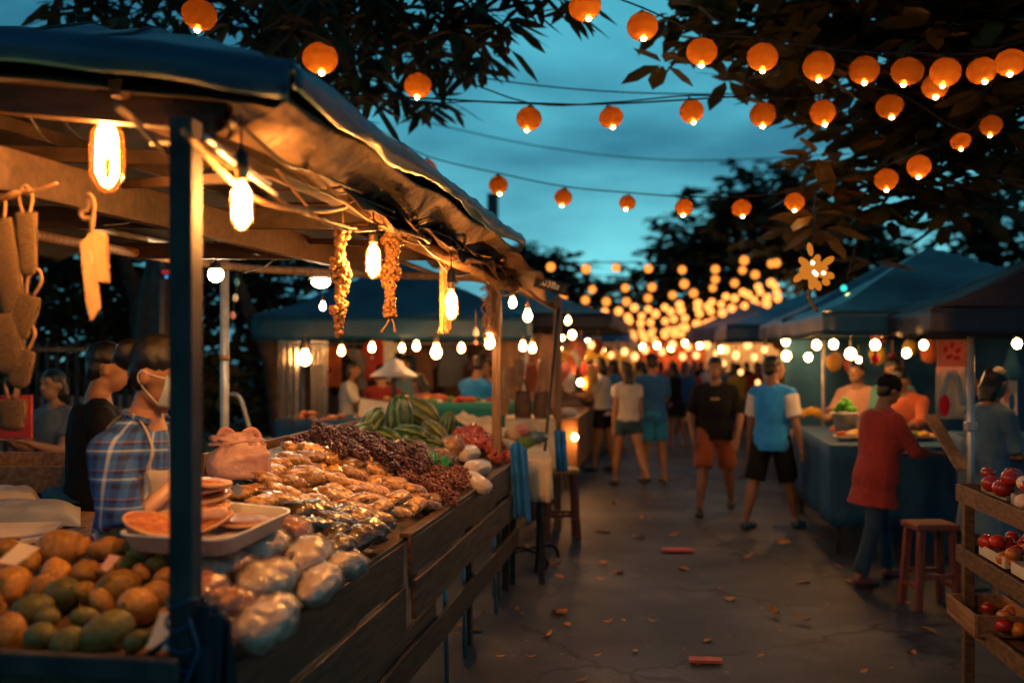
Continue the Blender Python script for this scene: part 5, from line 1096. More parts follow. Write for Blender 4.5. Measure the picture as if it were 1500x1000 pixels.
FARP = [(1014, 632, 533, 180, REDC, 'walking person in a red top far down the street'), (1082, 640, 530, 20, YEL, 'person in a yellow top between the two men, far down the street'), (1003, 622, 528, 0, WHT, 'distant person in a white top at the end of the street'), (1074, 618, 527, 170, cloth_mat('dark_blue_cotton', (.02, .04, .10)), 'distant person in a dark blue top behind the man in black'),
        (868, 655, 524, 60, ORG, 'distant shopper in an orange top at the left stalls'), (1160, 668, 530, -60, cloth_mat('dusty_pink', (.4, .2, .18)), 'shopper in a dusty pink top by the right stalls'), (1190, 655, 533, -80, GREYB, 'shopper in a grey top by the fruit on the right'), (1095, 612, 527, 30, BLACKC, 'distant person in black beyond the turquoise shirt'), (1027, 610, 527, 10, TURQ, 'tiny distant person in blue at the far end of the street'), (945, 640, 528, 40, WHT, 'distant person in a pale top among the left hand crowd'), (903, 662, 524, 80, TURQ, 'shopper in a teal top between the two women at the left stalls'), (872, 628, 527, 60, REDC, 'distant shopper in a red top at the left stalls'), (968, 622, 527, 10, ORG, 'distant person in an orange top left of the lane centre'),
        (1040, 624, 528, 180, WHT, 'distant person in a white top behind the walking man in black'), (1110, 640, 527, 170, REDC, 'distant person in a red top right of the turquoise shirted one'), (1150, 628, 529, -40, YEL, 'distant shopper in yellow at the right stalls'), (1135, 612, 527, 0, BLU, 'distant person in blue near the right stalls'), (985, 608, 526, 180, GREYB, 'tiny distant person in grey at the far end of the street'), (915, 628, 526, 30, RUST, 'distant person in a rust top among the left hand crowd'), (1060, 632, 528, 15, GREYB, 'distant person in grey between the two men in the lane'), (935, 618, 527, 0, YEL, 'tiny distant person in yellow left of the lane centre'), (1002, 645, 528, 200, BLU, 'person in blue walking behind the black dress'), (1120, 620, 528, 10, WHT, 'distant person in white beyond the turquoise shirt'), (1172, 640, 530, -70, ORG, 'shopper in orange at the fruit counter on the right'), (1018, 612, 526, 20, BLACKC, 'tiny distant person in black in the lane centre'), (850, 640, 526, 70, GREYB, 'shopper in grey half hidden at the nearest left counter'), (1205, 640, 534, -70, WHT, 'shopper in white beside the fruit counter on the right')]
for x, f, hh, r, tm, lb in FARP: person(lb, x, f, hh, r, top=tm, bottom=R.choice([BLACKC, DENIM]), blen=R.choice([.7, 1.9]), arms=((U(-10, 25), 10, U(10, 50)), (U(-10, 25), 10, U(10, 50))), legs=((U(2, 16), 3), (U(-16, -2), 8)), hair=R.choice(['short', 'shoulder']), vox=.02)
# inside the blue tent
person('woman in a white top standing left in the blue tent near the curtains', loc=(lambda p: (p.x, p.y, 0))(Pd(508, 600, 12.0)), h=1.6, rot=-70, female=True, top=WHT, sleeve=.7, bottom=DENIM, blen=1.9, hair='shoulder', arms=((30, 10, 50), (30, 10, 50)))
person('man in a light blue shirt behind the hat lamp in the blue tent', loc=(lambda p: (p.x, p.y, 0))(Pd(597, 600, 12.2)), h=1.66, rot=160, top=GREYB, sleeve=.8, bottom=BLACKC, blen=1.9, arms=((30, 10, 60), (30, 10, 50)))
person('woman in orange standing at the right end of the blue tent', loc=(lambda p: (p.x, p.y, 0))(Pd(722, 600, 12.2)), h=1.62, rot=120, female=True, top=ORG, sleeve=.8, bottom=BLACKC, blen=1.9, hair='shoulder', arms=((30, 10, 60), (30, 10, 50)))
for x, y, zc_ in ((500, 512, 11.0), (545, 507, 11.4), (610, 505, 11.2), (676, 508, 11.4)):  # row of bulbs added to bring more warm light into the tent
    rbulb(x, y, zc_, 'small added bulb warming the blue tent, in the row deep inside', BULB_Y, 1.0, 'added bulbs deep inside the blue tent')
person('seated person in a red shirt bent over a table in the blue tent', loc=Pd(640, 515, 10.6)+V((0, 0, -1.65)), h=1.48, rot=60, top=cloth_mat('coral_cotton', (.6, .10, .05)), sleeve=.9, bottom=BLACKC, blen=1.9, lean=25, nod=20, arms=((60, 15, 30), (60, 15, 30)), hair='shoulder', female=True)
person('person in a turquoise shirt with a white collar inside the blue tent', loc=gp(690, 11.2), h=1.68, rot=-30, top=CY, sleeve=.9, bottom=BLACKC, blen=1.9, lean=12, nod=15, arms=((50, 10, 30), (30, 15, 50)), skin=SKIN)
person('dim person in dark red beside the wide pale hat lamp in the blue tent', loc=gp(560, 11.8), h=1.55, rot=20, top=cloth_mat('dark_red_cotton', (.2, .02, .02)), sleeve=.9, bottom=BLACKC, blen=1.9, lean=10, arms=((40, 10, 40), (40, 10, 40)))
# ------------------------------------------------------------------ canopies
def tent(name, label, c, sx, sy, zv, zp, vh, m, posts=True, rot=0, sag=.05, peak=(0, 0), liner=None, pm=METAL_L, pole_z=None):
    t = thing(name, label, 'canopy', (c[0], c[1], zv), rot)
    def f(u, v):
        x, y = (2*u-1), (2*v-1); k = 1-max(abs(x), abs(y)); z = (zp-zv)*k-sag*sin(pi*k)*(1-k)-.02*(1-k)*sin(5*x+3)*sin(4*y)
        return V((x*sx/2+peak[0]*k, y*sy/2+peak[1]*k, z+.03*noise.noise(V((x*3, y*3, c[0])))*(k > 0)))
    obj('canopy_cloth', MB().sheet(f, 32, 32), m, t, False, solid=.006)
    per = []
    for i in range(96):
        q = i/96*4; k = int(q); w = q-k; per.append([(-1+2*w, -1), (1, -1+2*w), (1-2*w, 1), (-1, 1-2*w)][k])
    def g_(u, v):
        x, y = per[int(round(u*96)) % 96]; o = .018*sin(u*60)*v; return V((x*(sx/2+.004+o), y*(sy/2+.004+o), .004-vh*v-.01*sin(u*37)*v))
    obj('valance', MB().sheet(g_, 96, 4), m, t, True, solid=.005)
    if posts:
        for a, b2 in ((1, -1), (1, 1), (-1, 1)): obj('pole', MB().tube([(a*(sx/2-.06), b2*(sy/2-.06), -zv), (a*(sx/2-.06), b2*(sy/2-.06), .0)], .025, 8), pm, t, True)
        for a in (-1, 1): obj('truss', MB().tube([(a*(sx/2-.06), -sy/2+.06, -.06), (a*(sx/2-.06), sy/2-.06, -.06)], .015, 6), pm, t, True); obj('truss', MB().tube([(-sx/2+.06, a*(sy/2-.06), -.06), (sx/2-.06, a*(sy/2-.06), -.06)], .015, 6), pm, t, True)
    return t
# tent behind on the left, seen under the near roof
c = Pd(560, 480, 11.0); BTN = tent('blue_tent', 'blue tent with a drooping valance behind the near stall', (c.x, c.y+.9), 3.0, 2.4, 2.06, 2.75, .26, TARP, rot=TH)
def loc_px(px, py, zc): return Pd(px, py, zc)
PL = thin('clear_curtain', (.75, .72, .65), .10, .22, (.5, .45, .38), .2, .6, 6)
for i, (x0, x1, zc) in enumerate(((408, 440, 9.6), (455, 480, 9.9))):
    a, b2 = Pd(x0, 620, zc), Pd(x1, 500, zc)
    t = thing('plastic_curtain', ['left', 'right'][i]+' clear plastic curtain hanging in the blue tent beside the warm bulb', 'curtain', Pd(x0, 500, zc))
    w_ = (Pd(x1, 500, zc)-Pd(x0, 500, zc)); hh = Pd(x0, 500, zc).z-Pd(x0, 625, zc).z
    obj('sheet', MB().sheet(lambda u, v: w_*u+V((0, .03*sin(u*22), -hh*v)), 24, 6), PL, t, True); obj('rod', MB().tube([(0, 0, 0), w_], .012, 6), METAL_L, t)
def table(px0, px1, pyt, zc, dep, hgt, m, label, cloth=None, rot=TH, name='stall_table', tz=None):
    a, b2 = Pd(px0, pyt, zc), Pd(px1, pyt, zc); z = tz or a.z; w = (b2-a).length
    cc = (a+b2)/2; t = thing(name, label, 'table', (cc.x, cc.y, 0), rot)
    obj('table_top', MB().box((0, dep/2, z-.02), (w, dep, .035)), m, t, bevel=.004)
    if cloth:
        def f(u, v):
            q = u*3; k = min(2, int(q)); s_ = q-k; e = .012
            pt = [(-w/2-e, dep*(1-s_)), (-w/2-e+(w+2*e)*s_, -e), (w/2+e, dep*s_)][k]; o = .02*sin(u*70+v)*v
            return V((pt[0]+o*(k != 1)*(1 if k == 2 else -1), pt[1]-o*(k == 1), z+.004-hgt*v))
        obj('tablecloth', MB().sheet(f, 90, 6), cloth, t, True, solid=.004); obj('cloth_top', MB().box((0, dep/2, z+.006), (w+.02, dep+.02, .01)), cloth, t)
    for sx_ in (-1, 1):
        for y in (.06, dep-.06): obj('leg', MB().box((sx_*(w/2-.06), y, (z-.03)/2), (.045, .045, z-.03)), METAL_D, t)
    return t
table(404, 560, 617, 9.6, .9, .42, WOOD, 'table with a blue cloth in front of the clear curtains', BLUECLOTH)
table(560, 790, 592, 9.9, .7, .40, METAL_D, 'dark table with a teal cloth in the middle of the blue tent', cloth_mat('teal_cloth', (.02, .22, .2)))
def stuff_on(px, py, zc, r, m, name, label, cat, n=5, spread=3, group=None, flat=.6):
    for k in range(n):
        p = Pd(px+U(-spread, spread)*3, py+U(-1, 1)*spread*.5, zc+U(-.1, .1)); o = obj(name, MB().ell((0, 0, 0), (r*U(.8, 1.3), r*U(.8, 1.2), r*flat), seg=12, rg=8, f=lambda q: q*(1+.12*noise.noise(q*2+p))), m, None, True, loc=p)
        tag(o, label, cat, group or name.replace('_', ' ')+'s, '+label[-24:])
stuff_on(470, 612, 9.8, .055, ROTI, 'fried_snack', 'brown fried snack on the blue clothed table under the warm bulb', 'snack', 12, 14, 'fried snacks on the blue clothed table')
stuff_on(540, 613, 9.7, .04, WHITEP, 'rice_cake', 'pale rice cake at the right end of the blue clothed table', 'snack', 6, 6, 'rice cakes on the blue clothed table')
VG = mat('leafy_green', (.12, .22, .05), (.06, .13, .03), .6, 30, .5, 40, bdist=.01)
q = random.Random(77)
for k in range(40):
    m_, nm_ = [(ORG, 'orange'), (YEL, 'yellow'), (VG, 'leafy green'), (REDC, 'red'), (WHT, 'white')][k % 5]; p = Pd(q.uniform(565, 720), 588+q.uniform(-5, 2), 10.0+q.uniform(0, .5)); r_ = q.uniform(.03, .06)
    tag(obj('tent_produce', MB().ell((0, 0, 0), (r_, r_, r_*.8), seg=10, rg=7, f=lambda v: v*(1+.2*noise.noise(v*2+p))), m_, None, True, loc=p), f'{nm_} produce on the dark table in the middle of the blue tent', 'produce', f'{nm_} produce in the blue tent')
# board with pale face behind the gourds
a = Pd(550, 600, 7.6); t = thing('tilted_signboard', 'pale tilted board standing behind the gourds', 'board', a, TH); t.rotation_euler = (radians(-14), radians(8), TH)
obj('board', MB().box((0, 0, 0), (.26, .012, .15)), CARDP, t, bevel=.003); obj('frame', MB().tube([(-.13, -.008, -.075), (.13, -.008, -.075), (.13, -.008, .075), (-.13, -.008, .075), (-.13, -.008, -.075)], .006, 5), WOOD, t); obj('support', MB().bar((0, .02, -.28), (0, .02, -.02), .02, .02, up=(0, 1, 0)), WOOD, t)
# wide pale lamp hat
p = Pd(577, 545, 9.8); t = thing('hat_lamp', 'wide pale lamp shade on a blue stand in the blue tent', 'lamp', p)
obj('shade', MB().lathe([(.24, -.04), (.16, .02), (.11, .05), (.09, .10), (.03, .13)], seg=22), WHITEP, t, True); obj('stand', MB().tube([(0, 0, -.6), (0, 0, -.03)], .022, 8), METAL_B, t)
# hanging clothes in the blue tent
CL = [(492, 535, ORG, 'orange'), (505, 548, BLACKC, 'black'), (520, 540, cloth_mat('grey_cotton', (.14, .14, .16)), 'dark grey'), (553, 525, REDC, 'red'), (568, 528, WHT, 'white'), (583, 545, BLACKC, 'second black'), (600, 548, DENIM, 'dark blue'), (616, 540, cloth_mat('brown_cotton', (.12, .06, .04)), 'brown'), (712, 545, cloth_mat('purple_cotton', (.12, .05, .14)), 'purple'), (660, 535, cloth_mat('slate_cotton', (.08, .1, .14)), 'slate')]
for x, y, m_, nm in CL:
    p = Pd(x, y, 12.3); w_ = .13; t = thing('hanging_shirt', f'{nm} shirt on a hanger at the back of the blue tent', 'shirt', p, TH)
    def f(u, v): a = 2*pi*u; ww = w_*(1+.25*v)*(1 if v > .12 else .5+4*v); return V((ww*cos(a), .04*sin(a)+.01*sin(u*30), .24-.5*v))
    obj('cloth', MB().sheet(f, 28, 8), m_, t, True); obj('sleeve', MB().tube([(-w_*.8, 0, .2), (-w_*1.5, 0, .02)], .05, 8, .6), m_, t, True); obj('sleeve', MB().tube([(w_*.8, 0, .2), (w_*1.5, 0, .02)], .05, 8, .6), m_, t, True); obj('hanger', MB().tube([(-.1, 0, .22), (0, 0, .28), (0, 0, .36)], .006, 5), METAL_L, t)
tag(obj('tent_backdrop', MB().sheet(lambda u, v: Pd(400+340*u, 500, 13.2)+V((0, .05*sin(u*40), -1.7*v)), 60, 4), cloth_mat('backdrop_cloth', (.14, .09, .07)), None, True, solid=.01), 'dark cloth backdrop closing the rear of the blue tent', 'curtain')
cable('clothes_rail', [Pd(480, 503, 12.3), Pd(720, 503, 12.3)], .012, 'metal rail from which the shirts hang in the blue tent', METAL_L, 1, 'rail')
# stall of bags and baskets beyond the wooden post
a = Pd(790, 560, 9.5)
table(742, 812, 618, 9.0, 1.0, .5, WOOD, 'table with a pale cloth beyond the wooden post', CREAM)
tag(obj('stall_backdrop', MB().sheet(lambda u, v: Pd(732+80*u, 490, 11.2)+V((0, .04*sin(u*22), -1.0*v)), 30, 4), mat('warm_cloth', (.45, .25, .14), (.3, .15, .08), .8, 4, .3, 12), None, True, solid=.01), 'warm brown cloth hanging behind the bags beyond the wooden post', 'curtain')
BAGM = mat('brown_bag', (.16, .07, .03), (.08, .035, .02), .5, 10, .3, 30); BAGT = mat('tan_bag', (.42, .24, .12), (.3, .15, .07), .6, 10, .3, 30)
BG = [(766, 598, 26, 52, BAGM, 'large dark brown quilted bag nearest the wooden post'), (794, 600, 26, 54, BAGM, 'large dark brown quilted bag next to the awning post'), (745, 560, 18, 46, BAGT, 'tan bag hanging highest, left'), (760, 545, 16, 40, BAGT, 'narrow tan bag hanging near the pair of bulbs'), (778, 553, 18, 40, ORG, 'orange bag hanging below the pair of bulbs'), (795, 548, 16, 44, BAGT, 'tan bag hanging highest, right'), (738, 590, 16, 36, BAGT, 'small tan bag peeping out left of the dark pair')]
for x, y, w, h_, m_, lb in BG:
    zc = 9.4; p = Pd(x, y, zc); w_, hh = w/F*zc/2, h_/F*zc/2; t = thing('hanging_bag', lb, 'bag', p, U(-.4, .4))
    rs = []
    for i in range(13):
        k = i/12; ww = w_*(.55+.5*sin(pi*(.15+.75*k)))*(1+.06*sin(k*26)); rs.append([V((ww*cos(a_), ww*.6*sin(a_), hh*(1-2*k))) for a_ in [2*pi*j/16 for j in range(16)]])
    obj('pouch', MB().rings(rs), m_, t, True); obj('strap', MB().tube(catmull([(-w_*.5, 0, hh*.9), (0, 0, hh*1.7), (w_*.5, 0, hh*.9)], 5), .008, 6), m_, t, True)
# mixed vegetables, cloth towel at end of the counter
c = Pd(795, 640, 7.9)
for x, y, r, m_, nm, lb in ((752, 636, .055, mat('ginger', (.55, .36, .2), (.4, .25, .14), .7, 14), 'ginger_root', 'knobbly ginger root just right of the wooden post'), (770, 646, .06, VG, 'lettuce_head', 'small green lettuce in the crate right of the wooden post'), (764, 630, .05, mat('pink_onion', (.5, .22, .22), (.35, .13, .14), .4, 10), 'shallot_bundle', 'pinkish shallots right of the wooden post'), (787, 640, .06, mat('blue_bag', (.08, .16, .24), rough=.4), 'blue_pouch', 'dark blue pouch behind the lettuce'), (742, 650, .06, CREAM, 'cream_bundle', 'cream cloth bundle at the foot of the wooden post')):
    p = Pd(x, y, 7.3); tag(obj(nm, MB().ell((0, 0, 0), (r*1.3, r, r*.8), seg=24, rg=16, f=lambda q: q*(1+.3*noise.noise(q*3+p))), m_, None, True, loc=p), lb, nm.split('_')[0])
table(738, 806, 652, 7.15, .9, .30, WOOD, 'small table with a pale cloth past the end of the long counter', CREAM, tz=.90)
a = Pd(748, 652, 6.75)
def tw(u, v): return a+V((.0+.11*u+.03*v, -.02+.02*sin(u*14), .0-.50*v+.03*sin(u*4)))
tag(obj('blue_towel', MB().sheet(tw, 20, 20), mat('bright_blue_towel', (.02, .22, .62), (.015, .15, .45), .85, 8, .3, 30), None, True, solid=.008), 'bright blue towel hanging at the corner of the long counter', 'towel')
a2 = Pd(812, 630, 8.0)
tag(obj('blue_towel', MB().sheet(lambda u, v: a2+V((.09*u+.02*v, .02*sin(u*12), -.33*v)), 16, 14), MATS['bright_blue_towel'], None, True, solid=.01), 'bright blue cloth hanging above the yellow stool', 'towel')
# stools
def stool(px, py_seat, py_foot, wpx, seatm, legm, label):
    p = G(px, py_foot); zc = (p-C0).dot(CF); h_ = HC-(py_seat-HOR)/F*zc; w = wpx/F*zc/2
    t = thing('wooden_stool', label, 'stool', (p.x, p.y, 0), U(-.2, .5))
    obj('seat', MB().box((0, 0, h_-.02), (2*w, 1.7*w, .04)), seatm, t, bevel=.008)
    for a in (-1, 1):
        for b2 in (-1, 1): obj('leg', MB().bar((a*w*.95, b2*w*.8, 0), (a*w*.72, b2*w*.6, h_-.03), .042, .042, up=(0, 1, 0)), legm, t)
        obj('stretcher', MB().bar((a*w*.88, -w*.7, .15), (a*w*.88, w*.7, .15), .03, .03), legm, t); obj('stretcher', MB().bar((-w*.85, a*w*.72, .22), (w*.85, a*w*.72, .22), .03, .03), legm, t)
stool(822, 685, 788, 48, WOOD_YEL, WOOD_RED, 'stool with a yellow seat and red brown legs at the end of the long counter')
stool(797, 700, 765, 46, WOOD_RED, WOOD_RED, 'red brown stool behind the yellow seated one')
stool(1362, 764, 888, 64, WOOD_RED, WOOD_RED, 'red brown stool beside the tiered produce shelf on the right')
t = thing('folded_stand', 'black metal frame with bent feet lying under the end of the counter', 'stand', G(790, 822))
o = t.location
obj('frame', MB().tube([p-o for p in catmull([G(720, 815, .12), G(790, 800, .12), G(812, 800, .12), G(818, 815, .02)], 5)], .014, 6), METAL_D, t, True); obj('frame', MB().tube([p-o for p in catmull([G(740, 800, .15), G(775, 805, .12), G(800, 818, .10), G(800, 832, .01)], 5)], .014, 6), METAL_D, t, True)
obj('upright', MB().tube([V((-.25, .1, 0)), V((-.2, .1, .6))], .016, 6), METAL_D, t, True)
# ------------------------------------------------------------------ left stalls further along
EW = emit('far_warm_bulb', (1, .40, .12), 3.2)
def farbulb(px, py, zc, rpx, label, m=None, group=None, hang=.25):
    m = m or BULB_S; p = Pd(px, py, zc); r = rpx/F*zc
    t = thing('stall_bulb', label, 'bulb', p, 0, group); obj('globe', MB().ell((0, 0, 0), (r, r, r*1.15), seg=12, rg=8), m, t, True); obj('cord', MB().tube([(0, 0, r), (0, 0, r+hang)], .006, 5), CABLE, t); return t
t4 = tent('orange_stall_roof', 'dark awning over the orange lit stalls left of the street', (-1.9, 14.0), 2.4, 5.0, 2.12, 2.6, .18, TARP_N, posts=False)
tent('blue_far_roof', 'small turquoise awning beyond the orange lit stalls', (-2.1, 20.0), 2.4, 4.5, 2.1, 2.5, .2, CY)
tent('blue_far_roof', 'last pale awning at the far left end of the street', (-2.2, 27.0), 2.4, 6, 2.05, 2.6, .3, CREAM)
for i, (x0, x1, y0) in enumerate(((-2.4, -1.15, 12.2), (-2.4, -1.1, 15.5), (-2.5, -1.1, 19))):
    c0 = ((x0+x1)/2, y0+1.1); t = thing('stall_table', ['nearest', 'middle', 'farthest'][i]+' warm lit counter along the left side of the street', 'table', (c0[0], c0[1], 0))
    obj('table_top', MB().box((0, 0, .85), (x1-x0, 2.4, .04)), WOOD, t); obj('skirt', MB().sheet(lambda u, v: ((x1-x0)/2+.012*sin(u*60)*v, -1.2+2.4*u, .85-.6*v), 60, 4), mat('ochre_cloth', (.42, .2, .07), (.3, .13, .05), .8), t, True)
    obj('skirt', MB().sheet(lambda u, v: (-(x1-x0)/2+(x1-x0)*u, -1.21+.012*sin(u*40)*v, .85-.6*v), 40, 4), mat('ochre_cloth', (.42, .2, .07)), t, True)
    for a in (-1, 1):
        for b2 in (-1, 1): obj('leg', MB().box((a*.5, b2*1.1, .42), (.05, .05, .84)), WOOD, t)
cols = [ORG, REDC, YEL, WHT, CT_('rose_cotton', (.5, .15, .15)), CT_('tan_cotton', (.4, .25, .12)), CT_('amber_cotton', (.6, .3, .06))]
cn = ['orange', 'red', 'yellow', 'white', 'rose', 'tan', 'amber']
for k in range(34):
    i = k % 7; zc = 11.5+(k//3)*.55; y = zc; p = V((U(-2.0, -1.05), y, U(1.25, 1.9)))
    t = thing('hanging_goods', f'{cn[i]} cloth toy or bag hanging in the orange lit stalls left of the street', 'goods', p, U(0, 3), f'{cn[i]} goods hanging in the orange lit stalls')
    obj('body', MB().ell((0, 0, 0), (.09, .07, .13), seg=10, rg=8, f=lambda q: q*(1+.3*noise.noise(q*2+p))), cols[i], t, True); obj('loop', MB().tube([(0, 0, .1), (0, 0, .3)], .008, 4), CORD, t)
for k in range(30):
    i = (k*3) % 7; p = V((U(-2.2, -1.2), 11.2+k*.32, .93+U(0, .05)))
    o = obj('stacked_goods', MB().ell((0, 0, 0), (U(.08, .14), U(.08, .14), U(.05, .09)), seg=10, rg=7, f=lambda q: q*(1+.25*noise.noise(q*2+p))), cols[i], None, True, loc=p); tag(o, f'{cn[i]} parcel piled on the warm lit counters left of the street', 'parcel', f'{cn[i]} parcels on the left counters')
for i, (x, y, zc, r) in enumerate(((838, 490, 12, 5), (852, 520, 14, 5), (866, 505, 16, 5), (850, 560, 12.5, 4), (880, 512, 18, 5), (895, 520, 20, 4), (915, 515, 22, 5), (930, 522, 25, 5), (945, 512, 27, 5), (842, 640, 12.0, 4))):
    farbulb(x, y, zc, r, 'warm lamp in the stalls along the left side of the street', BULB_S if i in (0, 1, 3, 9) else EW, 'lamps in the left stalls')
# ------------------------------------------------------------------ right side
R2 = tent('blue_canopy', 'blue peaked canopy over the blue counter on the right', (2.45, 9.5), 2.6, 3.2, 1.98, 2.62, .17, TARP, peak=(-.15, 0), posts=False)
for k_, (px_, zc_) in enumerate(((1206, 11.3), (1418, 11.4), (1345, 8.3))): obj('pole', MB().tube([Pd(px_, 500, zc_)-V((2.45, 9.5, 2.04))-V((0, 0, Pd(px_, 500, zc_).z)), Pd(px_, 500, zc_)-V((2.45, 9.5, 2.04))+V((0, 0, 2.0-Pd(px_, 500, zc_).z))], .02, 8), METAL_L, R2, True) if k_ < 2 else None
R1 = tent('navy_canopy', 'dark navy canopy at the right edge, above the produce shelf', (3.22, 7.35), 3.2, 1.5, 1.95, 2.70, .17, TARP_N, posts=False)
tent('blue_canopy', 'second blue canopy, behind the one over the blue counter', (2.7, 13.2), 2.9, 3.0, 2.05, 2.80, .2, TARP)
tent('blue_canopy', 'third canopy with a pale truss, lit orange below, farther down on the right', (2.3, 18.2), 2.9, 4.4, 2.1, 2.7, .25, TARP)
tent('blue_canopy', 'small red brown canopy roof peeping between the blue peaks', (3.9, 16.5), 2.4, 2.4, 2.35, 2.9, .2, RUST)
tent('blue_canopy', 'lilac grey canopy in the far middle of the street end', (1.9, 25), 3, 5, 2.2, 2.9, .3, cloth_mat('lilac_canvas', (.2, .2, .28)))
q = PX(1422, 600, 1.66); zc = 6.1; q = Pd(1422, 600, 6.4); t = thing('white_pole', 'white metal pole holding the navy canopy at the right', 'post', (q.x, q.y, 0))
obj('pole', MB().tube([(0, 0, 0), (0, 0, 1.93)], .024, 12), METAL_L, t, True); obj('bracket', MB().box((0, 0, 1.2), (.075, .075, .06)), METAL_L, t, bevel=.01)
obj('brace', MB().tube([(0, 0, 1.82), (.22, 0, 1.93)], .012, 6), WHITEP, t); obj('brace', MB().tube([(.0, 0, 1.90), (1.4, 0, 1.97)], .014, 6), WHITEP, t)
table(1222, 1412, 655, 8.2, 2.2, .66, WOOD, 'counter draped in deep blue cloth, behind the red shirted person', BLUECLOTH, rot=.02)
table(1165, 1215, 636, 11.0, 1.8, .5, WOOD, 'wooden fruit counter left of the blue counter', mat('brown_boards', (.22, .15, .1), (.12, .08, .05), .7, 4, stretch=(1, 1, 8)), rot=.02)
table(1455, 1600, 650, 7.2, 1.0, .5, WOOD, 'blue counter behind the person in the smock at the right edge', BLUECLOTH, rot=.02)
for i, (x0, y0, m_) in enumerate(((1.6, 13.5, RUST), (1.6, 17.5, CREAM), (1.7, 22, BLUECLOTH))):
    t = thing('stall_table', ['rust clothed', 'cream clothed', 'blue clothed'][i]+' counter farther along the right side of the street', 'table', (x0+.55, y0, 0))
    obj('table_top', MB().box((0, 0, .85), (1.1, 2.6, .04)), WOOD, t); obj('skirt', MB().sheet(lambda u, v: (-.555+.012*sin(u*60)*v, -1.3+2.6*u, .85-.55*v), 60, 4), m_, t, True); obj('skirt', MB().sheet(lambda u, v: (-.55+1.1*u, -1.31+.012*sin(u*40)*v, .85-.55*v), 40, 4), m_, t, True)
    for a in (-1, 1):
        for b2 in (-1, 1): obj('leg', MB().box((a*.5, b2*1.2, .42), (.05, .05, .84)), WOOD, t)
for k in range(26):
    i = k % 7; p = V((U(1.75, 2.6), 12.5+k*.42, .92+U(0, .06) if k % 2 else U(1.3, 1.75)))
    o = obj('stacked_goods', MB().ell((0, 0, 0), (U(.08, .15), U(.08, .14), U(.06, .12)), seg=10, rg=7, f=lambda q: q*(1+.25*noise.noise(q*2+p))), cols[i], None, True, loc=p); tag(o, f'{cn[i]} bundle in the stalls farther along the right of the street', 'parcel', f'{cn[i]} bundles in the right stalls')
for k in range(46):
    i = (k*2+k//7) % 7; zc = 10.2+(k % 23)*.42; p = V((U(1.75, 2.9), zc, U(1.2, 1.85)))
    t = thing('hanging_goods', f'{cn[i]} goods hanging in the amber lit stalls right of the street', 'goods', p, U(0, 3), f'{cn[i]} goods hanging in the right stalls')
    obj('body', MB().ell((0, 0, 0), (U(.07, .12), .07, U(.08, .15)), seg=10, rg=8, f=lambda q: q*(1+.3*noise.noise(q*2+p))), cols[i], t, True); obj('loop', MB().tube([(0, 0, .1), (0, 0, .3)], .008, 4), CORD, t)
for k in range(60):
    i = (k*3+k//5) % 7; p = V((U(1.45, 2.5), 10.0+k*.22, .90+U(0, .12))); rr_ = U(.05, .09)
    o = obj('piled_goods', MB().ell((0, 0, 0), (rr_, rr_, rr_*.8), seg=10, rg=7, f=lambda q: q*(1+.15*noise.noise(q*2+p))), cols[i], None, True, loc=p); tag(o, f'{cn[i]} produce heaped on the amber lit counters right of the street', 'produce', f'{cn[i]} produce on the right counters')
for k, (x, y, z) in enumerate(((1.9, 11.6, 1.9), (2.3, 12.6, 1.85), (1.8, 14.4, 1.9), (2.2, 16.2, 1.95), (1.9, 18.5, 1.9), (-1.5, 13.2, 1.85), (-1.7, 15.5, 1.9), (-1.5, 17.8, 1.9), (-1.6, 12.0, 1.8))):  # extra lamps added to warm the hanging and heaped goods
    a_, b_2, c_ = proj((x, y, z)); farbulb(a_, b_2, c_, .028*F/c_, 'added warm lamp brightening the goods in the amber lit stalls along the street', BULB_S, 'added lamps inside the amber lit stalls')
RB_ = [(1151, 500, 11.5, 7, 'left upper'), (1152, 521, 11.2, 8, 'left lower'), (1196, 505, 9.6, 8, 'second upper'), (1221, 504, 9.4, 8, 'third upper'), (1184, 523, 9.8, 7, 'second lower'), (1246, 518, 8.8, 10, 'big low middle'), (1282, 505, 8.6, 9, 'middle upper'), (1328, 517, 8.6, 8, 'low right'), (1353, 505, 8.4, 8, 'right upper'), (1490, 503, 6.9, 9, 'far right'), (1258, 527, 9.4, 5, 'smallest')]
for x, y, zc, r, nm in RB_: farbulb(x, y, zc, r*.72, f'{nm} pale round bulb of the row under the canopies on the right', None, None, .12)
for i, (x, y, zc, r) in enumerate(((1008, 508, 24, 5), (1020, 520, 22, 5), (1035, 505, 26, 6), (1050, 518, 20, 5), (1063, 512, 17, 6), (1078, 520, 15, 6), (1095, 505, 20, 6), (1105, 523, 14, 5), (1120, 512, 13.5, 5), (985, 505, 28, 6), (970, 515, 30, 5), (1000, 522, 30, 5), (1085, 545, 17, 4), (1110, 560, 14, 4), (1060, 532, 20, 4))):
    farbulb(x, y, zc, r*.9, 'warm lamp in the stalls along the far right side of the street', EW, 'lamps in the far right stalls')
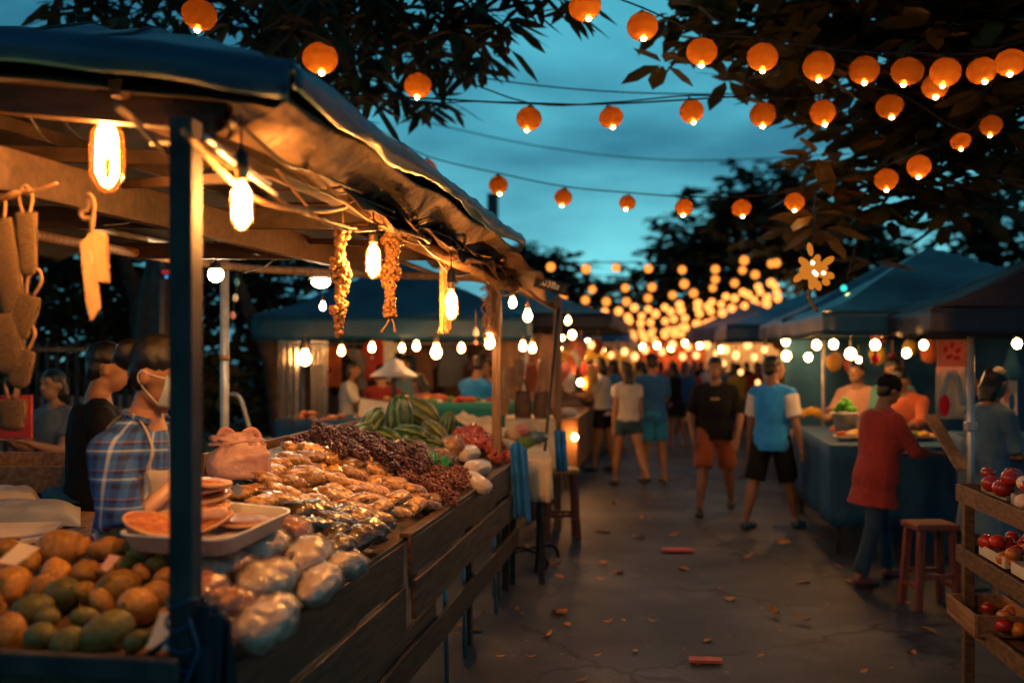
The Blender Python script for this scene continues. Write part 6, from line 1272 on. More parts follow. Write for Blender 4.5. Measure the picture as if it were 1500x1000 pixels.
for i, (x0, x1, y, m_, lb) in enumerate(((-4.5, -1.2, 33, YEL, 'ochre cloth wall of the last stall at the far left end of the street'), (-1.4, 1.3, 40, ORG, 'orange cloth wall closing the far end of the street'), (1.1, 5.5, 34, CREAM, 'cream cloth wall of the last stall at the far right end of the street'))):
    tag(obj('stall_backdrop', MB().sheet(lambda u, v: (x0+(x1-x0)*u, y+.06*sin(u*50), 2.5-2.5*v), 60, 4), m_, None, True, solid=.01), lb, 'curtain')
    for k in range(5): farbulb(*proj((x0+(x1-x0)*(k+.5)/5, y-1.2, U(1.75, 2.1)))[:2], proj((x0+(x1-x0)*(k+.5)/5, y-1.2, 2))[2], 3.2, 'added warm lamp lighting the cloth walls at the far end of the street', BULB_S, 'added lamps at the far end of the street')  # lamps added in front so the cloth walls are lit
tent('blue_far_roof', 'dark roof of the stall closing the far end of the street', (0, 38), 5, 4, 2.35, 3.1, .3, TARP_N)
# things under the right canopies
p = Pd(1394, 515, 8.0)
t = thing('red_poster', 'pink and red poster hanging under the canopy right of the bulbs', 'poster', p, TH); obj('sheet', MB().box((0, 0, 0), (.235, .006, .24)), cloth_mat('salmon_paper', (.75, .22, .16)), t)
b = MB()
for k, (a, c_) in enumerate(((-.05, .02), (.0, .05), (.05, .01), (-.02, -.04), (.04, -.05))): b.box((a, -.005, c_), (.035, .003, .05), Euler((0, .4*k, 0)).to_matrix())
obj('red_marks', b, cloth_mat('crimson_ink', (.7, .02, .05)), t)
p = Pd(1393, 575, 8.05); t = thing('white_banner', 'white banner with a blue arch and red oval beneath the red poster', 'banner', p, TH)
obj('sheet', MB().sheet(lambda u, v: (-.12+.24*u, .012*sin(u*12), .21-.42*v), 20, 4), WHT, t, True, solid=.003)
obj('blue_arch', MB().tube(catmull([(-.09, -.016, -.1), (-.04, -.016, .1), (0, -.016, .17), (.05, -.016, .1), (.09, -.016, -.1)], 5), .022, 6, .2, ax=(1, 0, 0)), cloth_mat('pale_blue_ink', (.3, .45, .6)), t, True)
obj('red_oval', MB().ell((-.06, -.02, -.1), (.045, .006, .09), seg=16, rg=10), MATS['crimson_ink'], t, True)
p = Pd(1470, 583, 7.6); t = thing('framed_picture', 'cream framed panel with pinkish figures beside the person in the smock', 'picture', p, TH); obj('panel', MB().box((0, 0, 0), (.21, .01, .27)), CARDP, t, bevel=.003)
for k, (a, c_) in enumerate(((-.05, .0), (.02, .03), (.06, -.03))): obj('patch', MB().ell((a, -.008, c_), (.022, .003, .07), seg=10, rg=8), [ORG, cloth_mat('rose_ink', (.6, .2, .2)), BLU][k], t, True)
p = Pd(1483, 530, 7.4); tag(obj('blue_pennant', MB().tube([p+V((0, 0, .16)), p+V((0, 0, 0)), p+V((0, 0, -.12))], [.01, .05, .09], 10, .4), BLUECLOTH, None, True), 'bright blue folded cloth hanging at the far right', 'cloth')
p = Pd(1282, 525, 8.5); t = thing('red_lantern', 'little red lantern hanging under the middle bulb', 'lantern', p); obj('shade', MB().ell((0, 0, 0), (.035, .035, .045), seg=12, rg=8), MATS['crimson_ink'], t, True); obj('cap', MB().lathe([(.015, .04), (.015, .055), (.004, .1)], seg=8), METAL_D, t)
tag(obj('canopy_backdrop', MB().sheet(lambda u, v: (1.3+4.2*u, 12.0+.06*sin(u*40), 1.95-1.9*v), 60, 4), cloth_mat('deep_blue_sheet', (.02, .09, .18)), None, True, solid=.01), 'deep blue sheet closing the back of the blue canopy on the right', 'curtain')
LIME = mat('lime_green', (.10, .42, .03), (.05, .28, .02), .4, 10, per=.2); YF = mat('yellow_fruit', (.75, .42, .03), (.6, .3, .02), .4, 8, per=.1)
p = Pd(1238, 606, 9.0); t = thing('green_fruit_bin', 'grey bin standing on the blue counter under the limes', 'bin', p); obj('bin_wall', MB().lathe([(.09, -.16), (.115, .0), (.12, .01), (.105, .005), (.09, -.14)], seg=18), METAL_L, t, True); obj('rim', MB().tube([(.118*cos(a), .118*sin(a), .005) for a in [i*pi/10 for i in range(21)]], .007, 6), METAL_L, t, True)
for k in range(16):
    a = U(0, 6.28); r = U(0, .085); tag(obj('lime', MB().ell((0, 0, 0), (.034, .034, .03), seg=12, rg=8), LIME, None, True, loc=p+V((r*cos(a), r*sin(a), .02+.11*(1-r/.09)))), 'bright green lime heaped in the grey bin', 'lime', 'limes in the grey bin')
for x, y, n_, lb in ((1186, 602, 7, 'yellow fruit piled on the wooden counter beside the grey bin'), (1160, 604, 5, 'orange yellow fruit at the left end of the wooden counter')):
    for k in range(n_): q = Pd(x+U(-12, 12), y+U(-6, 5), 10.6); tag(obj('yellow_fruit', MB().ell((0, 0, 0), (.05, .045, .045), seg=12, rg=8), YF, None, True, loc=q), lb, 'fruit', lb)
for x, y, r, m_, nm, lb in ((1290, 640, .12, WHITEP, 'plate', 'white platter of food on the blue counter'), (1345, 636, .12, METAL_L, 'plate', 'steel platter on the right half of the blue counter'), (1240, 645, .1, CREAM, 'plate', 'cream dish at the left end of the blue counter')):
    p = Pd(x, y, 8.7); t = thing('platter', lb, 'platter', V((p.x, p.y, 0))+V((0, 0, Pd(x, 655, 8.2).z+.02))); obj('dish', MB().lathe([(r*.6, 0), (r, .02), (r*1.15, .035), (r*.95, .028), (.01, .012)], seg=22), m_, t, True)
    for k in range(4): obj('food', MB().ell((U(-.05, .05), U(-.05, .05), .05), (.05, .03, .025), seg=10, rg=8), [CREAM, ORG, VG, YF][k], t, True)
for k, (x, y, m_) in enumerate(((1320, 632, CREAM), (1300, 628, WHT), (1365, 640, YF), (1380, 645, VG), (1262, 640, VG), (1255, 634, YF))):
    p = Pd(x, y, 8.8); o = obj('food_parcel', MB().ell((0, 0, 0), (.09, .05, .035), seg=14, rg=8, f=lambda q: q*(1+.2*noise.noise(q*2+p))), m_, None, True, loc=p); tag(o, ['cream', 'white', 'yellow', 'leafy green', 'second leafy green', 'second yellow'][k]+' food parcel on the blue counter', 'parcel')
a, b2 = Pd(1362, 608, 7.4), Pd(1412, 688, 6.6); tag(obj('leaning_plank', MB().bar(a, b2, .09, .02), WOOD, None, bevel=.003), 'brown plank slanting beside the white pole', 'plank')
# tiered produce shelf
p0 = Pd(1408, 985, 4.95); p1_ = Pd(1500, 1000, 3.9)
ang = atan2(-(Pd(1500, 940, 4.15)-Pd(1405, 885, 4.98)).x, (Pd(1405, 885, 4.98)-Pd(1500, 940, 4.15)).y)*-1
SHW = mat('shelf_wood', (.16, .095, .05), (.07, .04, .022), .65, 5, .4, 30, stretch=(4, 4, 12), per=.3)
SHF = thing('produce_shelf', 'tiered wooden shelf of packed fruit at the lower right edge', 'shelf', (Pd(1408, 885, 4.98).x, Pd(1408, 885, 4.98).y, 0), 0)
fx_ = (Pd(1500, 940, 4.15)-Pd(1405, 885, 4.98)); fx_.z = 0; fx_.normalize(); sd_ = V((-fx_.y, fx_.x, 0)); sd_ = sd_ if sd_.x > 0 else -sd_
def sp(a, b2, z): return fx_*a+sd_*b2+V((0, 0, z))
def sbox(name, a0, a1, b0, b1, z0, z1, m_=SHW): 
    c_ = sp((a0+a1)/2, (b0+b1)/2, (z0+z1)/2); M_ = Matrix((fx_, sd_, V((0, 0, 1)))).transposed(); return obj(name, MB().box(c_, (a1-a0, b1-b0, z1-z0), M_), m_, SHF, bevel=.004)
for z in (.985, .68, .37):
    sbox('shelf_board', -.02, 1.5, .0, .7, z-.035, z-.01); sbox('front_lip', -.02, 1.5, -.022, -.002, z-.05, z+.035); sbox('end_lip', -.042, -.022, 0, .7, z-.05, z+.035)
for a in (.01, 1.45):
    for b_2 in (.03, .66): sbox('leg', a-.025, a+.025, b_2-.025, b_2+.025, 0, .94, SHW)
sbox('back_panel', 0, 1.45, .69, .70, .05, .9, WOOD_DARK)
REDF = mat('red_fruit', (.5, .035, .02), (.3, .02, .015), .25, 12, per=.3, coat=.6); ORF = mat('orange_fruit', (.6, .22, .04), (.45, .12, .02), .35, 12, per=.3, coat=.4)
q = random.Random(21); LB_ = {'r': 'small red fruit', 'o': 'orange brown fruit', 'p': 'white wrapped fruit'}
for z, nn_, kinds, lev in ((.99, 70, 'rrrropp', 'top tier'), (.685, 44, 'rrrpo', 'middle tier'), (.375, 34, 'oor', 'lowest tier')):
    for k in range(nn_):
        kd = q.choice(kinds); r = q.uniform(.03, .05) if z > .9 else q.uniform(.028, .042); b_2 = q.uniform(.05, .5); pz = sp(q.uniform(.04, 1.3), b_2, z+.03+q.uniform(0, .08)+b_2*.08*(z > .9))+SHF.location
        o = obj('red_fruit' if kd == 'r' else 'fruit', MB().ell((0, 0, 0), (r*1.1, r, r*.9), seg=12, rg=8), {'r': REDF, 'o': ORF, 'p': BW}[kd], None, True, loc=pz); tag(o, f'{LB_[kd]} on the {lev} of the produce shelf', 'fruit', f'{LB_[kd]} on the {lev}')
for z, a0, b0, lb, lev in ((.99, .05, .08, 'clear tray of red fruit at the far corner', 'top tier'), (.99, .5, .06, 'clear tray of red fruit in the middle', 'top tier'), (.685, .08, .06, 'clear tray of red fruit at the far corner', 'middle tier'), (.685, .5, .06, 'clear tray of red fruit nearer the camera', 'middle tier')):
    c_ = sp(a0+.17, b0+.12, z+.0)+SHF.location; t = thing('fruit_tray', f'{lb} of the {lev}', 'tray', c_); M_ = Matrix((fx_, sd_, V((0, 0, 1)))).transposed()
    for nm, s_, o_ in (('tray_base', (.34, .24, .004), (0, 0, .004)), ('tray_wall', (.34, .004, .05), (0, .12, .03)), ('tray_wall', (.34, .004, .05), (0, -.12, .03)), ('tray_wall', (.004, .24, .05), (.17, 0, .03)), ('tray_wall', (.004, .24, .05), (-.17, 0, .03))): obj(nm, MB().box(M_ @ V(o_), s_, M_), WHITEP if lev != 'top tier' else METAL_L, t)
t = thing('fruit_box', 'shallow wooden box jutting from the lowest tier of the produce shelf', 'box', SHF.location+sp(.0, -.06, .38))
M_ = Matrix((fx_, sd_, V((0, 0, 1)))).transposed()
for nm, c_, s_ in (('side_board', (.2, -.0, .04), (.42, .015, .10)), ('side_board', (.2, .26, .04), (.42, .015, .10)), ('end_board', (0, .13, .04), (.015, .26, .10)), ('end_board', (.41, .13, .04), (.015, .26, .10)), ('base', (.2, .13, .0), (.4, .25, .01))): obj(nm, MB().box(M_ @ V(c_), s_, M_), WOOD, t, bevel=.003)
# ------------------------------------------------------------------ litter
def leaf_mesh(l=1, w=.42, curl=.25):
    b = MB(); n = 6
    for i in range(n+1):
        t = i/n; ww = w*sin(pi*min(1, t*.94+.04))**.8*.5; z = curl*(t-.5)**2
        b.v += [V((t*l, -ww, z+.10*ww)), V((t*l, 0, z-.02)), V((t*l, ww, z+.10*ww))]
    for i in range(n):
        for k in range(2): a = i*3+k; b.f.append((a, a+3, a+4, a+1))
    return b
LFM = mat('fallen_leaf', (.62, .28, .06), (.45, .17, .03), .7, 12, per=.4); LME = [leaf_mesh(1, .5, .4).mesh('leaf', True), leaf_mesh(1, .38, .9).mesh('leaf', True), leaf_mesh(1, .6, -.2).mesh('leaf', True)]
for m_ in LME: m_.materials.append(LFM)
LP = [(896, 778, 20), (945, 785, 18), (993, 780, 18), (821, 828, 20), (883, 820, 16), (912, 838, 20), (1008, 833, 20), (1082, 817, 20), (888, 848, 14), (826, 845, 14), (1068, 878, 20), (812, 890, 28), (815, 899, 20), (770, 802, 18), (758, 892, 14), (709, 893, 14), (898, 908, 14), (949, 908, 14), (828, 910, 14), (795, 933, 20), (785, 961, 14), (1141, 903, 28), (1189, 912, 28), (1187, 851, 20), (1150, 787, 26), (1142, 795, 16), (1002, 702, 20), (1184, 785, 16), (1220, 826, 14), (1237, 850, 18), (1321, 838, 20), (1372, 925, 24), (1340, 957, 24), (845, 998, 20), (880, 1000, 20), (1033, 938, 16), (688, 918, 20), (672, 916, 14), (663, 925, 10), (1100, 745, 16), (1230, 745, 20), (1237, 760, 20), (1060, 860, 12), (930, 950, 12), (1260, 985, 14), (870, 960, 10), (980, 870, 10), (1110, 960, 10), (700, 905, 12), (1000, 950, 9), (740, 960, 12), (905, 735, 12), (940, 760, 12), (1085, 700, 10), (960, 730, 12)]
q = random.Random(99)
for k in range(60): LP.append((q.uniform(650, 1400), q.uniform(700, 1000), q.uniform(3, 7)))
for x, y, l in LP:
    p = G(x, y, .014); o = obj('fallen_leaf', R.choice(LME), LFM, None, loc=p, rot=(U(-.2, .2), U(-.2, .2), U(0, 6.28))); s = l/F*(p-C0).dot(CF)*1.2; o.scale = (s, s, s); tag(o, 'dry orange leaf lying on the dark asphalt', 'leaf', 'fallen leaves on the asphalt')
for x, y, w, h_, c_, lb in ((992, 806, 46, 12, (.65, .10, .07), 'flat red wrapper on the asphalt in the middle of the street'), (1033, 968, 48, 16, (.65, .14, .06), 'orange red wrapper on the asphalt at the bottom of the picture')):
    p = G(x, y, .012); zc = (p-C0).dot(CF); a = w/F*zc; mb = MB().rings([[V((a*.5*cx, a*.22*sy, z_)) for cx, sy in ((-1, -.9), (-.3, -1), (1, -.85), (1.02, .6), (.2, 1), (-.95, .8))] for z_ in (0, .012, .016)]); tag(obj('litter_wrapper', mb, mat('wrapper'+lb[:4], c_, rough=.5), None, loc=p, rot=(0, 0, TH-.08)), lb, 'wrapper')
# ------------------------------------------------------------------ fence and posts behind the near stall
a, b2 = Pd(-120, 600, 8.6), Pd(262, 600, 9.6); FN = thing('metal_fence', 'corrugated metal fence with upright bars behind the stall on the left', 'fence', (a.x, a.y, 0)); e = (b2-a); e.z = 0
obj('panel', MB().sheet(lambda u, v: e*u+V((0, .03*sin(u*230), .02+1.25*v)), 420, 1), mat('corrugated_metal', (.30, .36, .40), (.18, .22, .26), .55, 4, metal=.2), FN, True, solid=.004)
for k in range(26): obj('bar', MB().box(e*((k+.5)/26)+V((0, -.05, .88)), (.03, .03, 1.76)), METAL_D, FN)
obj('top_rail', MB().bar(V((0, -.05, 1.7)), e+V((0, -.05, 1.7)), .04, .04), METAL_D, FN)
post('dark_post', (lambda p: (p.x, p.y, 0))(Pd(228, 500, 9.0)), (lambda p: (p.x, p.y, 2.75))(Pd(232, 500, 9.0)), .09, METAL_D, 'dark upright post with a blurred red and blue sign, behind the stall')
t = thing('lit_sign', 'blurred red and blue sign behind the steel post', 'sign', Pd(262, 402, 9.0), TH); obj('board', MB().box((0, 0, 0), (.44, .03, .10)), TARP_N, t); obj('red_stripe', MB().box((0, -.02, .022), (.42, .008, .035)), emit('sign_red', (.8, .05, .05), .35), t)
for k in range(6): obj('blue_mark', MB().box((-.17+.07*k, -.02, -.022), (.04, .008, .03)), emit('sign_blue', (.1, .35, .8), .6), t)
b = MB(); p = Pd(352, 560, 7.8); t = thing('blue_bin', 'blue covered cart with a bent pale handle behind the back pole', 'cart', (p.x, p.y, 0), TH)
obj('body', MB().box((0, 0, .55), (.36, .5, .75)), TARP, t, bevel=.03); obj('cover', MB().box((0, 0, .95), (.4, .54, .08)), cloth_mat('dark_green_cover', (.02, .08, .07)), t, bevel=.02)
obj('handle', MB().tube(catmull([(.0, -.3, 1.36), (.08, -.3, 1.33), (.15, -.3, 1.1), (.24, -.3, .85)], 5), .018, 8), METAL_L, t, True)
for x in (-.14, .14): obj('wheel', MB().lathe([(.02, -.02), (.09, -.02), (.1, 0), (.09, .02), (.02, .02)], (x, 0, .1), 16, Euler((0, pi/2, 0)).to_matrix()), METAL_D, t, True)
for k, (x, y) in enumerate(((347, 413), (345, 436), (341, 462))):
    p = Pd(x, y, 6.9); t = thing('hanging_charm', ['top blue glass', 'middle white', 'lowest pink'][k]+' charm on the string beside the back pole', 'charm', p); obj('bead', MB().ell((0, 0, 0), (.022, .022, .03), seg=10, rg=8), [mat('blue_glass', (.1, .4, .45), rough=.2), WHITEP, MATS['pink_bead']][k], t, True); obj('string', MB().tube([(0, 0, .03), (.01, 0, .11)], .003, 4), CABLE, t)
post('street_pole', (lambda p: (p.x, p.y, 0))(Pd(722, 400, 24)), Pd(722, 284, 24), .24, METAL_D, 'thick dark pole rising above the awning behind the lower lantern string')
# ------------------------------------------------------------------ trees
m = mat('big_leaf', (.10, .085, .025), (.04, .045, .016), .45, 3, per=0, trans=.22); LEAFN = m
LEAFO = mat('warm_lit_leaf', (.30, .17, .04), (.16, .10, .03), .5, 3, trans=.3)  # orange lamplight painted into the leaf colour, for the lit clumps
LEAFD = mat('dim_leaf', (.05, .06, .028), (.022, .034, .018), .7, 2, trans=.15)
BARK = mat('tree_bark', (.09, .055, .04), (.04, .028, .02), .85, 10, .5, 30)
def add_leaf(b, p, d, l, w, q):
    d = d.normalized(); s_ = d.cross(V((q.uniform(-.4, .4), q.uniform(-.4, .4), 1))).normalized(); n = s_.cross(d); o = len(b.v)
    dr = -.12*l
    b.v += [p, p+d*l*.3+s_*w*.42+n*.02*l, p+d*l*.33, p+d*l*.3-s_*w*.42+n*.02*l, p+d*l*.68+s_*w*.46+V((0, 0, dr*.5)), p+d*l*.68+V((0, 0, dr*.5-.01*l)), p+d*l*.68-s_*w*.46+V((0, 0, dr*.5)), p+d*l+V((0, 0, dr))]
    b.f += [(o, o+2, o+1), (o, o+3, o+2), (o+1, o+2, o+5, o+4), (o+2, o+3, o+6, o+5), (o+4, o+5, o+7), (o+5, o+6, o+7)]
def rosette(b, p, q, L_, n=6, down=0, w=.42):
    a0 = q.uniform(0, 6); tw = V((q.uniform(-.5, .5), q.uniform(-.5, .5), 1)).normalized(); x = tw.orthogonal(); y = tw.cross(x)
    for k in range(n):
        a = a0+2*pi*k/n+q.uniform(-.25, .25); d = x*cos(a)+y*sin(a)+tw*q.uniform(-.2, .35)+V((0, 0, -down)); l = L_*q.uniform(.75, 1.15); add_leaf(b, p+d*.02, d, l, l*w, q)
def clump(b, c, r, n, L_, q, down=0, k=6, w=.42, sq=.75):
    for i in range(n):
        v = V((q.gauss(0, .5), q.gauss(0, .5), q.gauss(0, .5)*sq)); rosette(b, c+v*r, q, L_, k, down, w)
def tree(label, trunk, clumps, L_, m_, seed, down=0, k=6, w=.42, limb=.035, mats2=None, group=None, name='broad_leaved_tree'):
    q = random.Random(seed); base = V(trunk[0]); t = thing(name, label, 'tree', base, 0, group)
    n = len(trunk); tb = MB().tube([V(p)-base for p in catmull(trunk, 5)], [trunk_r*(1-.65*i/((n-1)*5)) for i in range((n-1)*5+1)], 12); tr = obj('trunk', tb, BARK, t, True)
    tips = [V(p)-base for p in catmull(trunk, 5)][4:]; lb = MB(); todo = [(V(c)-base, r) for c, r, cnt in clumps]; hop = {tuple(v): 0 for v in tips}
    while todo:
        c, r, s_ = min(((c, r, s_) for c, r in todo for s_ in tips), key=lambda z: (z[2]-z[0]).length*(1+.12*hop[tuple(z[2])]))
        todo.remove((c, r)); k_ = hop[tuple(s_)]; mid = s_.lerp(c, .5)+V((q.uniform(-.2, .2), q.uniform(-.2, .2), .2))*min(1, (c-s_).length*.35)
        pp = catmull([s_, mid, c], 6); w0 = limb*max(.3, 1-.2*k_); lb.tube(pp, [w0*(1-.35*i/(len(pp)-1)) for i in range(len(pp))], 6); tips.append(c); hop[tuple(c)] = k_+1
        for j in range(3): e2 = c+V((q.uniform(-1, 1), q.uniform(-1, 1), q.uniform(-.6, .6)))*r*.8; lb.tube([c, c.lerp(e2, .5)+V((0, 0, .03)), e2], [w0*.3, w0*.2, w0*.1], 5)
    obj('limb', lb, BARK, tr, True)
    b = MB(); b2 = MB()
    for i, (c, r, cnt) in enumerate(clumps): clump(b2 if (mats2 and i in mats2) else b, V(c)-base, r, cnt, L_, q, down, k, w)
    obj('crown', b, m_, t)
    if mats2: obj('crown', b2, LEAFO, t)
    return t
trunk_r = .22
CL1 = [(1120, 30, 5.2, .42, 16), (1060, 20, 6, .4, 9), (1000, 25, 6, .25, 4), (1200, 40, 5.5, .5, 26), (1290, 20, 5.5, .55, 34), (1380, 30, 5.2, .55, 38), (1470, 20, 5, .55, 38), (1130, 110, 6.4, .28, 9), (1180, 130, 6.4, .22, 7), (1250, 180, 6.6, .4, 18), (1330, 130, 6.6, .55, 34), (1420, 110, 6, .55, 36), (1490, 140, 5.6, .5, 32), (965, 118, 5.6, .05, 1), (1090, 130, 6.2, .1, 2), (1150, 165, 6, .15, 3), (1230, 260, 6, .22, 7), (1300, 220, 6.2, .4, 20), (1390, 230, 6.2, .42, 26), (1470, 240, 6, .42, 26), (1215, 290, 6, .25, 8), (1260, 340, 6.4, .22, 7), (1190, 240, 5.6, .14, 2), (1340, 290, 6.4, .3, 11), (1300, 290, 6, .18, 5), (1240, 410, 6.2, .08, 1), (1420, 300, 6.6, .28, 9), (1050, 60, 5.8, .12, 3), (1185, 340, 6.4, .12, 3), (1490, 60, 5.5, .5, 28), (1100, 60, 5.9, .2, 6)]
CL1 = [(x, y, z, r_, int(n_*(1.15 if y < 160 and x > 1100 else .75))+(n_ > 3)) for x, y, z, r_, n_ in CL1]
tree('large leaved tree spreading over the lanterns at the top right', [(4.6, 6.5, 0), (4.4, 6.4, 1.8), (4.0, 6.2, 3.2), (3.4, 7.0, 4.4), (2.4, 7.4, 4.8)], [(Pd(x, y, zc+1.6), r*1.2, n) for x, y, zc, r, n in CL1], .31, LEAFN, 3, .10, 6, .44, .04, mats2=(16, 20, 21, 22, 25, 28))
CL2 = [(300, 0, 7.5, .7, 34), (400, 20, 7.5, .7, 38), (500, 10, 7, .7, 38), (600, 10, 7, .6, 30), (670, 30, 7, .45, 18), (730, 15, 7, .3, 9), (800, 5, 7, .22, 5), (440, 80, 8, .5, 22), (540, 80, 8, .5, 20), (620, 80, 8, .4, 14), (690, 90, 8, .28, 6), (520, 130, 8.5, .35, 9), (220, 20, 8, .6, 26), (600, 150, 8.5, .25, 4), (655, 160, 8.5, .2, 3), (480, 140, 8.5, .35, 10), (150, -20, 8, .6, 20)]
CL2 = [(x, y, z, r_, int(n_*1.1)) for x, y, z, r_, n_ in CL2]
trunk_r = .26
tree('drooping leaved tree reaching over the blue tarp roof at the top left', [(-5.2, 9.5, 0), (-5.0, 9.2, 2.2), (-4.2, 8.8, 3.8), (-3.0, 8.4, 4.8), (-1.6, 8.0, 5.0)], [(Pd(x, y, zc), r, n) for x, y, zc, r, n in CL2], .29, LEAFD, 5, .55, 5, .26, .05)
# leaning trunks and dark foliage behind the near stall
trunk_r = .15
BT_ = []
def bt(label, tk, cl_, seed, L_=.22, m_=LEAFD): tree(label, [Pd(x, y, zc) if not isinstance(x, tuple) else x for x, y, zc in tk], [(Pd(x, y, zc), r, n) for x, y, zc, r, n in cl_], L_, m_, seed, .15, 6, .42, .05, name='dark_tree')
def g3(px, zc): p = Pd(px, 600, zc); return (p.x, p.y, 0)
def bt2(label, foot, pts, cl_, seed, L_=.22, m_=LEAFD): tree(label, [g3(*foot)]+[Pd(*p) for p in pts], [(Pd(x, y, zc), r, n) for x, y, zc, r, n in cl_], L_, m_, seed, .15, 6, .42, .05, name='dark_tree')
bt2('leaning tree trunk with dark crown seen right of the cardboard tags', (215, 12), [(205, 460, 12), (185, 390, 12), (160, 300, 12)], [(60, 380, 12.5, .8, 50), (140, 400, 12.5, .8, 50), (20, 450, 12.5, .8, 50), (100, 480, 12.5, .6, 36), (220, 420, 13, .8, 50), (150, 320, 12, .8, 50), (60, 300, 12, .8, 40), (250, 340, 12.5, .8, 40), (170, 470, 12.6, .5, 14)], 6, .24)
bt2('second leaning tree behind the back pole with dark crown', (420, 12), [(400, 540, 12), (370, 470, 12), (345, 400, 12)], [(300, 420, 13, .7, 40), (370, 430, 13, .7, 40), (430, 420, 13.5, .7, 40), (330, 380, 13, .8, 40), (250, 470, 13.5, .5, 24), (420, 370, 13, .7, 40), (500, 400, 14, .8, 40), (560, 380, 14.5, .8, 40)], 8, .24)
trunk_r = .12
HC_ = [(x, y, 14.5, .9, 15 if y < 540 else 34) for x in range(-60, 460, 52) for y in (400, 450, 505, 560, 610)]
bt2('dense dark hedge-like thicket closing the view behind the metal fence', (180, 14.6), [(182, 560, 14.6), (186, 480, 14.6)], HC_, 31, .34, mat('olive_hedge_leaf', (.22, .20, .06), (.07, .09, .035), .7, 2, trans=.15))
# far trees
trunk_r = .35
def farpos(px, zc): p = Pd(px, 600, zc); return V((p.x, p.y, 0))
def ftree(label, px, zc, top, cl_, seed, L_=.6): tree(label, [farpos(px, zc), farpos(px, zc)+V((.1, 0, 2.5)), Pd(px+4, top, zc)], [(Pd(x, y, zc+U(-1, 1)), r, n) for x, y, r, n in cl_], L_, LEAFD, seed, .1, 6, .5, .12, name='distant_tree', group=None)
ftree('distant tree darkest and tallest in the middle, above the string lamps', 1075, 34, 300, [(1040, 350, 1.8, 60), (1080, 310, 1.8, 60), (1120, 290, 1.6, 60), (1150, 330, 1.6, 60), (1000, 380, 1.4, 50), (1060, 380, 1.8, 60), (1110, 370, 1.8, 60), (1160, 390, 1.6, 60), (960, 420, 1.2, 50), (1020, 430, 1.6, 60), (1090, 430, 1.8, 60), (985, 360, .8, 14)], 11)
ftree('distant tree behind the large leaves, right of the tallest one', 1215, 30, 330, [(1190, 350, 1.5, 60), (1230, 320, 1.4, 50), (1260, 380, 1.4, 60), (1300, 400, 1.2, 40), (1210, 400, 1.5, 60), (1330, 380, 1.0, 20), (1170, 270, .9, 20)], 12)
ftree('loose feathery distant tree at the right edge below the large leaves', 1440, 22, 300, [(1410, 340, .8, 20), (1450, 310, .9, 26), (1490, 340, 1.0, 36), (1430, 370, .8, 20), (1490, 290, .8, 24), (1400, 300, .6, 12), (1480, 380, .9, 26)], 13, .4)
ftree('distant tree just right of the awning end, behind the string lamps', 800, 30, 390, [(765, 375, .9, 36), (785, 400, 1.1, 50), (820, 410, 1.0, 44), (850, 430, 1.0, 50), (800, 440, 1.2, 60), (880, 450, .9, 40), (760, 420, 1.2, 40)], 14, .45)
ftree('low distant tree closing the far end of the street', 930, 40, 450, [(900, 460, 1.4, 50), (950, 470, 1.6, 60), (1000, 470, 1.6, 60), (880, 480, 1.4, 50), (1050, 470, 1.6, 60)], 15, .5)
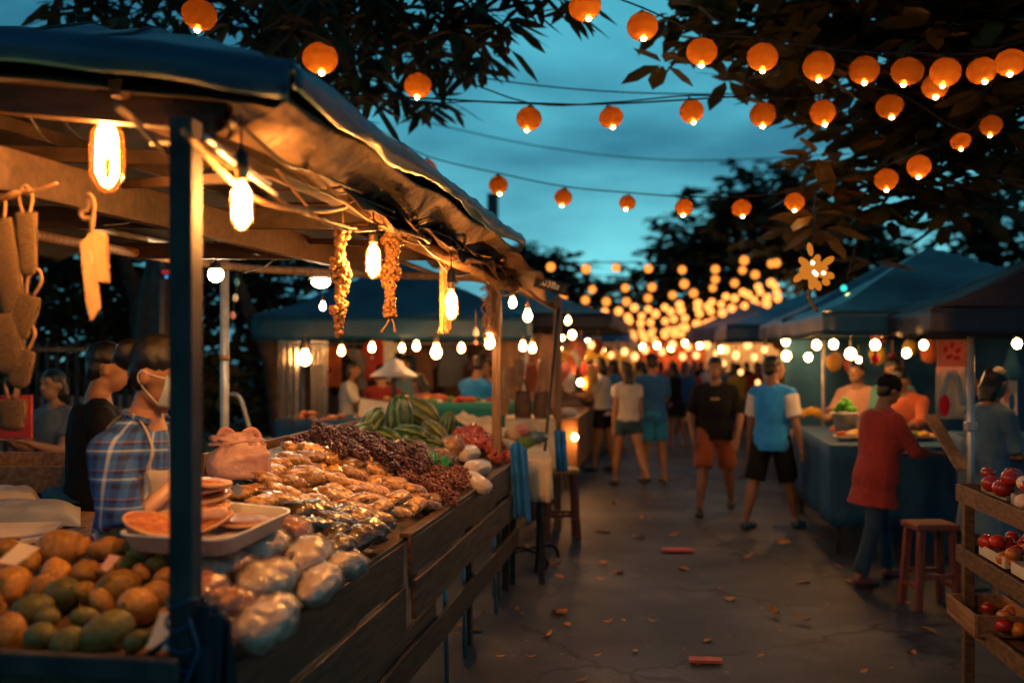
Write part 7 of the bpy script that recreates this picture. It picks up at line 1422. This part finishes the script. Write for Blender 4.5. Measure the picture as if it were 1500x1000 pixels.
# orange lit flower-like ornament and a small coloured lamp chain
p = Pd(1190, 398, 6.0); t = thing('star_ornament', 'glowing orange flower shaped ornament hanging from the tree on the right', 'ornament', p)
GLO = emit('ornament_orange', (1, .30, .03), .5)
b = MB(); q = random.Random(4)
for ly, (n_, r) in enumerate(((10, .13), (8, .09), (6, .05))):
    for k in range(n_):
        a = 2*pi*k/n_+ly*.3; dd_ = CR*cos(a)+CU*sin(a)-CF*(.3+.5*ly); b.ell(dd_*r*q.uniform(.4, 1.0)+V((q.uniform(-.02, .02), 0, q.uniform(-.02, .02))), (q.uniform(.025, .05), q.uniform(.014, .026), .022), dd_.to_track_quat('X', 'Z').to_matrix(), 8, 6)
obj('petal', b, GLO, t, True)
for k in range(4): obj('bulb', MB().ell(-CF*.08+CR*U(-.06, .05)+CU*U(-.05, .05), .011, seg=8, rg=6), emit('ornament_bulb', (1, .7, .4), 14), t, True)
obj('tail', MB().tube(catmull([(0, 0, -.08), (-.02, 0, -.16), (.03, 0, -.24)], 5), .011, 6, .5), LEAFO, t, True); obj('cord', MB().tube([(0, 0, .1), (.02, 0, .5)], .004, 4), CABLE, t)
t = thing('coloured_lamp_chain', 'short chain of teal and pale yellow lamps right of the glowing ornament', 'lamp', Pd(1243, 436, 9))
for k, (x, y, c_) in enumerate(((1236, 422, (.05, .7, .6)), (1243, 434, (.75, .85, .25)), (1248, 447, (.8, .85, .3)))): obj('lamp', MB().ell(Pd(x, y, 9)-t.location, .03, seg=10, rg=8), emit('chain'+str(k), c_, 2.5 if k else 1.2), t, True)
obj('wire', MB().tube([Pd(1232, 412, 9)-t.location, Pd(1249, 452, 9)-t.location], .005, 4), CABLE, t)
# ------------------------------------------------------------------ clean up prototypes nobody used, render settings
for pr in PKS+PDS+BD+BRr+BSc:
    if id(pr) not in used:
        for ch in list(pr.children): bpy.data.objects.remove(ch)
        bpy.data.objects.remove(pr)
for o in bpy.data.objects:
    if o.get('group', 1) is None: del o['group']
S.view_settings.view_transform = 'Standard'; S.view_settings.look = 'None'; S.view_settings.exposure = .27; S.view_settings.gamma = 1
S.cycles.use_denoising = True; S.cycles.max_bounces = 6; S.cycles.diffuse_bounces = 3; S.cycles.glossy_bounces = 3; S.cycles.transparent_max_bounces = 12; S.cycles.transmission_bounces = 4
S.cycles.caustics_reflective = False; S.cycles.caustics_refractive = False; S.cycles.sample_clamp_indirect = 4; S.cycles.sample_clamp_direct = 0
S.cycles.volume_bounces = 0; S.cycles.use_adaptive_sampling = True; S.cycles.adaptive_threshold = .02
